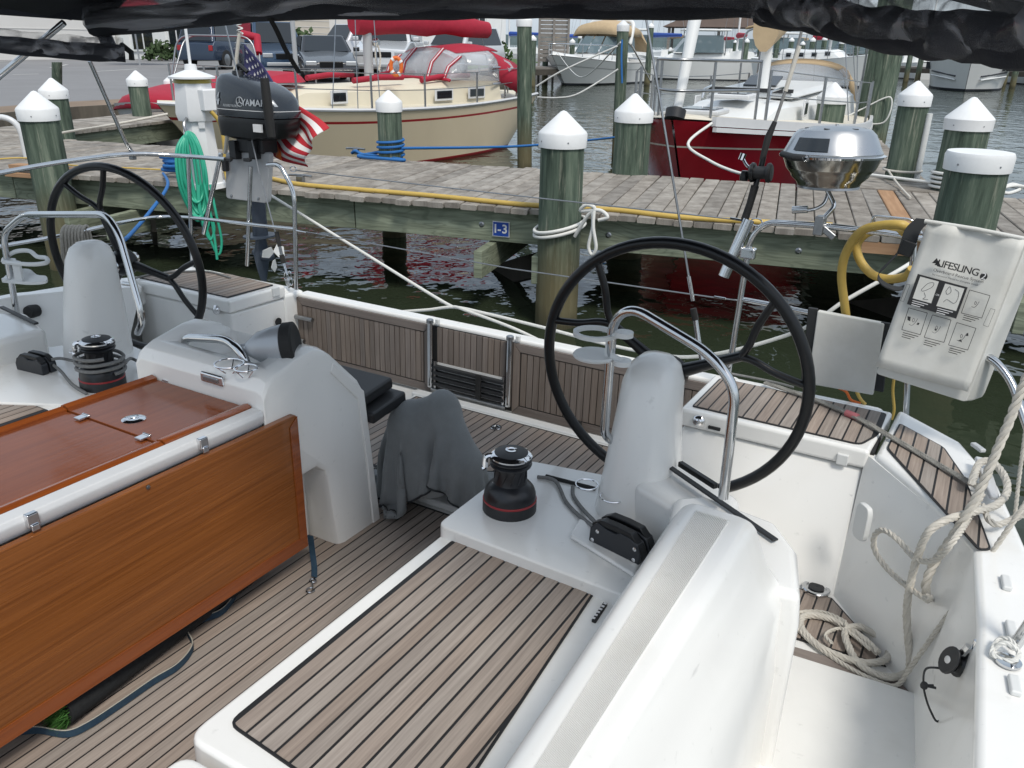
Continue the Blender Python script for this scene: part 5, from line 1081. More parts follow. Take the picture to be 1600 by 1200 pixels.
# ---------------- right bench
SZ = .35
bl = Bz(305, 1132, SZ); bt = Bz(712, 836, SZ); br = Bz(962, 920, SZ)
bench_poly = round_poly([V((bl.x, bl.y - .03, 0)), V((bl.x, bt.y + .015, 0)), V((-.60, br.y + .02, 0)), V((-.53, bl.y - .03, 0))], [.05, .03, .03, .02], 5)
m_ = MB(); m_.prism([V((p.x, p.y, -.01)) for p in bench_poly], (0, 0, SZ + .005)); ybuild(m_, 'bench_seat', 'gel', bevel=.014, bseg=4)
bench2 = round_poly([V((bl.x + .03, bl.y - .9, 0)), V((bl.x + .03, bl.y - .052, 0)), V((-.53, bl.y - .052, 0)), V((-.5, bl.y - .9, 0))], [.02, .045, .03, .02], 5)
m_ = MB(); m_.prism([V((p.x, p.y, -.01)) for p in bench2], (0, 0, SZ + .002)); ybuild(m_, 'bench_seat', 'gel', bevel=.014, bseg=4)
pp = round_poly([Bz(346, 1137, SZ), Bz(716, 843, SZ), Bz(934, 908, SZ), Bz(800, 1117, SZ), Bz(700, 1290, SZ)], [.03, .02, .035, 0, .03], 4)
ptop = Bz(934, 908, SZ); x_r = Bz(800, 1117, SZ).x
pp = round_poly([V((-1.135, .86, 0)), V((-1.135, bt.y - .02, 0)), V((ptop.x + .012, bt.y - .005, 0)), V((x_r + .03, .82, 0))], [.03, .02, .04, .02], 4)
teak_panel('bench_teak', pp, SZ + .0, .0432, margin=.006, gap=.0072)
teak_panel('bench_teak', round_poly([V((-1.10, .1, 0)), V((-1.10, bl.y - .085, 0)), V((-.66, bl.y - .085, 0)), V((-.62, .1, 0))], [.02, .035, .03, .02], 4), SZ - .003, .0432, margin=.006, gap=.0072)
# hatch lid catch and screw on the bench's outboard lip
m_ = MB(); p_ = Bz(937, 956, SZ); m_.box((p_.x, p_.y, SZ - .012), (.012, .085, .03), Matrix.Rotation(.06, 4, 'Z')); ybuild(m_, 'lid_hinge', 'rubber', bevel=.003)
for k in range(6):
    m_ = MB(); m_.box((p_.x - .001, p_.y - .035 + k * .014, SZ + .0035), (.008, .006, .002)); ybuild(m_, 'hinge_mark', 'print_white', smooth=0)
# ---------------- right coaming (seat back)
def coam_section(y):
    """cross-section of the coaming at y; returns list of points inner bottom -> outer bottom"""
    t = (y - .3) / 1.45
    xi = -.402 - .062 * t                     # inner top edge
    xb = -.55 - .07 * t                      # foot of the seat back
    xo = -.155 - .045 * t                     # outer foot
    zt = .705; k = .66 + .34 * min(1, max(0, (y - .6) / 1.0))
    return [V((xb, y, .30)), V((xb + .012, y, .345)), V((xi - .028, y, zt - .06)), V((xi - .008, y, zt - .012)), V((xi + .012, y, zt)), V((xi + .03, y, zt + .003)),
            V((xi + .122 * k, y, zt + .001)), V((xi + .152 * k, y, zt - .004)), V((xi + .166 * k, y, zt - .020)), V((xi + .20 * k, y, zt - .10)), V((xi + .226 * k, y, zt - .155)), V((xi + .246 * k, y, zt - .19)),
            V((xo - .012, y, .40)), V((xo - .004, y, .33)), V((xo, y, .02)), V((xo, y, -.02)), V((xb, y, -.02))]
secs = [coam_section(y) for y in (-.9, -.2, .3, .7, 1.1, 1.4, 1.6)]
last = [V((p.x, 1.70 + (.05 if p.z < .5 else 0) - (.0 if p.z < .6 else .02), p.z - (.012 if p.z > .6 else 0))) for p in coam_section(1.68)]
secs.append(last)
m_ = MB(); m_.loft(secs); ybuild(m_, 'coaming', 'gel', bevel=.014, bseg=4, smooth=40)
m_ = MB(); nr = 22
for k in range(nr):                           # moulded anti-slip ribs
    f = k / (nr - 1); a = []
    for y in (.0, .55, 1.1, 1.55, 1.62):
        s = coam_section(y); x0 = s[5].x + .006; x1 = s[6].x - .012; x = x0 + (x1 - x0) * f; w = (x1 - x0) / (nr - 1) * .30
        a.append([V((x - w, y, s[5].z - .002)), V((x - w * .6, y, s[5].z + .0022)), V((x + w * .6, y, s[5].z + .0022)), V((x + w, y, s[5].z - .002))])
    m_.loft(a)
ybuild(m_, 'anti_slip_tread', 'gel2', smooth=0)
# aft block of the coaming with the line slot
q = [Bz(1140, 800, .52), Bz(1062, 768, .52), Bz(1043, 735, .52), Bz(1140, 775, .54), Bz(1212, 832, .52), Bz(1243, 852, .52), Bz(1240, 905, .50)]
blk = [V((-.50, 1.60, 0)), V((-.585, 1.96, 0)), V((-.52, 2.02, 0)), V((-.30, 1.98, 0)), V((-.215, 1.86, 0)), V((-.165, 1.66, 0))]
m_ = MB(); m_.loft([[V((p.x, p.y, -.01)) for p in blk], [V((p.x, p.y, .46)) for p in blk], [V((p.x * 1 + (-.36 - p.x) * .06, p.y + (1.8 - p.y) * .06, .545)) for p in blk]])
ybuild(m_, 'coaming_end', 'gel', bevel=.022, bseg=4)
def strip(name, p, q, w, t, mt, up=V((0, 0, 1))):
    d_ = (q - p).normalized(); s = d_.cross(up).normalized() * w / 2; u_ = up.normalized() * t
    m_ = MB(); m_.hexa([p - s, p + s, q + s, q - s], [p - s + u_, p + s + u_, q + s + u_, q - s + u_]); return ybuild(m_, name, mt, bevel=.002)
strip('line_slot', Bz(1042, 728, .552), Bz(1212, 846, .552), .018, .006, 'black_matte')
strip('winch_handle', Bz(1062, 728, .556), Bz(1118, 764, .556), .016, .016, 'black')
# ---------------- winch plateau
PZ = .385
pl = [V((Bz(713, 800, PZ).x, Bz(713, 800, PZ).y, 0)), V((Bz(768, 745, PZ).x, Bz(768, 745, PZ).y + .12, 0)), V((-.8, 2.28, 0)), V((-.56, 2.22, 0)), V((-.50, 1.62, 0)), V((-.58, 1.64, 0))]
pl = round_poly([V((-1.19, 1.69, 0)), V((-1.19, 2.2, 0)), V((-.62, 2.3, 0)), V((-.45, 1.9, 0)), V((-.45, 1.66, 0))], [.035, .05, .03, .02, .02], 4)
m_ = MB(); m_.loft([[V((p.x, p.y, -.01)) for p in pl], [V((p.x, p.y, PZ)) for p in pl]]); ybuild(m_, 'winch_plateau', 'gel', bevel=.022, bseg=4)
m_ = MB(); m_.prism([Bz(890, 842, PZ + .001), Bz(905, 815, PZ + .001), Bz(1010, 862, PZ + .001), Bz(990, 905, PZ + .001)], (0, 0, .014)); ybuild(m_, 'clutch_base', 'gel', bevel=.008, bseg=3)
# ---------------- pedestals
def pedestal(cx, s):
    m_ = MB(); n = 28; secs = []
    for z, hx, hy, dx, dy in ((-.01, .15, .165, -.0, -.02), (.2, .136, .15, 0, -.015), (.40, .12, .14, 0, -.01), (.55, .104, .128, 0, 0), (.70, .09, .112, 0, .01), (.79, .084, .10, 0, .018), (.838, .07, .08, 0, .022), (.862, .044, .05, 0, .025), (.868, .012, .015, 0, .026)):
        secs.append([V((cx + s * dx + hx * math.copysign(abs(math.cos(a)) ** .8, math.cos(a)), 2.13 + dy + hy * math.copysign(abs(math.sin(a)) ** .8, math.sin(a)), z)) for a in [2 * math.pi * k / n for k in range(n)]])
    m_.loft(secs); return ybuild(m_, 'steering_pedestal', 'gel', smooth=60)
pedestal(-.735, 1); pedestal(-3.37, -1)
m_ = MB(); pl = [V((-.72, 2.0, 0)), V((-.66, 2.2, 0)), V((-.42, 2.08, 0)), V((-.40, 1.85, 0))]   # shoulder joining pedestal to coaming
m_.loft([[V((p.x, p.y, .1)) for p in pl], [V((p.x, p.y, .53)) for p in pl]]); ybuild(m_, 'pedestal_shoulder', 'gel', bevel=.03, bseg=4)
# ---------------- steering wheels
def wheel(C, tilt, yaw, rot, lab):
    n = V((math.sin(yaw) * math.cos(tilt), math.cos(yaw) * math.cos(tilt), math.sin(tilt)))
    xx = V((0, 0, 1)).cross(n).normalized() * -1; yy = V((0, 0, 1)) - n * n.z; yy.normalize()
    if xx.x < 0: xx = -xx
    Rw = .437
    def P(r, a, off=0): return C + xx * (r * math.cos(a)) + yy * (r * math.sin(a)) + n * off
    g = empty('steering_wheel', parent=yacht); g['label'] = lab
    m_ = MB(); m_.tube([P(Rw, 2 * math.pi * k / 72) for k in range(72)], .0185, 10, closed=True); m_.build('rim', M['black'], g, smooth=60)
    for k in range(3):
        a = rot + k * 2 * math.pi / 3; m_ = MB()
        m_.tube([P(.045, a), P(.15, a), P(.25, a)], [.024, .018, .0165], 8)
        for s in (-1, 1):
            m_.tube(spline([P(.245, a), P(.285, a + s * .09), P(.345, a + s * .24), P(Rw, a + s * .335)], 4), [.0165] + [.0125] * 11 + [.0115], 8)
        m_.build('spoke', M['black'], g, smooth=60)
    mm = axis_m(C - n * .05, n)
    m_ = MB(); m_.lathe([(.0, -.02), (.035, -.02), (.06, .02), (.062, .065), (.045, .085), (0, .09)], mm, 24); m_.build('hub', M['black'], g)
    m_ = MB(); m_.lathe([(.02, .07), (.03, .075), (.032, .1), (.026, .115), (0, .12)], mm, 16); m_.build('hub_nut', M['chrome'], g)
    m_ = MB(); m_.lathe([(.03, -.14), (.034, -.02), (0, -.02)], mm, 16); m_.build('shaft', M['steel'], g)
    return P
PR = wheel(V((-.775, 2.41, .72)), .12, -.01, R(146), 'right-hand black steering wheel')
PL = wheel(V((-3.40, 2.335, .737)), .12, -.15, R(108), 'left-hand black steering wheel')
# ---------------- helm grab rails
def rail(name, pts, r=.0125, mt='steel', rad=.06, parent=None, seg=10):
    m_ = MB(); m_.tube(rounded(pts, rad, 6), r, seg); return ybuild(m_, name, mt, parent, smooth=60)
rail('grab_rail', [By(1130, 778, 1.93), By(1150, 605, 1.93), By(1108, 552, 1.94), By(988, 480, 1.97), By(958, 500, 2.0), By(944, 680, 2.03), By(962, 692, 2.06)], .0135, rad=.05)
rail('grab_rail', [By(29, 505, 2.1), By(4, 365, 2.1), By(38, 335, 2.1), By(165, 335, 2.05), By(185, 362, 2.03), By(224, 500, 2.0), By(215, 520, 2.03)], .0145, rad=.07)
rail('rail_stub', [By(192, 443, 2.02), By(208, 445, 2.02)], .008)
# cup holder on the right grab rail
def ring_flat(c, r0, r1, h, m=IDENT, seg=28):
    o = MB(); secs = []
    for k in range(seg):
        a = 2 * math.pi * k / seg; d_ = V((math.cos(a), math.sin(a), 0)); secs.append([c + m.to_3x3() @ (d_ * r0), c + m.to_3x3() @ (d_ * r1), c + m.to_3x3() @ (d_ * r1 + V((0, 0, h))), c + m.to_3x3() @ (d_ * r0 + V((0, 0, h)))])
    secs.append(secs[0]); o.loft(secs, True, False); return o
hold = empty('cup_holder', parent=yacht); hold['label'] = 'white drink holder clipped to the right grab rail'
pc = By(929, 521, 2.0)
o = ring_flat(V((pc.x, pc.y, pc.z - .006)), .048, .060, .012); o.build('upper_ring', M['plastic_white'], hold)
p2_ = By(929, 555, 2.0); o = MB(); o.lathe([(0, -.006), (.058, -.006), (.062, 0), (.058, .006), (0, .006)], Matrix.Translation(p2_), 28); o.build('lower_tray', M['plastic_white'], hold)
for a, b in (((958, 524), (975, 522)), ((955, 556), (972, 566))):
    o = MB(); p, q = By(*a, 2.0), By(*b, 2.0); o.tube([p, q], .011, 8); o.lathe([(.026, -.007), (.026, .007), (.0, .007)], Matrix.Translation(q), 20); o.build('clip', M['plastic_white'], hold)
o = MB(); p, q = By(953, 528, 2.0), By(951, 560, 2.0); o.box((p + q) / 2, (.022, .008, (p - q).length)); o.build('web', M['plastic_white'], hold, smooth=0)
hold2 = empty('cup_holder', parent=yacht); hold2['label'] = 'white twin drink holder clipped to the left grab rail'
for pyy, solid_ in ((400, False), (430, True)):
    pts = [By(5, pyy + 8, 2.1), By(22, pyy - 6, 2.12), By(45, pyy - 8, 2.14), By(58, pyy + 1, 2.13), By(72, pyy + 3, 2.12), By(73, pyy + 10, 2.08), By(55, pyy + 13, 2.06), By(30, pyy + 12, 2.05)]
    o = MB()
    if solid_: o.prism([p + V((0, 0, -.006)) for p in spline(pts, 4, True)], (0, 0, .012))
    else: o.tube(spline(pts, 5, True), .010, 8, closed=True)
    o.build('lower_tray' if solid_ else 'upper_ring', M['plastic_white'], hold2, smooth=50)
o = MB(); p, q = By(27, 408, 2.07), By(29, 440, 2.07); o.box((p + q) / 2, (.06, .01, (p - q).length)); o.build('web', M['plastic_white'], hold2, smooth=0)
for pyy in (408, 437):
    o = MB(); o.lathe([(.03, -.008), (.03, .008), (0, .008)], Matrix.Translation(By(14, pyy, 2.1)), 18); o.build('clip', M['plastic_white'], hold2)
# ---------------- right quarter: helm seat locker, side deck, well wall
BZ = .465
def box_part(name, pts, z0, z1, mt='gel', bevel=.014, parent=None):
    m_ = MB(); m_.prism([V((p[0], p[1], z0)) for p in pts], (0, 0, z1 - z0)); return ybuild(m_, name, mt, parent, bevel=bevel, bseg=4)
f0 = Bz(1064, 640, BZ); f1 = Bz(1358, 705, BZ); b1_ = Bz(1394, 646, BZ); b0_ = Bz(1112, 580, BZ)
XL, XR, YF, YB = -.83, -.168, 2.755, 3.2
m_ = MB(); m_.hexa([V((XL + .012, 2.55, -.02)), V((XR, 2.55, -.02)), V((XR, YB, -.02)), V((XL + .012, YB, -.02))], [V((XL + .012, YF + .012, BZ - .075)), V((XR, YF + .012, BZ - .075)), V((XR, YB, BZ - .075)), V((XL + .012, YB, BZ - .075))]); ybuild(m_, 'locker_body', 'gel', bevel=.014, bseg=4)
box_part('locker_lid', [(XL, YF), (XR + .004, YF), (XR + .03, YB - .02), (XL, YB)], BZ - .07, BZ)
teak_panel('locker_teak', round_poly([V((XL + .035, YF + .035, 0)), V((XR - .03, YF + .03, 0)), V((XR + .012, YF + .16, 0)), V((XR + .012, YB - .06, 0)), V((XL + .035, YB - .05, 0))], [.012, .03, .03, .02, .02]), BZ + .005, .0432, margin=.006, gap=.0065)
lk = By(1092, 658, YF - .004)
m_ = MB(); m_.lathe([(.024, -.004), (.024, .004), (.018, .012), (.006, .018), (0, .018)], axis_m(lk, (0, -1, 0)), 20); ybuild(m_, 'lid_latch', 'chrome')
m_ = MB(); m_.box((By(1117, 664, YF).x, YF - .002, By(1117, 664, YF).z - .012), (.045, .012, .012)); ybuild(m_, 'lid_handle_slot', 'black_matte', bevel=.002)
sq = By(1316, 718, YF - .004); m_ = MB(); m_.box(sq, (.038, .012, .04)); ybuild(m_, 'lid_catch', 'plastic_white', bevel=.004)
m_ = MB(); p_ = Bz(1380, 680, BZ - .02); m_.box((XR + .012, (YF + YB) / 2, BZ - .035), (.012, YB - YF - .04, .05)); ybuild(m_, 'hinge_gap', 'rubber', smooth=0)
# side deck on the right quarter
sd_in = [V((XR + .024, YF - .01, 0)), V((.06, 2.47, 0)), V((.165, 2.28, 0)), V((.185, 1.9, 0)), V((.20, 1.2, 0)), V((.20, -.9, 0))]
sd_out = [V((.42, -.9, 0)), V((.40, .9, 0)), V((.36, 1.7, 0)), V((.30, 2.3, 0)), V((.22, 2.72, 0)), V((.10, 3.02, 0)), V((XR + .045, YB + .03, 0))]
box_part('side_deck', sd_in + sd_out, BZ - .10, BZ + .002, bevel=.02)
wl_ = [V((p.x + .0, p.y, 0)) for p in sd_in]; wl_[0] = V((XR - .006, YF + .02, 0)); wb_ = [V((XR - .006, 2.56, 0)), V((-.02, 2.345, 0)), V((.105, 2.17, 0)), V((.13, 1.9, 0)), V((.15, 1.2, 0)), V((.16, -.9, 0))]
m_ = MB(); rows = [[V((p.x + .05, p.y + .02, -.02)) for p in wb_], [V((p.x, p.y, -.02)) for p in wb_], [V((a.x * .5 + b.x * .5, a.y * .5 + b.y * .5, .2)) for a, b in zip(wb_, wl_)], [V((p.x, p.y, BZ - .02)) for p in wl_], [V((p.x + .06, p.y + .02, BZ - .02)) for p in wl_]]
m_.grid(rows); ybuild(m_, 'well_side_wall', 'gel', smooth=50)
teak_panel('side_deck_teak', round_poly([V((-.118, 2.80, 0)), V((-.105, 3.06, 0)), V((.05, 2.92, 0)), V((.125, 2.70, 0)), V((.205, 2.27, 0)), V((.175, 2.25, 0))], [.02, .02, .02, .02, .015, .015]), BZ + .008, .0432, margin=.006, gap=.0065)
m_ = MB(); p0 = By(1333, 790, 2.52)           # oval hatch on the well wall
ins = on_plane(1352, 815, V((-.03, 2.44, .2)), V((.75, .66, .04))); nn = V((-.75, -.66, 0)).normalized(); tx = V((-nn.y, nn.x, 0)) 
m_.prism([ins + tx * (a * .032) + V((0, 0, b * .062)) for a, b in [(math.copysign(abs(math.cos(t)) ** .5, math.cos(t)), math.copysign(abs(math.sin(t)) ** .5, math.sin(t))) for t in [2 * math.pi * k / 24 for k in range(24)]]], nn * .02)
ybuild(m_, 'engine_panel_cover', 'plastic_white', bevel=.004)
# hull outside, seen past the rail
hx = [V((p.x, p.y, 0)) for p in sd_out]
m_ = MB(); m_.grid([[V((p.x, p.y, BZ - .02)) for p in hx], [V((p.x - .02, p.y - .02, .0)) for p in hx], [V((p.x - .1, p.y - .06, -.7)) for p in hx]]); ybuild(m_, 'hull_side', 'gel', smooth=60)
# ---------------- left quarter
LXR, LXL, LYF, LYB = -3.27, -4.05, 2.80, 3.2
box_part('locker_body', [(LXR - .012, LYF + .012), (LXL, LYF + .012), (LXL, LYB), (LXR - .012, LYB)], -.02, BZ - .075)
box_part('locker_lid', [(LXR, LYF), (LXR, LYB), (LXL, LYB), (LXL, LYF)], BZ - .07, BZ)
teak_panel('locker_teak', round_poly([V((LXR - .045, LYF + .035, 0)), V((LXR - .045, LYB - .04, 0)), V((-3.7, LYB - .01, 0)), V((-4.03, LYB - .13, 0)), V((-4.03, LYF + .035, 0))], .015), BZ + .005, .0432, margin=.006, gap=.0065)
p_ = By(338, 484, LYF - .004); m_ = MB(); m_.lathe([(.026, -.004), (.026, .004), (.018, .012), (0, .018)], axis_m(p_, (0, -1, 0)), 20); ybuild(m_, 'lid_latch', 'chrome')
p_ = Bx(431, 456, LXR + .004); m_ = MB(); m_.box(p_, (.014, .05, .05)); ybuild(m_, 'lid_catch', 'plastic_white', bevel=.004)
def mir(pts): return [V((2 * CX - p.x, p.y, p.z)) for p in pts]
box_part('side_deck', [p for p in mir(sd_in)] + [p for p in mir(sd_out)], BZ - .14, BZ - .04, bevel=.02)
m_ = MB(); m_.grid([mir(r) for r in rows]); ybuild(m_, 'well_side_wall', 'gel', smooth=50)
m_ = MB(); m_.grid([[V((p.x, p.y, z)) for p in mir([q_ - V((off, off * .6, 0)) for q_ in hx])] for z, off in ((BZ - .05, 0), (0, .02), (-.7, .1))]); ybuild(m_, 'hull_side', 'gel', smooth=60)
lb = [V((-3.55, 1.2, 0)), V((-3.55, 2.0, 0)), V((-3.86, 2.1, 0)), V((-4.0, 2.0, 0)), V((-4.05, 1.2, 0))]
box_part('coaming_end', lb, -.01, .47, bevel=.03)
strip('line_slot', V((-3.62, 2.0, .475)), V((-4.0, 2.06, .475)), .02, .01, 'black_matte')
p_ = By(48, 487, 2.3); m_ = MB(); m_.lathe([(0, -.04), (.032, -.04), (.035, .0), (.03, .02), (0, .024)], axis_m(p_, (.3, -1, .1)), 20); ybuild(m_, 'fender_stop', 'rubber')
lplat = round_poly([V((-2.91, 1.69, 0)), V((-2.91, 2.2, 0)), V((-3.5, 2.3, 0)), V((-3.7, 1.9, 0)), V((-3.7, 1.5, 0)), V((-3.25, 1.5, 0))], [.035, .05, .03, .02, .02, .02], 4)
m_ = MB(); m_.loft([[V((p.x, p.y, -.01)) for p in lplat], [V((p.x, p.y, PZ - .03)) for p in lplat]]); ybuild(m_, 'winch_plateau', 'gel', bevel=.022, bseg=4)
box_part('bench_seat', [(-2.91, .2), (-2.91, 1.68), (-3.55, 1.68), (-3.55, .2)], -.01, SZ - .01, bevel=.014)
teak_panel('bench_teak', [V((-2.965, .3, 0)), V((-2.965, 1.62, 0)), V((-3.45, 1.62, 0)), V((-3.45, .3, 0))], SZ - .005, .0432, margin=.006, gap=.0072)
secm = []
for s in [coam_section(y) for y in (-.3, .6, 1.2, 1.45)]: secm.append(mir(s))
m_ = MB(); m_.loft(secm); ybuild(m_, 'coaming', 'gel', bevel=.014, bseg=4, smooth=40)
# ---------------- transom gate
GY = 3.285; gx0, gx1 = -3.285, -.86; gzt = .395
gate = empty('transom_gate', parent=yacht); gate['label'] = 'fold-down transom gate with upright teak slats and white top'
m_ = MB(); m_.box(((gx0 + gx1) / 2, GY + .055, gzt / 2 + .0), (gx1 - gx0, .085, gzt + .006)); m_.build('core', M['gel'], gate, bevel=.012, bseg=4)
m_ = MB(); m_.box(((gx0 + gx1) / 2, GY + .009, gzt / 2), (gx1 - gx0 - .02, .01, gzt - .03)); m_.build('caulk_bed', M['caulk'], gate, smooth=0)
lx0, lx1 = -2.335, -1.86
def slats(x0, x1, z0, z1):
    x = x0
    while x < x1 - .01:
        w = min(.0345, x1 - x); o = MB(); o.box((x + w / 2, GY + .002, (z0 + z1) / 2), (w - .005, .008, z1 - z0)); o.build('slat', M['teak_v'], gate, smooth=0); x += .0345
slats(gx0 + .05, lx0 - .055, .06, gzt - .06); slats(lx1 + .055, gx1 - .04, .06, gzt - .06); slats(lx0 + .03, lx1 - .03, .19, gzt - .018); slats(lx0 + .03, lx1 - .03, .018, .05)
for x0, x1 in ((gx0 + .012, lx0 - .012), (lx1 + .012, gx1 - .01)):
    for z in (gzt - .036, .035):
        o = MB(); s = 1 if z > .2 else -1
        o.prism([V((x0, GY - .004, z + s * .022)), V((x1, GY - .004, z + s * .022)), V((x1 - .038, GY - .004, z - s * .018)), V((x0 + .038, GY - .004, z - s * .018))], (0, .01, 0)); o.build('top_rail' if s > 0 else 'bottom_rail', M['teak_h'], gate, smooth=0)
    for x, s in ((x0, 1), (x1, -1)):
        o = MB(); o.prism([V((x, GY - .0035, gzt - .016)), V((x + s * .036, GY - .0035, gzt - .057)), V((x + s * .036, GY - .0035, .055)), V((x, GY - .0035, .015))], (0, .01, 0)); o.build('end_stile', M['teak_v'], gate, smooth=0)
m_ = MB(); m_.box(((lx0 + lx1) / 2, GY + .0, .12), (lx1 - lx0 - .07, .012, .135)); m_.build('step_recess', M['gel2'], gate, smooth=0)
for k in range(4):
    o = MB(); o.box(((lx0 + lx1) / 2, GY - .018, .075 + k * .031), (lx1 - lx0 - .05, .03, .017)); o.build('ladder_step', M['black_matte'], gate, bevel=.003)
o = MB(); o.box(((lx0 + lx1) / 2 + .07, GY - .036, .12), (.03, .008, .13)); o.build('step_strap', M['rubber'], gate, smooth=0)
for x in (lx0, lx1):
    o = MB(); o.tube([V((x, GY - .02, .05)), V((x, GY - .02, gzt + .01))], .0155, 12); o.tube([V((x + (.03 if x == lx0 else -.03), GY - .018, .05)), V((x + (.03 if x == lx0 else -.03), GY - .018, .2))], .009, 8); o.build('ladder_tube', M['steel'], gate)
    o = MB(); o.lathe([(.019, -.004), (.019, .012), (.014, .016), (0, .016)], Matrix.Translation((x, GY - .02, gzt + .01)), 16); o.build('tube_end', M['steel_dull'], gate)
    o = MB(); o.box((x + .034, GY + .0, gzt + .012), (.02, .02, .03)); o.build('catch', M['plastic_white'], gate, bevel=.004)
o = MB(); o.box(((lx0 + lx1) / 2, GY - .02, .04), (lx1 - lx0 - .02, .03, .016)); o.build('ladder_foot', M['steel_dull'], gate, bevel=.003)
for z, L in ((.27, .11), (.13, .035)):
    o = MB(); o.tube([V((gx0 + .0, GY - .02, z)), V((gx0 + .03 + L, GY - .02, z))], .0125, 10); o.tube([V((gx0 - .02, GY - .02, z)), V((gx0 + .03, GY - .02, z))], .007, 8); o.build('gate_bolt', M['steel_dull'], gate)
o = MB(); p_ = By(453, 500, GY - .1); o.lathe([(.022, 0), (.022, .006), (0, .008)], axis_m(V((LXR + .001, p_.y - .06, p_.z)), (1, 0, 0)), 16); o.build('socket', M['rubber'], gate)
o = MB(); p_ = By(895, 668, 3.2); o.box((p_.x, 3.235, .06), (.05, .02, .035)); o.build('scupper', M['rubber'], gate, smooth=0)
# transom below / beside the gate
m_ = MB(); m_.box((CX, GY + .16, -.17), (2.6, .25, .3)); ybuild(m_, 'swim_platform', 'gel', bevel=.02)
m_ = MB(); m_.box((XL + .03, 3.27, .2), (.09, .16, .44)); ybuild(m_, 'transom_corner', 'gel', bevel=.02); m_ = MB(); m_.box((LXR - .05, 3.27, .19), (.09, .16, .44)); ybuild(m_, 'transom_corner', 'gel', bevel=.02)
for cx_, w_ in ((-.5, .66), (-3.66, .72)):
    m_ = MB(); m_.box((cx_, 3.255, .18), (w_, .12, .5)); ybuild(m_, 'transom_wing', 'gel', bevel=.03, bseg=4)
# ================================================================== cockpit table
table = empty('cockpit_table', parent=yacht); table['label'] = 'varnished drop-leaf cockpit table with white end pod'
TZ = .63
xr = -1.80; xl = -2.30
def tb(mb, name, mt, **kw): return mb.build(name, M[mt], table, **kw)
# fixed core and the two folded top leaves
ysp = Bz(262, 697, TZ).y - .005
for y0, y1, zz in ((.1, ysp - .002, 0), (ysp + .002, 1.60, .004)):
    m_ = MB(); m_.box(((xl + xr) / 2, (y0 + y1) / 2, TZ - .012 + zz), (xr - xl - .05, y1 - y0, .022)); tb(m_, 'top_panel', 'mahog', bevel=.0015)
    for x, s in ((xr - .035, 1), (xl + .03, -1)):
        m_ = MB(); w = .032
        m_.loft([[V((x - w * .6, y, TZ - .01 + zz)), V((x - w * .5, y, TZ + .006 + zz)), V((x + s * w * .1, y, TZ + .012 + zz)), V((x + w * .6, y, TZ + .006 + zz)), V((x + w * .6, y, TZ - .028 + zz)), V((x - w * .6, y, TZ - .028 + zz))] for y in (y0, y1 - .02, y1)]); tb(m_, 'edge_fiddle', 'varnish_edge', smooth=40)
dk = Bz(209, 655, TZ + .005); m_ = MB(); m_.lathe([(.034, -.002), (.034, .003), (.028, .0055), (.014, .0055), (.013, .002), (0, .002)], Matrix.Translation((dk.x, dk.y, TZ + .003)), 28); tb(m_, 'flush_pull', 'chrome')
for px, py in ((133, 651), (228, 682), (370, 621), (268, 592)):
    p = Bz(px, py, TZ + .004); m_ = MB(); m_.box((p.x, p.y - .012, TZ + .0055), (.028, .03, .006)); m_.tube([V((p.x - .016, p.y + .004, TZ + .008)), V((p.x + .016, p.y + .004, TZ + .008))], .0042, 8); tb(m_, 'hinge', 'chrome', bevel=.0015)
# painted aluminium rail along the side
m_ = MB(); m_.loft([[V((xr + .026, y, TZ + .004)), V((xr - .016, y, TZ + .006)), V((xr - .016, y, TZ - .05)), V((xr + .018, y, TZ - .05)), V((xr + .03, y, TZ - .03)), V((xr + .032, y, TZ - .01))] for y in (.1, 1.605)]); tb(m_, 'side_rail', 'alu', bevel=.004)
for px, py in ((316, 692), (49, 811)):
    p = Bx(px, py, xr + .035); m_ = MB(); m_.box((xr + .036, p.y, p.z), (.018, .028, .034)); m_.box((xr + .046, p.y, p.z - .018), (.008, .02, .018)); tb(m_, 'leaf_hinge', 'chrome', bevel=.003)
# hanging leaf
lx = xr + .056
l0, l1, l2, l3 = V((lx, .1, TZ - .045)), V((lx, 1.715, TZ - .04)), V((lx, 1.725, .10)), V((lx, .1, .095))
pts = round_poly([l0, l1, l2, l3], [.0, .012, .02, 0], 4)
m_ = MB(); m_.prism(pts, (-.022, 0, 0)); tb(m_, 'drop_leaf', 'varnish', bevel=.003)
w = .045
for nm, q in (('leaf_edge', [V((lx + .001, 1.722, .105)), V((lx + .001, 1.714, TZ - .045)), V((lx + .001, 1.714 - w * .75, TZ - .075)), V((lx + .001, 1.722 - w * .75, .105 + w)), ]), ('leaf_edge', [V((lx + .001, .1, .1)), V((lx + .001, 1.722, .104)), V((lx + .001, 1.722 - w * .75, .104 + w)), V((lx + .001, .1, .1 + w))])):
    m_ = MB(); m_.prism(q, (.0025, 0, 0)); tb(m_, nm, 'varnish_edge', smooth=0)
m_ = MB(); m_.lathe([(.006, 0), (.006, .002), (0, .003)], axis_m(Bx(231, 761, lx + .001), (1, 0, 0)), 10); tb(m_, 'leaf_button', 'steel_dull')
m_ = MB(); m_.box((CX, 1.0, .3), (.28, 1.3, .6)); tb(m_, 'table_body', 'gel', bevel=.02)
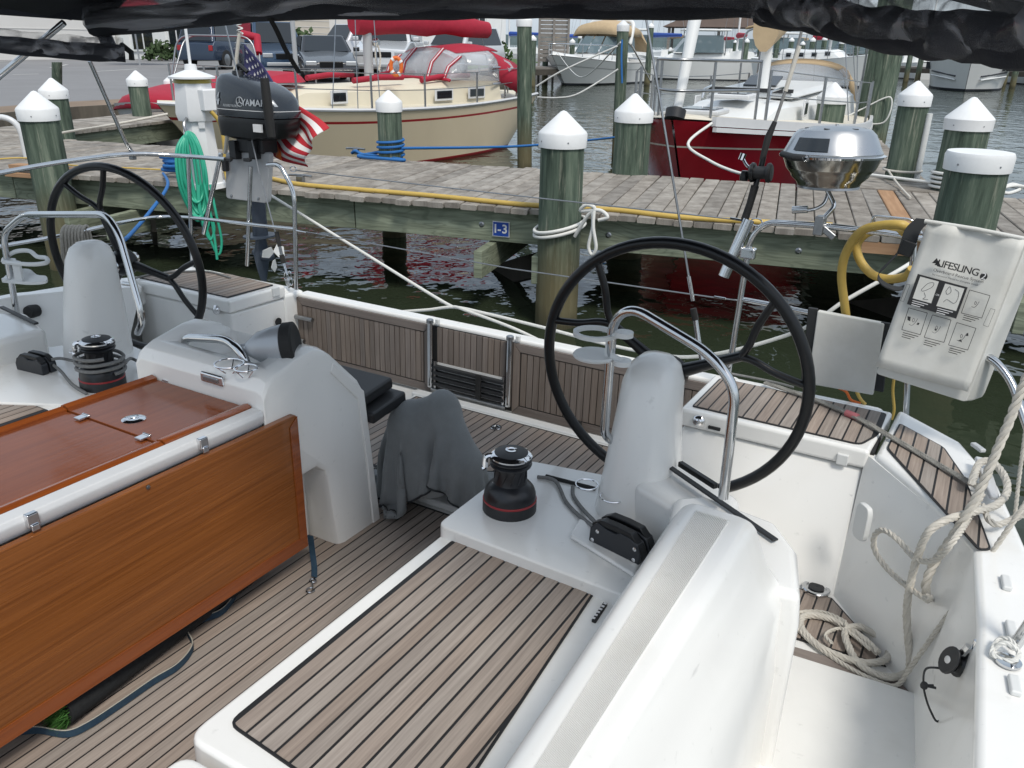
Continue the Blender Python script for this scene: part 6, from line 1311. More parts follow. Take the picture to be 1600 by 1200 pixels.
# ---------------- white end pod
px0, px1 = -2.36, -1.766
def prof(x, k): # side profile (y, z); k shrinks towards the rounded sides
    return [V((x, a, b)) for a, b in ((1.66, .34 + k), (1.625, .56), (1.605, .60 - k), (1.605, .69 - k), (1.625, .725 - k), (1.66, .74 - k), (1.78, .768 - k), (1.835, .772 - k), (1.875, .76 - k), (1.91, .735 - k), (2.05 - k, .595), (2.07 - k, .56), (2.085 - k, .30), (2.115 - k, -.005), (1.90 + k, -.005), (1.862 + k, .28), (1.85 + k, .32), (1.82, .345 + k))]
m_ = MB(); m_.loft([prof(px0, .025), prof(px0 + .03, 0), prof(px1 - .03, 0), prof(px1 - .008, .008), prof(px1, .03)]); pod = tb(m_, 'end_pod', 'gel', bevel=.008, bseg=3, smooth=35)
cu = MB(); cu.loft([[V((a, b, z)) for a, b in ((-2.25 + e, 1.675 + e), (-1.85 - e, 1.675 + e), (-1.85 - e, 1.93 - e), (-2.25 + e, 1.93 - e))] for z, e in ((.665, .03), (.72, .008), (.9, 0))]); cut = tb(cu, 'cut', 'gel', bevel=.02, bseg=3, smooth=35)
bo_ = pod.modifiers.new('tray', 'BOOLEAN'); bo_.object = cut; bo_.solver = 'EXACT'
pm2 = bpy.data.meshes.new_from_object(pod.evaluated_get(bpy.context.evaluated_depsgraph_get())); pod.modifiers.clear(); pod.data = pm2; bpy.data.objects.remove(cut)
m_ = MB(); m_.loft([[V((x, a, b)) for a, b in ((1.915, .70), (2.065, .55), (2.10, .25), (2.13, .0), (2.13, -.004), (2.09, -.004), (2.07, .25), (2.03, .53), (1.90, .67))] for x in (px1 - .10, px1 + .004)]); tb(m_, 'pod_cover', 'gel', bevel=.006)
m_ = MB(); m_.lathe([(.0, 0), (.055, 0), (.058, .004), (.05, .008), (0, .01)], axis_m(V((px1 - .06, 1.70, .22)), (1, -.2, 0)), 24); tb(m_, 'access_plate', 'gel2')
m_ = MB(); m_.box((CX, 1.82, .16), (.34, .12, .34)); tb(m_, 'pod_foot', 'gel', bevel=.02)
# recessed tray with drink rings
for px, py, r in ((358, 568, .044), (384, 575, .034)):
    c = Bz(px, py, .752); m_ = MB(); m_.tube([c + V((r * math.cos(a), r * math.sin(a), 0)) for a in [2 * math.pi * k / 28 for k in range(28)]], .0028, 6, closed=True)
    for a in (0, 2.1, 4.2): m_.tube([c + V((r * math.cos(a), r * math.sin(a), 0)), c + V((r * .3 * math.cos(a), r * .3 * math.sin(a), -.03))], .0022, 5)
    tb(m_, 'drink_ring', 'chrome')
rail('grab_rail', [Bz(286, 558, .68), Bz(288, 527, .75), Bz(352, 530, .78), Bz(376, 548, .77), Bz(396, 590, .68)], .0145, rad=.045, parent=table)
m_ = MB(); p = By(331, 592, 1.60); m_.box((p.x, 1.602, p.z), (.10, .014, .034)); tb(m_, 'vent_frame', 'chrome', bevel=.009, bseg=3)
m_ = MB(); m_.box((p.x, 1.594, p.z), (.066, .006, .014)); tb(m_, 'vent_bar', 'steel_dull', bevel=.002)
# ---------------- instrument covers behind the pod
for a, b, c_, d_, z, t in (((583, 640), (575, 600), (630, 590), (655, 607), .56, .05), ((588, 670), (590, 615), (640, 605), (660, 615), .52, .05)): pass
pc = By(605, 620, 2.2)
for k, (cx, cy, cz, sx, sz, rx) in enumerate(((-1.92, 2.165, .50, .26, .2, -.45), (-1.85, 2.18, .45, .22, .2, -.45))):
    m_ = MB(); m_.box((cx, cy, cz), (sx, .045, sz), Matrix.Rotation(rx - 1.0, 3, 'X')); tb(m_, 'plotter_cover', 'black_matte', bevel=.01, bseg=3)
text('plotter_lettering', 'Raymarine', .022, frame_m(V((-1.93, 2.125, .535)), (1, 0, 0), (0, .98, .12)), M['print_white'], table, shear=.2, bold=.0006)
# ================================================================== winches, clutches
def winch(c, scale, rz, mt_line=True):
    g = empty('winch', parent=yacht); S = scale
    m_ = MB(); mm = Matrix.Translation(c)
    m_.lathe([(.088 * S, 0), (.088 * S, .03 * S), (.086 * S, .036 * S)], mm, 40); m_.build('base', M['black_matte'], g)
    m_ = MB(); m_.lathe([(.087 * S, .036 * S), (.088 * S, .0405 * S), (.086 * S, .043 * S)], mm, 40); m_.build('red_band', M['winch_red'], g)
    m_ = MB(); m_.lathe([(.085 * S, .043 * S), (.084 * S, .06 * S), (.078 * S, .078 * S), (.066 * S, .092 * S), (.055 * S, .100 * S), (.051 * S, .115 * S), (.050 * S, .14 * S), (.053 * S, .155 * S), (.058 * S, .160 * S)], mm, 40); m_.build('drum', M['winch_black'], g)
    for k in range(12):
        a = 2 * math.pi * k / 12; m_ = MB(); q = []
        for t in range(5): q.append(c + V((.0515 * S * math.cos(a + t * .07), .0515 * S * math.sin(a + t * .07), (.108 + t * .010) * S)))
        m_.tube(q, .0025 * S, 5); m_.build('drum_rib', M['winch_black'], g)
    for z0 in (.160, .176):
        m_ = MB(); m_.lathe([(.05 * S, z0 * S), (.066 * S, z0 * S), (.068 * S, (z0 + .006) * S), (.062 * S, (z0 + .011) * S), (.05 * S, (z0 + .012) * S)], mm, 44); m_.build('self_tailing_jaw', M['winch_black'], g)
    m_ = MB(); m_.lathe([(.045 * S, .188 * S), (.066 * S, .188 * S), (.068 * S, .194 * S), (.06 * S, .201 * S), (.04 * S, .205 * S)], mm, 44); m_.build('chrome_rim', M['chrome'], g)
    m_ = MB(); m_.lathe([(.05 * S, .200 * S), (.054 * S, .2035 * S), (.035 * S, .209 * S), (.02 * S, .21 * S), (0, .21 * S)], mm, 36); m_.build('top_cap', M['black_matte'], g)
    m_ = MB(); m_.lathe([(.018 * S, .209 * S), (.019 * S, .213 * S), (.013 * S, .2145 * S), (.011 * S, .2095 * S), (0, .2095 * S)], mm, 24); m_.build('socket', M['chrome'], g)
    d_ = V((math.cos(rz), math.sin(rz), 0)); m_ = MB(); tn = V((-d_.y, d_.x, 0))
    m_.tube(rounded([c + d_ * .05 * S + V((0, 0, .192 * S)), c + d_ * .082 * S + V((0, 0, .192 * S)), c + d_ * .083 * S + V((0, 0, .150 * S)), c + d_ * .092 * S + V((0, 0, .148 * S))], .02 * S), .009 * S, 8); m_.build('tail_arm', M['chrome'], g)
    return g
M['winch_red'] = mat('red_winch_band', (.28, .012, .015), .4)
M['winch_black'] = mat('black_anodised_metal', (.012, .013, .016), .32, noise_amt=.3, noise_scale=40, dark=.7)
wr = Bz(796, 794, PZ); winch(V((wr.x, wr.y, PZ)), .93, R(215))
wl2 = Bz(162, 602, PZ - .03); winch(V((wl2.x, wl2.y, PZ - .03)), 1.0, R(235))
def clutch(c, fwd, S, z0):
    g = empty('rope_clutch', parent=yacht); f = V(fwd).normalized(); s = V((-f.y, f.x, 0)); up = V((0, 0, 1))
    for k in (-1, 1):
        prof_ = [(-.085, 0), (.085, 0), (.088, .03), (.075, .058), (.05, .068), (.02, .07), (0, .06), (-.03, .062), (-.06, .07), (-.083, .045)]
        m_ = MB(); m_.prism([c + f * a * S + s * (k * .021 - .017) * S + up * (b * S) for a, b in prof_], s * .034 * S); m_.build('cheek', M['clutch'], g, bevel=.004, bseg=2)
    for k in (-1, 1):
        m_ = MB(); m_.loft([[c + s * (k * .021 + e * .013) * S + f * a * S + up * (b * S) for e, b in ((-1, h - .018), (1, h - .018), (1, h), (-1, h))] for a, h in ((-.08, .06), (-.05, .079), (.0, .082), (.05, .08), (.082, .05), (.092, .03))]); m_.build('handle', M['black'], g, bevel=.003)
    for a, b in ((-.07, .012), (.07, .012), (.07, .045), (-.055, .045)):
        m_ = MB(); m_.lathe([(.006 * S, 0), (.006 * S, .002), (0, .003)], axis_m(c + f * a * S - s * .0385 * S + up * b * S, -s), 10); m_.build('screw', M['chrome'], g)
    return g
M['clutch'] = mat('dark_grey_clutch_body', (.022, .025, .03), .42)
cc = Bz(970, 856, PZ + .012); clutch(V((cc.x, cc.y, PZ + .012)), (.97, -.23, 0), 1.0, 0)
cc = Bz(58, 575, PZ - .02); clutch(V((cc.x, cc.y, PZ - .03)), (-.9, -.1, 0), .95, 0)
def line(name, pts, r, mt, parent=None, n=8, lab=None, seg=8):
    m_ = MB(); m_.tube(spline(pts, n), r, seg); return m_.build(name, M[mt], parent or yacht, smooth=60)
z_ = PZ + .006
line('sheet_line', [Bz(840, 745, z_), Bz(868, 752, z_ + .004), Bz(885, 785, z_), Bz(912, 812, z_ + .004), Bz(940, 830, z_ + .03)], .0062, 'rope_grey')
line('sheet_line', [Bz(895, 760, z_), Bz(896, 775, z_), Bz(910, 795, z_ + .002), Bz(932, 818, z_ + .03)], .0062, 'rope_grey')
m_ = MB(); p, q = Bz(853, 744, PZ + .004), Bz(930, 764, PZ + .004); m_.tube([p, q], .007, 8); ybuild(m_, 'line_guide', 'rubber')
# figure-eight wire holder
m_ = MB(); zc = PZ + .07
for px, py, r in ((917, 757, .034), (957, 776, .036)):
    c = Bz(px, py, zc); m_.tube([c + V((r * math.cos(a), r * math.sin(a), 0)) for a in [2 * math.pi * k / 30 for k in range(30)]], .0025, 6, closed=True)
c = Bz(978, 780, zc); m_.tube([c, V((c.x, c.y, PZ))], .0025, 6); ybuild(m_, 'wire_drink_holder', 'chrome')
# lines round the left winch
lw = V((wl2.x, wl2.y, PZ - .03))
m_ = MB(); m_.tube([lw + V(((.092 + .004 * math.sin(a * 3)) * math.cos(a), (.09 + .004 * math.cos(a * 2)) * math.sin(a), .07 + a * .0032 * 1.2)) for a in [k * .22 for k in range(85)]], .0075, 7); ybuild(m_, 'sheet_line', 'rope_grey', smooth=60)
line('sheet_line', [lw + V((-.09, -.02, .09)), Bz(120, 565, .40), Bz(95, 560, .41), Bz(80, 562, .41)], .0068, 'rope_grey')
line('sheet_line', [Bz(80, 568, .39), Bz(95, 580, .37), Bz(112, 600, .365), Bz(135, 615, .362)], .0068, 'rope_grey')
line('sheet_line', [lw + V((.09, .05, .1)), Bz(205, 560, .39), Bz(225, 572, .38), Bz(232, 585, .372)], .0068, 'rope_grey')
m_ = MB(); c = Bz(122, 548, PZ + .05)
m_.tube([c + V((.035 * math.cos(a), .035 * math.sin(a), 0)) for a in [2 * math.pi * k / 24 for k in range(24)]], .0025, 6, closed=True); m_.tube([c, c - V((0, 0, .08))], .0025, 6); ybuild(m_, 'wire_drink_holder', 'chrome')
m_ = MB(); p = Bz(243, 582, .40); m_.lathe([(.05, 0), (.05, .012), (.04, .018), (0, .018)], Matrix.Translation(p), 28); ybuild(m_, 'winch_cap', 'black_matte')

# ================================================================== stern rails
RY = 3.25
SR = .0125
rail('pushpit_rail', [By(463, 452, RY), By(460, 300, RY), By(437, 256, RY), By(418, 258, RY)], SR, rad=.07)
rail('pushpit_rail', [By(352, 249, RY), By(290, 244, RY), Bx(205, 239, -4.2), Bx(100, 252, -4.24), Bx(0, 270, -4.27), Bx(-140, 300, -4.3)], SR, rad=.25)
rail('pushpit_mid_rail', [By(462, 358, RY), By(385, 350, RY), By(300, 340, RY), By(250, 338, RY), Bx(190, 347, -4.2), Bx(100, 368, -4.24), Bx(0, 385, -4.27), Bx(-140, 410, -4.3)], .0105, rad=.2)
rail('pushpit_post', [By(294, 247, RY), By(301, 430, RY)], .0115)
rail('engine_bracket_tube', [By(392, 260, RY + .02), By(386, 415, RY + .02)], .012)
rail('backstay_strut', [By(345, 240, RY + .05), By(318, 365, RY + .05)], .013)
m_ = MB(); p = Bx(207, 243, -4.2); m_.box(p, (.03, .03, .045)); ybuild(m_, 'rail_clamp', 'steel_dull', bevel=.004)
rail('bimini_strut', [Bx(207, 238, -4.2), Bx(196, 222, -4.18), By(140, 95, 2.75)], .0105, rad=.01)
rail('bimini_strut', [By(0, 118, 2.2), By(100, 35, 2.35)], .0135, rad=.01)
rail('bimini_strut', [By(-70, 180, 2.1), By(0, 118, 2.2)], .0135, rad=.01)
# right side
rail('pushpit_rail', [By(1138, 585, RY), By(1172, 372, RY), By(1196, 347, RY), By(1290, 353, RY), By(1400, 366, RY), By(1500, 385, 3.2), By(1610, 405, 3.08), By(1800, 470, 2.6), By(2100, 560, 2.0)], SR, rad=.09)
rail('pushpit_mid_rail', [By(1155, 467, RY), By(1200, 475, RY), By(1270, 490, RY), By(1330, 498, RY)], .0105, rad=.05)
rail('pushpit_post', [By(1428, 368, RY), By(1415, 660, RY)], .0115)
rail('pushpit_post', [By(1530, 552, 2.95), By(1556, 565, 2.93), By(1580, 595, 2.9), By(1612, 690, 2.82)], .0125, rad=.05)
m_ = MB(); p = By(1272, 496, RY); m_.box(p, (.035, .03, .03)); ybuild(m_, 'rail_clamp', 'black_matte', bevel=.005)
rail('rail_loop', [By(1362, 352, RY), By(1364, 337, RY), By(1425, 343, RY), By(1440, 365, RY)], .005, rad=.02)
# wire gate lines, backstay
def wire(name, pts, r, mt='steel_dull', lab=None):
    m_ = MB(); m_.tube(pts, r, 6); return ybuild(m_, name, mt, smooth=60)
wire('gate_wire', [By(462, 266, RY), By(800, 305, RY), By(1140, 342, RY), By(1172, 346, RY)], .003, 'steel_dull')
wire('gate_wire', [By(466, 360, RY), By(800, 420, RY), By(1110, 464, RY), By(1158, 470, RY)], .003, 'steel_dull')
for (px, py) in ((470, 361), (1125, 465), (1150, 342)):
    m_ = MB(); a, b = By(px - 9, py - 1, RY - .001), By(px + 9, py + 2, RY - .001); m_.tube([a, b], .0055, 8); ybuild(m_, 'wire_end', 'steel')
for (px, py) in ((458, 264), (1182, 347)):
    c = By(px, py, RY); m_ = MB(); m_.tube([c + V((.022 * math.cos(a), 0, .014 * math.sin(a))) for a in [2 * math.pi * k / 16 for k in range(16)]], .003, 6, closed=True); ybuild(m_, 'wire_hook', 'steel')
bs_top = [By(1003, -10, 3.22), By(1040, 210, 3.22), By(1079, 450, 3.22)]
wire('backstay', bs_top, .0048, 'steel_dull'); wire('backstay_turnbuckle', [By(1076, 432, 3.22), By(1083, 470, 3.22)], .008, 'steel'); wire('backstay_boot', [By(1083, 482, 3.22), By(1087, 500, 3.22)], .014, 'rubber'); wire('backstay_tail', [By(1086, 495, 3.22), By(1091, 530, 3.22), By(1100, 580, 3.2)], .011, 'steel')
wire('backstay', [By(340, -10, 3.3), By(372, 120, 3.3), By(405, 270, 3.28), By(432, 370, 3.26)], .0042, 'steel_dull'); wire('backstay_boot', [By(432, 362, 3.26), By(437, 385, 3.26)], .012, 'rubber'); wire('backstay_turnbuckle', [By(437, 385, 3.26), By(441, 402, 3.26)], .009, 'steel_dull'); wire('backstay_boot', [By(440, 398, 3.26), By(443, 411, 3.26)], .014, 'rubber'); wire('backstay_tail', [By(443, 410, 3.26), By(449, 430, 3.25), By(452, 450, 3.25)], .007, 'steel')
m_ = MB()
for px, py in ((446, 432), (452, 430), (449, 442), (454, 440)):
    c = By(px, py, 3.24); m_.tube([c + V((.011 * math.cos(a), .003, .022 * math.sin(a))) for a in [2 * math.pi * k / 16 for k in range(16)]], .0032, 6, closed=True)
ybuild(m_, 'shackle', 'steel')
# ================================================================== bimini with rolled-up curtains
def roll(name, pts, r, seed, mt='navy', n=10, amp=.18, seg=16):
    path = spline(pts, n); fr = frames(path); m_ = MB(); secs = []
    for i, p in enumerate(path):
        nr, b = fr[i]; ring = []
        for k in range(seg):
            a = 2 * math.pi * k / seg; rr = r * (1 + amp * noise.noise(V((i * .22 + seed, math.cos(a) * 1.3, math.sin(a) * 1.3))))
            ring.append(p + (nr * math.cos(a) + b * math.sin(a)) * rr)
        secs.append(ring)
    m_.loft(secs); return ybuild(m_, name, mt, smooth=70)
mid = [By(150, 38, 2.45), By(300, 22, 2.42), By(430, 8, 2.4), By(620, 4, 2.4), By(800, 1, 2.4), By(1000, 0, 2.4), By(1195, -4, 2.42)]
roll('curtain_roll', mid, .052, 1.0); 
roll('clear_curtain', [p + V((0, -.004, .018)) for p in mid], .061, 4.0, 'vinyl', amp=.22)
rgt = [By(1192, 12, 2.42), By(1260, 22, 2.3), By(1340, 38, 2.1), By(1430, 52, 1.9), By(1520, 58, 1.75), By(1620, 66, 1.6), By(1750, 90, 1.4)]
roll('curtain_roll', rgt, .042, 7.0, amp=.3); roll('clear_curtain', [p + V((0.0, 0, .022)) for p in rgt], .056, 9.0, 'vinyl', amp=.35)
lft = [By(195, 84, 2.45), By(120, 80, 2.3), By(50, 74, 2.2), By(-40, 66, 2.1)]
roll('curtain_roll', lft, .036, 11.0); roll('clear_curtain', [p + V((0, 0, .016)) for p in lft], .046, 12.0, 'vinyl', amp=.25)
m_ = MB(); m_.tube([By(150, 25, 2.46), By(175, 82, 2.46), By(186, 86, 2.46)], .03, 10); ybuild(m_, 'curtain_end', 'navy', smooth=60)
m_ = MB(); m_.tube([By(190, 70, 2.44), By(205, 82, 2.44), By(206, 94, 2.44)], .012, 8); ybuild(m_, 'curtain_tie', 'rubber', smooth=60)
m_ = MB(); m_.tube([By(1190, -10, 2.4), By(1196, 18, 2.4), By(1205, 24, 2.38)], .028, 10); ybuild(m_, 'curtain_end', 'navy', smooth=60)
strip_pts = [By(421, 28, 2.36), By(432, 48, 2.36), By(447, 80, 2.36), By(468, 115, 2.36)]
m_ = MB(); m_.loft([[p + V((-.012, 0, 0)), p + V((.012, 0, 0)), p + V((.012, .003, 0)), p + V((-.012, .003, 0))] for p in spline(strip_pts, 5)]); ybuild(m_, 'curtain_strap', 'rubber', smooth=60)
rows = []
for j in range(11):
    y = 2.46 - j * .15; row = []
    for i in range(17):
        t = i / 16; x = -3.72 + (3.72 + .02) * t + (j * .03) * (1 if t > .5 else -1); dx = (t - .5) * 2
        row.append(V((x, y + .05 * (1 - dx * dx) * 0, 1.80 + .16 * (1 - abs(dx) ** 2.4) + .06 * math.sin(j * math.pi / 10) - .03 * (abs(dx) ** 6))))
    rows.append(row)
m_ = MB(); m_.grid(rows); ybuild(m_, 'bimini_top', 'navy', smooth=70, solid=.004)
m_ = MB(); m_.prism([By(-20, -30, 2.2), By(215, -20, 2.45), By(168, 30, 2.47), By(140, 33, 2.45), By(-20, 22, 2.25)], (0, .02, .012)); ybuild(m_, 'bimini_corner', 'navy', smooth=0)
# ================================================================== loose gear on the yacht (boat frame)
FRAME = BOAT
def bthing(name, label, cat, loc=(0, 0, 0), group=None):
    o = empty(name, mat=BOAT @ Matrix.Translation(loc)); return tag(o, label, cat, group)
def child(mb, name, mt, parent, origin, **kw):     # geometry given in boat coords, parented to a thing at origin
    mb.v = [p - V(origin) for p in mb.v]; return mb.build(name, M[mt] if isinstance(mt, str) else mt, parent, **kw)
# ---------------- outboard motor on its bracket board
EY = 3.34
m_ = MB(); bq = [By(352, 238, EY), By(421, 238, EY), By(417, 318, EY), By(353, 310, EY)]
m_.prism(round_poly(bq, .025, 4), (0, .035, 0)); ybuild(m_, 'motor_board', 'board_grey', bevel=.005) if 'board_grey' in M else None
M['board_grey'] = mat('light_grey_plastic_board', (.42, .43, .44), .6, noise_amt=.5, noise_scale=12, dark=.85, bump=.15, bump_scale=200)
if not any(o.name.startswith('motor_board') for o in bpy.data.objects): ybuild(m_, 'motor_board', 'board_grey', bevel=.005)
for px, py in ((362, 306), (404, 310)):
    b_ = MB(); b_.lathe([(.008, 0), (.008, .004), (0, .006)], axis_m(By(px, py, EY - .001), (0, -1, 0)), 12); ybuild(b_, 'board_bolt', 'steel_dull')
b_ = MB(); p = By(352, 258, EY - .02); b_.box(p, (.03, .03, .07)); ybuild(b_, 'board_clamp', 'black_matte', bevel=.006)
eo = By(405, 235, EY); eng = bthing('outboard_motor', 'dark blue-grey outboard motor with a 4 on its cowl hung on stern rail', 'outboard motor', eo)
ec = By(403, 168, EY + .04)
def egg(cx, cy, cz, hx, hy, top, bot, n=24, sq=.55):
    return [V((cx + hx * math.copysign(abs(math.cos(a)) ** sq, math.cos(a)), cy + hy * math.copysign(abs(math.sin(a)) ** sq, math.sin(a)), cz)) for a in [2 * math.pi * k / n for k in range(n)]]
hx, hy = .232, .145
zb, zt = ec.z - .045, ec.z + .19
m_ = MB(); secs = []
for f, kx, ky, dx in ((0, 1.0, 1.0, .005), (.12, 1.01, 1.01, .004), (.4, .98, .98, -.005), (.65, .90, .93, -.02), (.82, .78, .84, -.04), (.93, .6, .68, -.06), (.985, .36, .44, -.075), (1.0, .08, .1, -.08)):
    secs.append([p + V((0, 0, -(.055 * max(0, f - .35)) * ((p.x - ec.x) / hx + 1) )) for p in egg(ec.x + dx, ec.y, zb + (zt - zb) * f, hx * kx, hy * ky, 0, 0)])
m_.loft(secs); child(m_, 'cowl', 'engine', eng, eo, smooth=60)
m_ = MB(); m_.loft([egg(ec.x - .02, ec.y, zb - .12, hx * .55, hy * .7, 0, 0), egg(ec.x - .01, ec.y, zb - .105, hx * .9, hy * .95, 0, 0), egg(ec.x, ec.y, zb - .03, hx * .99, hy, 0, 0), egg(ec.x, ec.y, zb - .006, hx * .985, hy * .98, 0, 0)]); child(m_, 'lower_pan', 'black', eng, eo, smooth=50)
m_ = MB(); m_.loft([egg(ec.x + .004, ec.y, zb + a, hx * 1.012, hy * 1.014, 0, 0) for a in (.034, .037)]); child(m_, 'pinstripe', 'print_white', eng, eo)
m_ = MB(); m_.lathe([(.02, 0), (.035, .0), (.03, .03), (.0, .035)], Matrix.Translation((ec.x - .11, ec.y - .02, zt - .035)), 12); m_.tube(rounded([V((ec.x - .15, ec.y, zt - .02)), V((ec.x - .11, ec.y - .01, zt + .03)), V((ec.x - .06, ec.y, zt - .01))], .02), .012, 7); child(m_, 'carry_handle', 'black_matte', eng, eo, smooth=50)
KY = ((0, 1.0, 1.0, .005), (.12, 1.01, 1.01, .004), (.4, .98, .98, -.005), (.65, .90, .93, -.02), (.82, .78, .84, -.04))
def cowl_y(x, z):
    f = min(max((z - zb) / (zt - zb), 0), .8)
    for q0_, q1_ in zip(KY, KY[1:]):
        if q0_[0] <= f <= q1_[0]: t = (f - q0_[0]) / (q1_[0] - q0_[0]); kx, ky, dx = [q0_[i] * (1 - t) + q1_[i] * t for i in (1, 2, 3)]
    u = min(.985, abs(x - ec.x - dx) / (hx * kx)); return ec.y - hy * ky * (1 - u ** (2 / .55)) ** (.55 / 2)
def cowl_text(nm, s_, size, x, z, **kw):
    o = text(nm, s_, size, frame_m(V((x, 0, z)), (1, 0, 0), (0, 0, 1)), M['silver'], eng, ext=0, **kw)
    for v_ in o.data.vertices: v_.co = V((v_.co.x, cowl_y(v_.co.x, v_.co.z) - .003, v_.co.z)) - eo
    return o
cowl_text('cowl_number', '4', .085, ec.x - .165, zb + .085, bold=.003, shear=.15)
cowl_text('cowl_lettering', 'YAMAHA', .046, ec.x + .13, zb + .075, bold=.001)
cowl_m_ = MB(); cl = V((ec.x + .02, cowl_y(ec.x + .02, zb + .078) - .002, zb + .078)); m_.tube([cl + V((.024 * math.cos(a), 0, .024 * math.sin(a))) for a in [2 * math.pi * k / 20 for k in range(20)]], .0025, 5, closed=True)
for a in (R(90), R(210), R(330)): m_.tube([cl, cl + V((.023 * math.cos(a), 0, .023 * math.sin(a)))], .0025, 5)
child(m_, 'cowl_emblem', 'silver', eng, eo)
text('cowl_note', 'FOURSTROKE', .018, frame_m(V((ec.x - .05, ec.y - hy * 1.02, zb + .055)) - eo, (1, 0, 0), (0, .05, 1)), M['silver'], eng, shear=.2)
m_ = MB(); m_.box(V((ec.x + .14, ec.y - hy * 1.0, zb - .05)), (.06, .012, .04)); child(m_, 'warning_sticker', 'print_white', eng, eo)
m_ = MB(); p0, p1 = By(413, 122, EY - .13), By(424, 214, EY - .12); m_.tube([p0, p0.lerp(p1, .5), p1], [.022, .026, .022], 10); child(m_, 'tiller_grip', 'rubber', eng, eo, smooth=60)
for px in (366, 396):
    m_ = MB(); p = By(px, 240, EY - .03); m_.box(p + V((0, .02, .02)), (.05, .07, .10)); m_.tube([p + V((0, -.02, -.03)), p + V((0, -.05, -.03))], .012, 8); m_.box(p + V((0, -.052, -.03)), (.05, .01, .02)); child(m_, 'clamp', 'black_matte', eng, eo, bevel=.006)
m_ = MB(); m_.box(V((ec.x - .03, ec.y, zb - .15)), (.2, .12, .09)); child(m_, 'swivel_bracket', 'black_matte', eng, eo, bevel=.01)
lx_ = By(405, 350, EY + .08)
def foil(c, a, b, n=14): return [c + V((b * math.sin(t) * (1 if math.cos(t) > 0 else .7), a * math.cos(t), 0)) for t in [2 * math.pi * k / n for k in range(n)]]
m_ = MB(); zz = [By(405, y, EY + .08).z for y in (300, 340, 368, 372, 380, 396, 412, 440)]
m_.loft([foil(V((lx_.x, lx_.y, z)), a, b) for z, a, b in ((zz[0] + .1, .05, .05), (zz[1], .045, .045), (zz[2], .05, .045), (zz[3], .03, .035), (zz[5], .06, .03), (zz[6], .05, .018), (zz[7], .02, .008))]); child(m_, 'drive_leg', 'engine_leg', eng, eo, smooth=50)
m_ = MB(); m_.prism(egg(lx_.x, lx_.y, zz[2] - .005, .075, .11, 0, 0, sq=.9), (0, 0, .01)); child(m_, 'cavitation_plate', 'engine_leg', eng, eo)
gc = V((lx_.x + .02, lx_.y, zz[5])); m_ = MB(); m_.lathe([(0, -.1), (.02, -.09), (.034, -.03), (.034, .05), (.025, .07), (0, .08)], axis_m(gc, (1, -.1, 0)), 16); child(m_, 'gearcase', 'engine_leg', eng, eo)
for k in range(3):
    a = k * 2.094 + .5; d_ = V((0, math.cos(a), math.sin(a))); s_ = V((0, -math.sin(a), math.cos(a))); c = gc + V((.085, -.008, 0))
    m_ = MB(); m_.prism([c + d_ * .02 - s_ * .02 + V((.012, 0, 0)), c + d_ * .06 - s_ * .04 + V((.016, 0, 0)), c + d_ * .095, c + d_ * .07 + s_ * .035 - V((.014, 0, 0)), c + d_ * .02 + s_ * .02 - V((.01, 0, 0))], (.004, 0, 0)); child(m_, 'propeller_blade', 'plastic_white', eng, eo, bevel=.0015)
# ---------------- ensign on its staff
fo = By(345, 250, 3.42); flag = bthing('ensign_flag', 'limp stars and stripes flag on a staff behind the outboard motor', 'flag', fo)
m_ = MB(); m_.tube([By(352, 240, 3.42), By(365, 130, 3.44), By(374, 52, 3.46)], [.012, .011, .010], 10); child(m_, 'staff', 'staff_wood' if 'staff_wood' in M else 'rope_white', flag, fo, smooth=60)
m_ = MB(); c = By(375, 50, 3.46); m_.tube([c + V((.014 * math.cos(a), .014 * math.sin(a), -.01 + a * .004)) for a in [k * .5 for k in range(26)]], .004, 6); child(m_, 'halyard', 'rope_clean', flag, fo)
M['flag_red'] = mat('flag_red', (.42, .018, .03), .8, bump=.1, bump_scale=300); M['flag_white'] = mat('flag_white', (.68, .67, .66), .8); M['flag_blue'] = mat('flag_blue', (.035, .035, .11), .8)
A, B_, C_, D_ = By(381, 68, 3.46), By(508, 200, 3.50), By(471, 262, 3.50), By(372, 205, 3.46)
nu, nv = 40, 26
def fpt(u, v):
    p = A.lerp(B_, u).lerp(D_.lerp(C_, u), v)
    return p + V((0, 1, 0)) * (.028 * math.sin(u * 9 + v * 5) + .02 * math.sin(v * 11 - u * 4)) * (.3 + u) + V((0, 0, -.05)) * math.sin(u * 3.1) * .5
m_ = MB(); rows = [[fpt(i / nu, j / nv) for i in range(nu + 1)] for j in range(nv + 1)]
o_ = m_.add([p for r in rows for p in r], [])
for j in range(nv):
    for i in range(nu):
        st = j // 2; canton = i < nu * .4 and st < 7
        m_.f.append([j * (nu + 1) + i, j * (nu + 1) + i + 1, (j + 1) * (nu + 1) + i + 1, (j + 1) * (nu + 1) + i]); m_.mi.append(2 if canton else (0 if st % 2 == 0 else 1))
m_.v = [p - fo for p in m_.v]; m_.build('flag_cloth', [M['flag_red'], M['flag_white'], M['flag_blue']], flag, smooth=70, recalc=False, solid=.002)
m_ = MB()
for r_ in range(9):
    for c_ in range(11):
        if (r_ + c_) % 2: continue
        u, v = (c_ + 1) / 12 * .4, (r_ + 1) / 10 * (14 / 26); c = fpt(u, v); ex = (fpt(u + .02, v) - c).normalized(); ey = (fpt(u, v + .02) - c).normalized(); nn = ex.cross(ey).normalized(); nn = nn if nn.y < 0 else -nn
        pts = [c + nn * .004 + (ex * math.cos(a) + ey * math.sin(a)) * (.0105 if k % 2 == 0 else .0042) for k, a in [(k, math.pi * k / 5 + .3) for k in range(10)]]
        m_.prism(pts, nn * .0008)
so = child(m_, 'star', 'flag_white', flag, fo, smooth=0); so['kind'] = 'stuff'
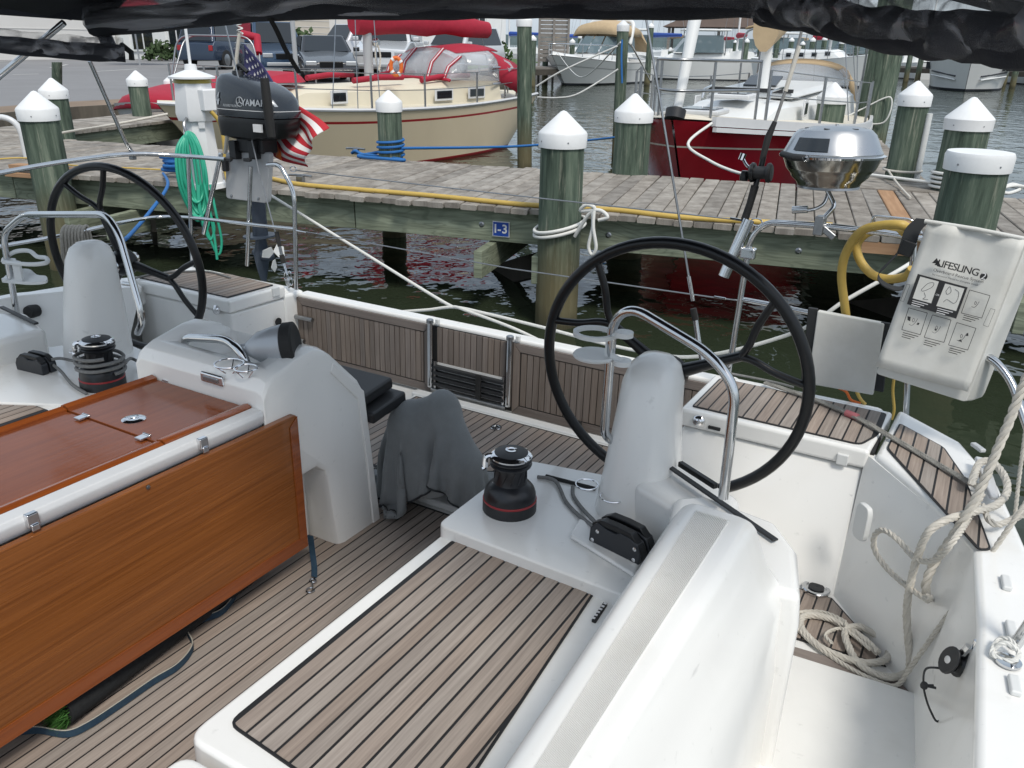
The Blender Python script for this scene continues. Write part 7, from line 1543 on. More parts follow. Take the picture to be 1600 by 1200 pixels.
m_ = MB(); q = [fpt(u, v) + V((0, -.012, 0)) for u, v in ((.55, .80), (.68, .84), (.72, .99), (.62, .97))]; m_.prism(q, (0, .003, 0)); child(m_, 'orange_tab', 'orange', flag, fo, smooth=0)
# ---------------- barbecue grill on the rail
M['grill_bowl'] = mat('tarnished_stainless', (.38, .37, .34), .16, metal=1, noise_amt=.5, noise_scale=6, dark=.7)
GYY = 3.3; gc = By(1300, 243, GYY); grill = bthing('barbecue_grill', 'polished steel kettle barbecue grill clamped to the stern rail', 'grill', gc)
rg = .176; tl = Matrix.Translation(gc) @ Matrix.Rotation(R(-2), 4, 'Y')
m_ = MB(); m_.lathe([(rg * .99, .004), (rg * 1.0, .012), (rg * .96, .024), (rg * .82, .076), (rg * .72, .092), (rg * .45, .103), (0, .107)], tl, 56); child(m_, 'lid', 'grill_steel', grill, gc, smooth=25) if 'grill_steel' in M else None
M['grill_steel'] = mat('brushed_stainless', (.50, .51, .52), .3, metal=1, noise_amt=.5, noise_scale=4, dark=.8, rough_var=.08)
if not grill.children: child(m_, 'lid', 'grill_steel', grill, gc, smooth=25)
m_ = MB(); m_.lathe([(rg * 1.0, -.006), (rg * 1.06, -.004), (rg * 1.07, .003), (rg * 1.0, .008)], tl, 56); child(m_, 'rim', 'chrome', grill, gc)
m_ = MB(); m_.lathe([(rg * .99, -.006), (rg * .90, -.045), (rg * .88, -.05), (rg * .80, -.065), (rg * .78, -.075), (rg * .66, -.095), (rg * .62, -.11), (rg * .40, -.118), (0, -.12)], tl, 56); child(m_, 'bowl', 'grill_bowl', grill, gc, smooth=40)
m_ = MB(); m_.lathe([(rg * .63, -.108), (rg * .64, -.116), (rg * .5, -.12), (0, -.12)], tl, 40); child(m_, 'bowl_foot', 'steel_dull', grill, gc)
for k in range(6):
    a = k * math.pi / 3 + .4; c = tl @ V((rg * .55 * math.cos(a), rg * .55 * math.sin(a), .0978)); m_ = MB(); m_.lathe([(.012, 0), (.012, .0012), (0, .0012)], axis_m(c, (math.cos(a) * .12, math.sin(a) * .12, 1)), 14); child(m_, 'vent_hole', 'rubber', grill, gc)
m_ = MB(); m_.tube([gc + V((0, 0, .104)), gc + V((0, 0, .112))], .006, 8); child(m_, 'lid_knob', 'chrome', grill, gc)
q = []
for s, zz_ in ((-.85, .026), (.25, .026), (.25, .066), (-.85, .066)): pass
m_ = MB(); rws = []
for j in range(3):
    z = .024 + j * .022; rr = rg * (.95 - (.15) * (z - .022) / .053) + .0065; rws.append([tl @ V((rr * math.sin(a), -rr * math.cos(a), z)) for a in [R(-42) + k * R(46) / 9 for k in range(10)]])
m_.grid(rws); child(m_, 'name_plate', 'glass', grill, gc, smooth=60)
hp = By(1262, 247, GYY - .16); m_ = MB(); m_.tube([By(1222, 240, GYY - .12), By(1240, 246, GYY - .17), hp], [.011, .013, .011], 10); child(m_, 'lid_handle', 'black_matte', grill, gc, smooth=50)
m_ = MB(); m_.tube([By(1258, 247, GYY - .17), By(1264, 247, GYY - .155)], .012, 14); child(m_, 'handle_mount', 'chrome', grill, gc)
m_ = MB(); m_.tube(rounded([gc + V((.01, 0, -.12)), By(1288, 320, GYY - .02), By(1270, 328, GYY - .04), By(1255, 329, GYY - .05)], .03), .007, 8); m_.tube([By(1262, 327, GYY - .05), By(1238, 328, GYY - .05)], .014, 8); child(m_, 'gas_valve', 'steel', grill, gc, smooth=50)
m_ = MB(); m_.tube(rounded([gc + V((.0, 0, -.12)), By(1305, 322, GYY - .02), By(1283, 345, GYY - .04)], .02), .009, 8); child(m_, 'mount_arm', 'steel', grill, gc, smooth=50)
m_ = MB(); m_.box(By(1281, 352, GYY - .06), (.035, .06, .07)); m_.box(By(1294, 364, GYY - .07), (.06, .012, .025), Matrix.Rotation(.6, 3, 'Y')); child(m_, 'rail_clamp', 'steel_dull', grill, gc, bevel=.005)
# ---------------- fishing rod in its holder
ro = By(1138, 430, 3.2); rod = bthing('fishing_rod', 'black fishing rod with reel standing in a steel rod holder', 'fishing rod', ro)
rp = lambda px, py: By(px, py, 3.22 + (430 - py) * .0004)
m_ = MB(); m_.tube([rp(1131, 432), rp(1170, 343)], .023, 16); child(m_, 'holder_tube', 'steel', rod, ro)
m_ = MB(); m_.box(rp(1160, 395) + V((.02, .01, 0)), (.06, .04, .045)); child(m_, 'holder_clamp', 'chrome', rod, ro, bevel=.008)
m_ = MB(); m_.tube([rp(1163, 345), rp(1172, 318), rp(1180, 290)], [.0155, .014, .0155], 10); child(m_, 'butt_grip', 'rubber', rod, ro)
m_ = MB(); m_.tube([rp(1180, 292), rp(1190, 258), rp(1193, 245)], .011, 10); child(m_, 'reel_seat', 'black', rod, ro)
m_ = MB(); m_.tube([rp(1191, 250), rp(1200, 215), rp(1211, 190)], [.011, .0135, .009], 10); child(m_, 'fore_grip', 'rubber', rod, ro)
m_ = MB(); m_.tube([rp(1211, 190), rp(1228, 140), rp(1247, 70), rp(1262, 10), rp(1300, -120)], [.0065, .006, .0055, .005, .004], 8); child(m_, 'blank', 'rod_blank' if 'rod_blank' in M else 'rope_grey', rod, ro)
m_ = MB(); m_.tube([rp(1227, 143), rp(1249, 72)], .0085, 8); child(m_, 'rod_sleeve', 'rope_white', rod, ro)
rc = rp(1191, 267); dx = V((1, 0, .05)).normalized()
for s, mt_ in ((-1, 'black'), (1, 'black_matte')):
    m_ = MB(); m_.lathe([(.0, -.006), (.036, -.006), (.038, .004), (.03, .012), (0, .014)], axis_m(rc + dx * (.03 * s + .0) + V((0, -.02, -.005)), dx * s), 24); child(m_, 'reel_side', mt_, rod, ro)
m_ = MB(); m_.tube([rc - dx * .028 + V((0, -.02, -.005)), rc + dx * .028 + V((0, -.02, -.005))], .024, 20); child(m_, 'reel_spool', 'black_matte', rod, ro)
m_ = MB(); m_.tube(rounded([rp(1178, 268), rp(1166, 258), rp(1160, 246)], .01), .006, 8); m_.tube([rp(1158, 250), rp(1162, 240)], .012, 10); child(m_, 'reel_crank', 'chrome', rod, ro)
m_ = MB(); m_.lathe([(0, -.02), (.016, -.018), (.018, 0), (.012, .02), (0, .022)], axis_m(rp(1163, 275), (0, 0, 1)), 14); child(m_, 'reel_knob', 'black', rod, ro)
# ---------------- rescue sling bag
p0 = By(1450, 346, 2.96); p1 = By(1604, 374, 2.93); p2 = By(1512, 612, 2.88); p3 = By(1368, 572, 2.91)
bag = bthing('rescue_sling_bag', 'white vinyl rescue sling bag with black printed instructions on the stern rail', 'bag', p3)
fn = (p1 - p0).cross(p3 - p0).normalized(); fn = fn if fn.y < 0 else -fn
back = V((.055, .12, -.02)); nb = 14
def bagp(u, v, k): 
    p = p0.lerp(p1, u).lerp(p3.lerp(p2, u), v)
    bul = .004 * math.sin(math.pi * u) * math.sin(math.pi * min(1, v * 1.1)) + .012 * noise.noise(V((u * 4, v * 4, 1.3))) * (1 - v) * 2
    dent = -.012 * math.exp(-((u - .75) ** 2 + (v - .12) ** 2) * 60) - .010 * math.exp(-((u - .35) ** 2 * 60 + (v - .14) ** 2 * 120))
    return p - fn * -(bul + dent) * k
m_ = MB(); m_.grid([[bagp(i / nb, j / nb, 1) for i in range(nb + 1)] for j in range(nb + 1)]); child(m_, 'front_flap', 'white_canvas', bag, p3, smooth=60, solid=.004)
qb = [p0, p1, p2 + (p2 - p1) * .08, p3 + (p3 - p0) * .06]; cB = [q_ + back * .12 - fn * .008 for q_ in qb]; cC = [q_ + back for q_ in qb]
m_ = MB(); m_.loft([round_poly(cB, .012, 3), round_poly([q_ + back * .5 for q_ in qb], .014, 3), round_poly(cC, .03, 3)]); child(m_, 'pouch', 'white_canvas', bag, p3, bevel=.008, smooth=50)
m_ = MB(); m_.tube([p0 + V((-.01, 0, .0)), p0.lerp(p1, .5) + V((0, 0, .003)), p1], .007, 8); child(m_, 'top_hem', 'white_canvas', bag, p3, smooth=60)
OFF = .021
def fp(px, py, off=OFF): return on_plane(px, py, p0.lerp(p2, .5) + fn * off, fn)
def ftext(nm, s, px, py, w, ang, mt='print', size=None, **kw):
    """text centred at the pixel, w pixels wide along the printed slope"""
    c = fp(px, py); ex = (fp(px + 40, py + 40 * ang) - c).normalized(); ey = fn.cross(ex); ey = ey if ey.z > 0 else -ey
    L = (fp(px + w / 2, py + w / 2 * ang) - fp(px - w / 2, py - w / 2 * ang)).length
    o = text(nm, s, 1.0, IDENT, M[mt], bag, ext=0, **kw)
    xs = [v.co.x for v in o.data.vertices]; k = L / (max(xs) - min(xs)); mid = (max(xs) + min(xs)) / 2
    # follow the bulge of the flap a little
    o.data.transform(frame_m(c - p3, ex, ey, fn) @ Matrix.Diagonal((k, k * (kw.get('_h', 1)), k, 1)) @ Matrix.Translation((-mid, 0, 0)))
    return o
ftext('print_title', 'LIFESLING', 1497, 419, 64, .245, bold=.012, spacing=.88)
ftext('print_subtitle', 'Overboard Rescue System', 1497, 431, 78, .245)
ftext('print_note', 'See Instruction Manual for Complete Details', 1492, 437, 72, .245)
def fpoly(nm, pix, mt, off=OFF, th=.0004):
    m_ = MB(); m_.prism([fp(a, b, off) for a, b in pix], fn * th); return child(m_, nm, mt, bag, p3, smooth=0)
c = fp(1537, 432, OFF); ex = (fp(1577, 442) - c).normalized(); ey = fn.cross(ex); ey = ey if ey.z > 0 else -ey
m_ = MB(); m_.prism([c + ex * .0105 * math.cos(a) + ey * .0115 * math.sin(a) for a in [2 * math.pi * k / 24 for k in range(24)]], fn * .0003); child(m_, 'print_disc', 'print', bag, p3, smooth=0)
ftext('print_digit', '2', 1537, 432, 7, .245, 'print_white').location = fn * .0012
fpoly('print_waves', [(1456, 411), (1464, 403), (1467, 412)], 'print'); fpoly('print_waves', [(1460, 414), (1466, 407), (1470, 416)], 'print')
fpoly('print_block', [(1434, 428), (1512, 449), (1494, 498), (1417, 475)], 'print')
fpoly('print_picture', [(1438, 432), (1467, 440), (1455, 474), (1426, 466)], 'white_canvas', OFF + .0006); fpoly('print_picture', [(1477, 443), (1507, 451), (1494, 486), (1463, 478)], 'white_canvas', OFF + .0006)
ftext('print_or', 'OR', 1465, 461, 6, .245, 'print_white').location = fn * .0012
def frame_line(pix, w=.9):
    for (a, b) in zip(pix, pix[1:] + pix[:1]):
        dx_, dy_ = b[0] - a[0], b[1] - a[1]; L = math.hypot(dx_, dy_); nx, ny = -dy_ / L * w / 2, dx_ / L * w / 2
        fpoly('print_frame', [(a[0] + nx, a[1] + ny), (b[0] + nx, b[1] + ny), (b[0] - nx, b[1] - ny), (a[0] - nx, a[1] - ny)], 'print', OFF + .0002)
fr_ = [[(1515, 453), (1547, 462), (1534, 497), (1502, 489)], [(1420, 481), (1449, 489), (1438, 523), (1409, 515)], [(1457, 492), (1486, 500), (1475, 535), (1444, 527)], [(1495, 504), (1525, 513), (1512, 547), (1482, 539)]]
for q_ in fr_: frame_line(q_)
def squiggle(pts, w=.0008, off=OFF + .0012):
    m_ = MB(); m_.tube(spline([fp(a, b, off) for a, b in pts], 4), w, 4); child(m_, 'print_sketch', 'print_grey', bag, p3)
squiggle([(1440, 452), (1450, 443), (1459, 442), (1456, 449), (1442, 455), (1440, 452)]); squiggle([(1444, 457), (1446, 464), (1442, 467), (1450, 468)]); squiggle([(1474, 472), (1480, 468), (1490, 474), (1496, 468), (1498, 457), (1492, 452)]); squiggle([(1478, 455), (1484, 448), (1486, 456), (1480, 460), (1478, 455)])
for (x0, y0, r) in ((1524, 475, 6), (1427, 502, 7), (1463, 514, 7), (1502, 527, 7)):
    squiggle([(x0 - r, y0 + r * .6), (x0 - r * .3, y0 + r * .9), (x0 + r * .5, y0 + r * .2), (x0 + r, y0 - r * .6)]); squiggle([(x0 - r * .2, y0 - r * .3), (x0 + r * .1, y0 - r * .7), (x0 + r * .3, y0 - r * .2), (x0 - r * .1, y0 + .2 * r), (x0 - r * .2, y0 - r * .3)])
fpoly('print_figure', [(1418, 494), (1423, 495), (1422, 502), (1418, 500)], 'print', OFF + .0003); fpoly('print_figure', [(1434, 504), (1437, 505), (1435, 508), (1432, 507)], 'print', OFF + .0003); fpoly('print_figure', [(1461, 513), (1464, 514), (1463, 517), (1460, 516)], 'print', OFF + .0003); fpoly('print_figure', [(1497, 532), (1502, 530), (1503, 535)], 'print', OFF + .0003); fpoly('print_figure', [(1510, 521), (1513, 520), (1513, 525), (1509, 525)], 'print', OFF + .0003)
for (x0, y0, mt_) in ((1424, 469, 'print_white'), (1463, 481, 'print_white'), (1504, 492, 'print'), (1409, 519, 'print'), (1443, 531, 'print'), (1482, 543, 'print')):   # small unreadable caption lines
    for k in range(3):
        x = x0 - k * 1.0; y = y0 + k * 3.1 
        fpoly('print_caption', [(x + 2, y), (x + 26 - k * 5, y + 6.3 - k * 1.2), (x + 25.7 - k * 5, y + 7.4 - k * 1.2), (x + 1.7, y + 1.1)], mt_, OFF + .0008)
for q_ in ([(1417, 444), (1422, 445), (1412, 471), (1407, 470)], [(1548, 482), (1555, 484), (1544, 511), (1536, 508)]): frame_line(q_, .5)
m_ = MB(); m_.tube([p1 + V((.03, .04, -.03)), p1 + back * .5 + V((.05, 0, -.04))], .012, 8); child(m_, 'rail_sleeve', 'steel', bag, p3)
m_ = MB(); sp = [By(1441, 342, 3.0), By(1424, 358, 2.99), By(1416, 380, 2.98), By(1410, 398, 2.98)]
m_.loft([[p + V((-.018, 0, 0)), p + V((.03, 0, .0)), p + V((.03, .006, 0)), p + V((-.018, .006, 0))] for p in spline(sp, 5)]); child(m_, 'buckle_strap', 'black_canvas', bag, p3, smooth=50)
m_ = MB(); m_.box(By(1417, 388, 2.965), (.045, .016, .05), Matrix.Rotation(.25, 3, 'Y')); child(m_, 'buckle', 'black', bag, p3, bevel=.004)
lp = spline([By(1404, 395, 2.97), By(1388, 412, 2.95), By(1372, 430, 2.94), By(1380, 444, 2.93), By(1400, 452, 2.93), By(1412, 450, 2.95)], 6)
m_ = MB(); m_.loft([[p + V((0, -.012, -.004)), p + V((0, .012, .004)), p + V((0, .012, .008)), p + V((0, -.012, 0))] for p in lp]); child(m_, 'strap_loop', 'black_canvas', bag, p3, smooth=50)
# ---------------- small white panel bag
q0 = [By(1277, 486, 3.2), By(1382, 506, 3.2), By(1364, 618, 3.19), By(1262, 600, 3.19)]
pb = bthing('lifebuoy_light_pouch', 'plain white fabric panel hung between black straps under the stern rail', 'pouch', q0[3])
m_ = MB(); m_.prism(q0, (.0, .03, 0)); child(m_, 'panel', 'white_canvas', pb, q0[3], bevel=.005)
m_ = MB()
for (a, b) in (((1270, 482), (1258, 600)), ((1384, 505), (1372, 612))):
    p, q = By(*a, 3.205), By(*b, 3.205); m_ = MB(); m_.hexa([p + V((-.018, 0, 0)), p + V((.018, 0, 0)), q + V((.018, 0, 0)), q + V((-.018, 0, 0))], [p + V((-.018, .02, 0)), p + V((.018, .02, 0)), q + V((.018, .02, 0)), q + V((-.018, .02, 0))]); child(m_, 'strap', 'black_canvas', pb, q0[3], bevel=.003)
# ---------------- yellow shore cable over the rail
def rope_thing(name, label, cat, pts, r, mt, n=8, laid=False, group=None, seg=8, parent=None, strands=3):
    path = spline(pts, n); m_ = MB()
    if laid: m_.rope(path, r, strands=strands)
    else: m_.tube(path, r, seg)
    o = V(path[0]); m_.v = [p - o for p in m_.v]
    ob = m_.build(name, M[mt], None, smooth=60); ob.matrix_world = FRAME @ Matrix.Translation(o); return tag(ob, label, cat, group)
rope_thing('shore_power_cable', 'thick yellow shore power cable looped over the stern rail', 'cable',
    [By(1322, 494, 3.3), By(1319, 470, 3.28), By(1315, 430, 3.26), By(1322, 395, 3.24), By(1345, 362, 3.2), By(1378, 352, 3.16), By(1410, 352, 3.14), By(1420, 362, 3.2), By(1395, 362, 3.28), By(1360, 362, 3.29), By(1340, 380, 3.28), By(1343, 405, 3.27), By(1362, 428, 3.26), By(1388, 436, 3.24), By(1415, 432, 3.2), By(1425, 420, 3.18)], .0165, 'hose_yellow')
for k, (pts, mt_, lab) in enumerate((([By(1318, 485, 3.3), By(1322, 560, 3.3), By(1340, 615, 3.3), By(1352, 632, 3.3)], 'hose_yellow', 'yellow line trailing below the plain white panel'),
        ([By(1310, 606, 3.3), By(1322, 612, 3.3), By(1330, 625, 3.3), By(1345, 630, 3.3)], 'orange', 'orange cord beside the locker under the white panel'),
        ([By(1398, 585, 3.3), By(1395, 610, 3.3), By(1397, 640, 3.3), By(1393, 655, 3.3)], 'hose_yellow', 'thin tan line hanging below the rescue bag'))):
    rope_thing('hanging_line', lab, 'line', pts, .0055 if k else .007, mt_)
# ---------------- rope coil on the left rail
co = Bx(110, 362, -4.2); coil = bthing('rope_coil', 'grey beige rope coil hung over the left stern rail', 'rope', co)
for k in range(7):
    m_ = MB(); x0 = 96 + k * 5.2; dl = 6 * math.sin(k * 1.7); pts = [Bx(x0, 372, -4.16), Bx(x0 + 2, 358, -4.19), Bx(x0 + 8, 353 + k % 2, -4.24), Bx(x0 + 12, 362, -4.22), Bx(x0 + 14 + k, 395, -4.2), Bx(x0 + 12 + k * 2.2, 420 + dl, -4.18), Bx(x0 + 5 + k * 2, 424 + dl, -4.17), Bx(x0 + 2 + k * .8, 405, -4.16)]
    m_.tube(spline(pts, 6, True), .0085, 7, closed=True); child(m_, 'strand', 'rope_grey2' if 'rope_grey2' in M else 'rope_grey', coil, co, smooth=60)
# ---------------- searchlight in the pod tray
so_ = Bz(405, 560, .74); sl = bthing('searchlight', 'silver handheld searchlight lying in the white pod tray', 'searchlight', so_)
ax = (Bz(440, 535, .80) - Bz(395, 550, .78)).normalized(); ax.z = 0; c0 = Bz(412, 548, .785)
ax = (By(455, 540, 1.93) - By(385, 548, 1.85)).normalized()
c0 = Bz(420, 541, .775)
m_ = MB(); m_.lathe([(0, -.075), (.022, -.07), (.05, -.03), (.062, .02), (.066, .05), (.06, .055), (0, .055)], axis_m(c0, ax), 28); child(m_, 'body', 'silver', sl, so_)
m_ = MB(); m_.lathe([(.064, .05), (.07, .055), (.07, .085), (.06, .09), (0, .085)], axis_m(c0, ax), 28); child(m_, 'bezel', 'rubber', sl, so_)
m_ = MB(); m_.lathe([(0, -.1), (.016, -.1), (.02, -.06), (0, -.06)], axis_m(c0, ax), 16); child(m_, 'tail', 'silver', sl, so_)
m_ = MB(); m_.box(c0 + ax * .07 + V((.03, 0, -.05)), (.05, .04, .035)); child(m_, 'foot', 'black_matte', sl, so_, bevel=.006)
# ---------------- grey canvas cover dumped behind the table
to = Bz(660, 765, .03); tarp = bthing('canvas_cover', 'crumpled grey canvas cover with black edging behind the table pod', 'cover', to)
import numpy as np
def drape(n, W, pos, spheres, floor_z, wall, steps=240):
    """small position-based cloth: n x n sheet falls over spheres (c, radii), a floor and a wall x >= wall"""
    rs_ = np.random.RandomState(4); u_ = np.linspace(-.5, .5, n); X, Y = np.meshgrid(u_, u_, indexing='ij'); h = W / (n - 1)
    ca, sa = math.cos(.6), math.sin(.6); P = np.stack([(X * ca - Y * sa) * W * .72, (X * sa + Y * ca) * W * .5, .05 * np.sin(X * 19 + Y * 7) + .04 * np.sin(Y * 23 - X * 5) + .01 * rs_.rand(n, n)], -1) + np.array(pos)
    Vv = np.zeros_like(P); offs = [(1, 0, 1), (0, 1, 1), (1, 1, .7), (1, -1, .7), (2, 0, .22), (0, 2, .22)]
    for st_ in range(steps):
        Vv *= .965; Vv[..., 2] -= 9.8 * .008; Q = P + Vv * .008 * 1.0
        for it in range(7):
            for di, dj, k in offs:
                a = Q[max(0, -di):n - max(0, di), max(0, -dj):n - max(0, dj)]; b = Q[max(0, di):n - max(0, -di), max(0, dj):n - max(0, -dj)]
                if dj < 0: a = Q[:n - di, -dj:]; b = Q[di:, :n + dj]
                d = b - a; L = np.linalg.norm(d, axis=-1, keepdims=True) + 1e-9; r0 = h * math.hypot(di, dj); w = np.where(L > r0, 1.0, .35 if max(abs(di), abs(dj)) == 1 else 1.0); c = d * (1 - r0 / L) * .38 * k * w
                a += c; b -= c
            for c0_, r_ in spheres:
                e = (Q - np.array(c0_)) / np.array(r_); L = np.linalg.norm(e, axis=-1, keepdims=True) + 1e-9; Q = np.where(L < 1, np.array(c0_) + e / L * np.array(r_), Q)
            Q[..., 2] = np.maximum(Q[..., 2], floor_z); Q[..., 1] = np.where(Q[..., 0] < wall, np.maximum(Q[..., 1], 2.135), Q[..., 1])
        Vv = (Q - P) / .008; on = Q[..., 2] < floor_z + .004; Vv[on] *= .4; P = Q
        for c0_, r_ in spheres: Vv[np.linalg.norm((Q - np.array(c0_)) / np.array(r_), axis=-1) < 1.03] *= .55
    return P
def cc_(px, py, y): q_ = By(px, py, y); return (q_.x, q_.y, q_.z)
sph = [(cc_(648, 668, 2.27), (.105, .10, .11)), (cc_(690, 660, 2.30), (.075, .09, .13)), (cc_(660, 730, 2.27), (.15, .11, .14)), (cc_(722, 732, 2.28), (.085, .09, .10))]
NC = 64; top_ = By(662, 560, 2.26); P_ = drape(NC, .86, (top_.x + .02, top_.y + .03, top_.z - .08), sph, .034, -1.74)
m_ = MB(); m_.grid([[V(P_[i, j]) for j in range(NC)] for i in range(NC)]); child(m_, 'cloth', 'grey_canvas', tarp, to, smooth=180, recalc=False, solid=.003)
bd = [P_[i, 0] for i in range(NC)] + [P_[NC - 1, j] for j in range(NC)] + [P_[i, NC - 1] for i in range(NC - 1, -1, -1)] + [P_[0, j] for j in range(NC - 1, 0, -1)]
m_ = MB(); m_.tube([V(q_) for q_ in bd], .0042, 6, closed=True); child(m_, 'edging', 'black_canvas', tarp, to, smooth=60)
# white scrub pad half hidden by the cover
lb_ = Bz(668, 765, .03); m_ = MB(); m_.lathe([(.09, 0), (.09, .03), (.08, .036), (.06, .037), (0, .037)], Matrix.Translation((0, 0, 0)), 36); o = m_.build('round_lid', M['plastic_white']); o.matrix_world = BOAT @ Matrix.Translation((lb_.x, lb_.y + .02, .032)); tag(o, 'white round lid peeping out under the grey canvas cover', 'lid')
# ---------------- leash, rolled turf mat
def ribbon(path, w, t): 
    m_ = MB(); fr2 = []; path = resample(path, .012); n = len(path)
    for i, p in enumerate(path):
        tg = (path[min(i + 1, n - 1)] - path[max(i - 1, 0)]).normalized(); s = tg.cross(V((0, 0, 1))).normalized(); fr2.append([p + V((0, 0, 0)) - s * t, p + s * t, p + s * t + V((0, 0, w)), p - s * t + V((0, 0, w))])
    m_.loft(fr2); return m_
lz = .006
lsh_o = Bz(240, 1095, lz); leash = bthing('dog_leash', 'blue woven dog leash snaking over the teak floor under the table', 'leash', lsh_o)
lpts = [Bz(20, 1150, lz), Bz(60, 1146, lz), Bz(105, 1152, lz), Bz(140, 1138, lz), Bz(190, 1105, lz), Bz(240, 1070, lz), Bz(280, 1045, lz), Bz(302, 1015, lz), Bz(293, 990, lz), Bz(310, 975, lz), Bz(345, 962, lz), Bz(365, 940, lz), Bz(376, 915, lz), Bz(380, 900, lz), Bz(400, 880, lz)]
m_ = ribbon(spline(lpts, 6), .022, .0012); child(m_, 'strap', 'leash', leash, lsh_o, smooth=50)
m_ = MB(); m_.tube([p + V((0, 0, .0225)) for p in spline(lpts, 6)], .0018, 5); child(m_, 'strap_edge', 'leash_edge', leash, lsh_o)
l2o = Bz(490, 905, lz); leash2 = bthing('leash_clip', 'blue leash end with a metal snap hook on the floor by the pod', 'leash', l2o)
hp_ = [Bz(484, 838, .12), Bz(487, 862, .06), Bz(490, 885, .015), Bz(490, 902, .008)]
m_ = MB(); m_.loft([[p + V((-.011, 0, 0)), p + V((.011, .004, 0)), p + V((.011, .006, .002)), p + V((-.011, .002, .002))] for p in spline(hp_, 5)]); child(m_, 'strap', 'leash', leash2, l2o, smooth=50)
m_ = MB(); c = Bz(489, 907, .01); m_.tube([c + V((.012 * math.cos(a), .008 * math.sin(a), 0)) for a in [2 * math.pi * k / 14 for k in range(14)]], .003, 6, closed=True); c2 = Bz(489, 919, .008); m_.tube([c + V((0, -.006, 0)), c2], .004, 6); m_.tube([c2 + V((.013 * math.cos(a), .013 * math.sin(a) - .012, 0)) for a in [R(80) + k * .45 for k in range(13)]], .0032, 6); child(m_, 'snap_hook', 'steel', leash2, l2o)
ma, mb_ = Bz(105, 1118, .045), Bz(380, 905, .045)
d_ = (mb_ - ma).normalized(); ma2 = V((ma.x - .03, ma.y, .048)); mb2 = V((mb_.x - .035, mb_.y + .12, .048))
matr = bthing('rolled_turf_mat', 'rolled artificial turf mat with ribbed black backing under the table', 'mat', ma2)
m_ = MB(); path = resample([ma2, mb2], .008); m_.tube(path, [.047 + .0015 * (k % 2) for k in range(len(path))], 24); child(m_, 'backing', 'rug', matr, ma2, smooth=60)
m_ = MB(); rg_ = random.Random(5); ddir = (ma2 - mb2).normalized()
for k in range(700):
    a = rg_.uniform(0, 2 * math.pi); r_ = .044 * math.sqrt(rg_.random()); p = ma2 + V((math.cos(a) * r_, 0, math.sin(a) * r_)) + ddir * rg_.uniform(-.005, .012); t = p + ddir * rg_.uniform(.015, .045) + V((rg_.uniform(-.018, .018), 0, rg_.uniform(-.012, .022))); w_ = V((rg_.uniform(-1, 1), 0, rg_.uniform(-1, 1))).normalized() * .0014
    m_.add([p - w_, p + w_, t], [(0, 1, 2)])
o = child(m_, 'turf_blades', 'grass', matr, ma2, smooth=0, recalc=False); o['kind'] = 'stuff'
# ================================================================== ropes on the right quarter (boat frame)
FRAME = BOAT
DKZ = BZ + .002
def Wl(px, py, off=.012): n_ = V((.75, .66, 0)).normalized(); return on_plane(px, py, V((.0, 2.36, 0)) - n_ * off, n_)
rz = BZ + .018
def two_lines(name, label, pts, r, gap, mt):
    path = spline(pts, 8); fr2 = frames(path); o = V(path[0]); g = bthing(name, label, 'rope', o)
    for s in (-1, 1):
        m_ = MB(); m_.rope([p + V((-(path[min(i + 1, len(path) - 1)] - path[max(0, i - 1)]).normalized().y, (path[min(i + 1, len(path) - 1)] - path[max(0, i - 1)]).normalized().x, 0)) * gap * s for i, p in enumerate(path)], r, pitch=r * 5, strands=4, seg=4); child(m_, 'strand', mt, g, o, smooth=60)
    return g
two_lines('mooring_line', 'grey doubled mooring line lying across the teak helm seats to the cleat', [Bz(1195, 598, rz), Bz(1262, 620, rz), Bz(1330, 648, rz), Bz(1400, 687, rz), Bz(1470, 728, rz), Bz(1527, 760, rz + .01)], .0062, .006, 'rope_braid')
m_ = MB(); p, q = Bz(1322, 645, rz), Bz(1340, 652, rz); m_.tube([p, q], .013, 10); o = V(p); m_.v = [a - o for a in m_.v]; ob = m_.build('pink_tape', M['pink'], smooth=60); ob.matrix_world = BOAT @ Matrix.Translation(o); tag(ob, 'faded pink tape wound round the grey mooring line', 'tape')
# cleat
cl = Bz(1542, 752, DKZ + .02); ca = (Bz(1555, 772, DKZ + .03) - Bz(1528, 722, DKZ + .03)); 
e0, e1 = Bz(1530, 716, DKZ + .035), Bz(1555, 780, DKZ + .035); cl = (e0 + e1) / 2
m_ = MB(); m_.loft([[p + V((-w, 0, -h)), p + V((w, 0, -h)), p + V((w * .8, 0, h)), p + V((-w * .8, 0, h))] for p, w, h in ((e0, .014, .006), (e0.lerp(e1, .25), .018, .009), (cl, .02, .011), (e0.lerp(e1, .75), .018, .009), (e1, .014, .006))]); ybuild(m_, 'mooring_cleat', 'alu', bevel=.004, bseg=3)
m_ = MB(); m_.box(cl + V((0, 0, -.022)), (.032, .06, .03)); ybuild(m_, 'cleat_base', 'alu', bevel=.006)
for px, py, a in ((1572, 912, .1), (1528, 700, .6), (1585, 1072, .1), (1580, 985, .1)):
    m_ = MB(); p = Bz(px, py, DKZ + .004); m_.box((p.x, p.y, DKZ + .006), (.022, .06, .014), Matrix.Rotation(a, 3, 'Z')); ybuild(m_, 'deck_fitting', 'plastic_white', bevel=.005, bseg=3)
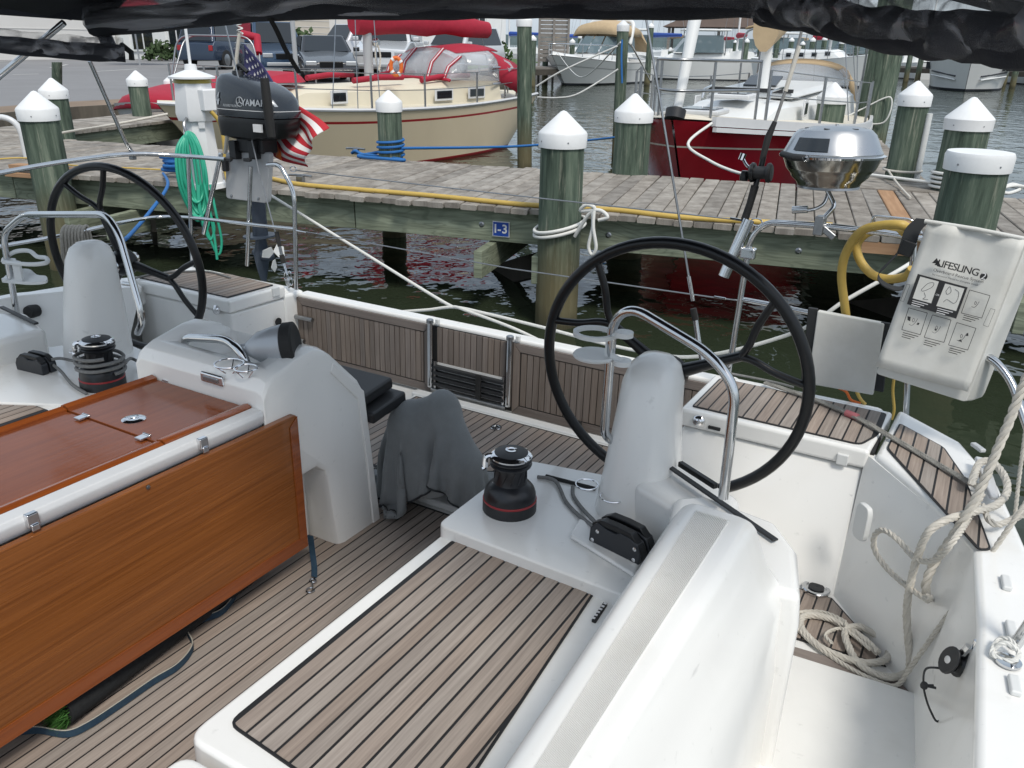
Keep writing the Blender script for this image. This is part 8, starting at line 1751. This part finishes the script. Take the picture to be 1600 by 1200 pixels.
# braided line: turns on the cleat, then down into the well and coiled on the floor
wx = .12
braid = [Bz(1525, 738, rz + .02), Bz(1518, 755, rz + .03), Bz(1530, 725, rz + .05), Bz(1550, 722, rz + .055), Bz(1570, 745, rz + .045), Bz(1573, 770, rz + .035), Bz(1555, 790, rz + .03), Bz(1520, 800, rz + .03), Bz(1480, 812, rz + .02), Wl(1452, 830), Wl(1437, 860), Wl(1425, 900), Wl(1417, 950), Wl(1419, 1000), Wl(1422, 1035), Bz(1415, 1052, .03), Bz(1385, 1058, .022), Bz(1345, 1040, .02), Bz(1325, 1008, .028), Bz(1322, 985, .03), Bz(1345, 980, .03), Bz(1378, 1000, .026), Bz(1388, 1025, .024), Bz(1365, 1036, .024), Bz(1325, 1030, .02), Bz(1280, 1010, .018), Bz(1252, 980, .018), Bz(1260, 962, .018), Bz(1300, 968, .022), Bz(1345, 995, .03), Bz(1372, 1020, .034)]
rope_thing('braided_rope', 'white braided rope from the cleat down to a coil on the helm floor', 'rope', braid, .0112, 'rope_white', laid=True, strands=5)
laid1 = [By(1640, 520, 2.42), By(1600, 600, 2.40), By(1568, 680, 2.38), By(1530, 768, 2.35), By(1500, 820, 2.33), By(1468, 868, 2.32), By(1452, 895, 2.31), By(1446, 918, 2.3), By(1452, 940, 2.29)]
rope_thing('twisted_rope', 'thick twisted rope rising past the cleat to the upper right', 'rope', laid1, .0125, 'rope_white', laid=True)
laid2 = [Bz(1535, 772, rz + .03), Bz(1520, 800, rz + .01), Wl(1490, 845), Wl(1460, 875), Wl(1430, 872), Wl(1405, 845), Wl(1380, 828), Wl(1366, 838), Wl(1368, 862), Wl(1388, 890), Wl(1420, 918), Wl(1448, 936), Wl(1452, 930)]
rope_thing('twisted_rope', 'twisted rope loop hanging against the white well wall', 'rope', laid2, .009, 'rope_white', laid=True)
laid3 = [Bz(1537, 790, rz + .02), Bz(1545, 812, rz + .02), Bz(1560, 820, rz + .015), Bz(1580, 812, rz + .02), Bz(1612, 800, rz + .05)]
rope_thing('twisted_rope', 'short twisted rope leading from the cleat over the deck edge', 'rope', laid3, .009, 'rope_white', laid=True)
thin = [By(1640, 730, 2.36), By(1590, 805, 2.3), By(1545, 870, 2.27), By(1500, 935, 2.25), By(1460, 990, 2.22), By(1425, 1040, 2.2), Bz(1405, 1068, .02), Bz(1385, 1070, .016), Bz(1330, 1045, .016), Bz(1270, 1005, .016), Bz(1243, 975, .016), Bz(1248, 958, .016), Bz(1285, 957, .02), Bz(1318, 970, .034), Bz(1322, 980, .034)]
rope_thing('thin_twisted_rope', 'thin grey twisted rope slanting down the well wall to the floor', 'rope', thin, .0072, 'rope_white2' if 'rope_white2' in M else 'rope_white', laid=True)
rope_thing('thin_twisted_rope', 'thin rope hanging at the right edge above the deck', 'rope', [Bz(1586, 806, rz + .01), By(1592, 750, 2.5), By(1600, 690, 2.52), By(1612, 600, 2.55)], .0055, 'rope_white', laid=True)
extra = [Bz(1300, 1005, .03), Bz(1290, 992, .03), Bz(1310, 982, .03), Bz(1330, 990, .04), Bz(1360, 1015, .042)]
rope_thing('thin_twisted_rope', 'short rope end tucked inside the floor coil', 'rope', extra, .006, 'rope_white', laid=True)
# deck block with cord loop
bo = Bz(1490, 1033, .38); BLY = bo.y; blk_ = bthing('pulley_block', 'black pulley block with a cord loop hanging at the deck edge', 'pulley', bo)
ax = V((-.75, -.55, .35)).normalized(); al = (By(1520, 1005, BLY) - By(1468, 1062, BLY)).normalized(); c = By(1492, 1034, BLY)
for s in (-1, 1):
    m_ = MB(); sd_ = ax.cross(al).normalized(); pr_ = [(math.cos(t) * (.037 if abs(math.cos(t)) > .3 else .037), math.sin(t) * .027) for t in [2 * math.pi * k / 20 for k in range(20)]]
    m_.prism([c + ax * (s * .013) + al * a + sd_ * b for a, b in pr_], ax * s * .007); child(m_, 'cheek', 'black_matte', blk_, bo, bevel=.003)
m_ = MB(); m_.lathe([(.0, -.011), (.026, -.011), (.019, -.003), (.019, .003), (.026, .011), (0, .011)], axis_m(c, ax), 24); child(m_, 'sheave', 'black', blk_, bo)
m_ = MB(); m_.lathe([(.009, .020), (.009, .022), (.005, .023), (0, .023)], axis_m(c, ax), 16); child(m_, 'pin', 'steel', blk_, bo)
m_ = MB(); m_.tube([c + al * .03, c + al * .055], .009, 8); child(m_, 'head', 'steel', blk_, bo)
m_ = MB(); m_.tube(spline([c - al * .03 + V((-.01, 0, 0)), By(1447, 1045, BLY), By(1443, 1070, BLY), By(1448, 1095, BLY), By(1456, 1115, BLY), By(1464, 1127, BLY), By(1475, 1120, BLY), By(1490, 1090, BLY), By(1499, 1062, BLY)], 6), .0026, 6); child(m_, 'cord_loop', 'black_canvas', blk_, bo, smooth=60)
m_ = MB(); k0 = By(1444, 1071, BLY); m_.lathe([(0, -.008), (.008, -.006), (.009, 0), (.007, .007), (0, .009)], Matrix.Translation(k0), 10); m_.tube([k0, By(1459, 1071, BLY)], .003, 6); m_.tube([k0, By(1463, 1075, BLY)], .003, 6); child(m_, 'cord_knot', 'black_canvas', blk_, bo)
m_ = MB(); s0, s1 = By(1524, 1008, BLY), By(1556, 1012, BLY)
m_.tube(spline([s0, s0.lerp(s1, .4) + V((0, 0, .012)), s1, s0.lerp(s1, .4) - V((0, 0, .014)), s0], 6), .004, 7); m_.tube([s0 + V((0, 0, .012)), s0 - V((0, 0, .012))], .006, 8); child(m_, 'shackle', 'chrome', blk_, bo, smooth=60)
rope_thing('lashing', 'white cord lashing tied round the stanchion foot', 'rope', [Bz(1552, 1015, DKZ + .01), Bz(1565, 1005, DKZ + .03), Bz(1580, 1008, DKZ + .03), Bz(1592, 1020, DKZ + .02), Bz(1585, 1032, DKZ + .015), Bz(1565, 1030, DKZ + .01), Bz(1550, 1020, DKZ + .012), Bz(1560, 1000, DKZ + .02), Bz(1575, 998, DKZ + .03), Bz(1590, 1012, DKZ + .025)], .0055, 'rope_clean', laid=True)
m_ = MB(); p = Bz(1575, 1035, DKZ + .004); m_.lathe([(.026, 0), (.026, .006), (.018, .008), (0, .008)], Matrix.Translation(p), 20); ybuild(m_, 'pad_eye', 'steel')
rail('stanchion', [Bz(1583, 1012, DKZ), Bz(1583, 1012, DKZ) + V((.035, .0, .16)), Bz(1583, 1012, DKZ) + V((.12, -.02, .6))], .0125, rad=.01)
rail('deck_rail', [By(1530, 552, 2.95), By(1553, 562, 2.95), By(1577, 590, 2.93), By(1605, 660, 2.9)], .0135, rad=.05)
line('side_cord', [By(1229, 1010, 1.8), By(1226, 960, 1.82), By(1232, 905, 1.86)], .003, 'rope_clean')
m_ = MB(); p = By(1228, 1010, 1.8); m_.lathe([(0, -.022), (.008, -.018), (.011, 0), (.008, .018), (0, .022)], Matrix.Translation(p), 12); ybuild(m_, 'cord_toggle', 'plastic_white')
# mooring lines astern (to the dock)
rope_thing('mooring_line', 'white mooring line slanting from the dock down to the gate', 'rope', [By(418, 302, 3.7), By(560, 390, 3.6), By(690, 470, 3.5), By(720, 482, 3.47), By(800, 512, 3.42), By(870, 545, 3.4), By(960, 585, 3.38)], .0085, 'rope_clean')
rope_thing('mooring_line', 'white mooring line arching low along the gate top', 'rope', [By(628, 487, 3.45), By(670, 484, 3.47), By(710, 480, 3.48), By(760, 490, 3.46), By(850, 512, 3.43), By(980, 545, 3.42), By(1090, 557, 3.4), By(1240, 520, 3.42), By(1320, 470, 3.5), By(1400, 425, 3.6), By(1440, 400, 3.8)], .0085, 'rope_clean')
rope_thing('locker_line', 'thin beige line trailing along the edge of the helm locker', 'line', [Bz(1120, 580, BZ + .01), Bz(1165, 588, BZ + .01), Bz(1210, 597, BZ + .012), Bz(1240, 605, BZ + .012)], .005, 'rope_grey')
rope_thing('locker_line', 'beige line lying along the back edge of the left locker', 'line', [Bz(205, 436, BZ + .012), Bz(250, 427, BZ + .012), Bz(320, 424, BZ + .012), Bz(360, 434, BZ + .012)], .006, 'rope_grey')
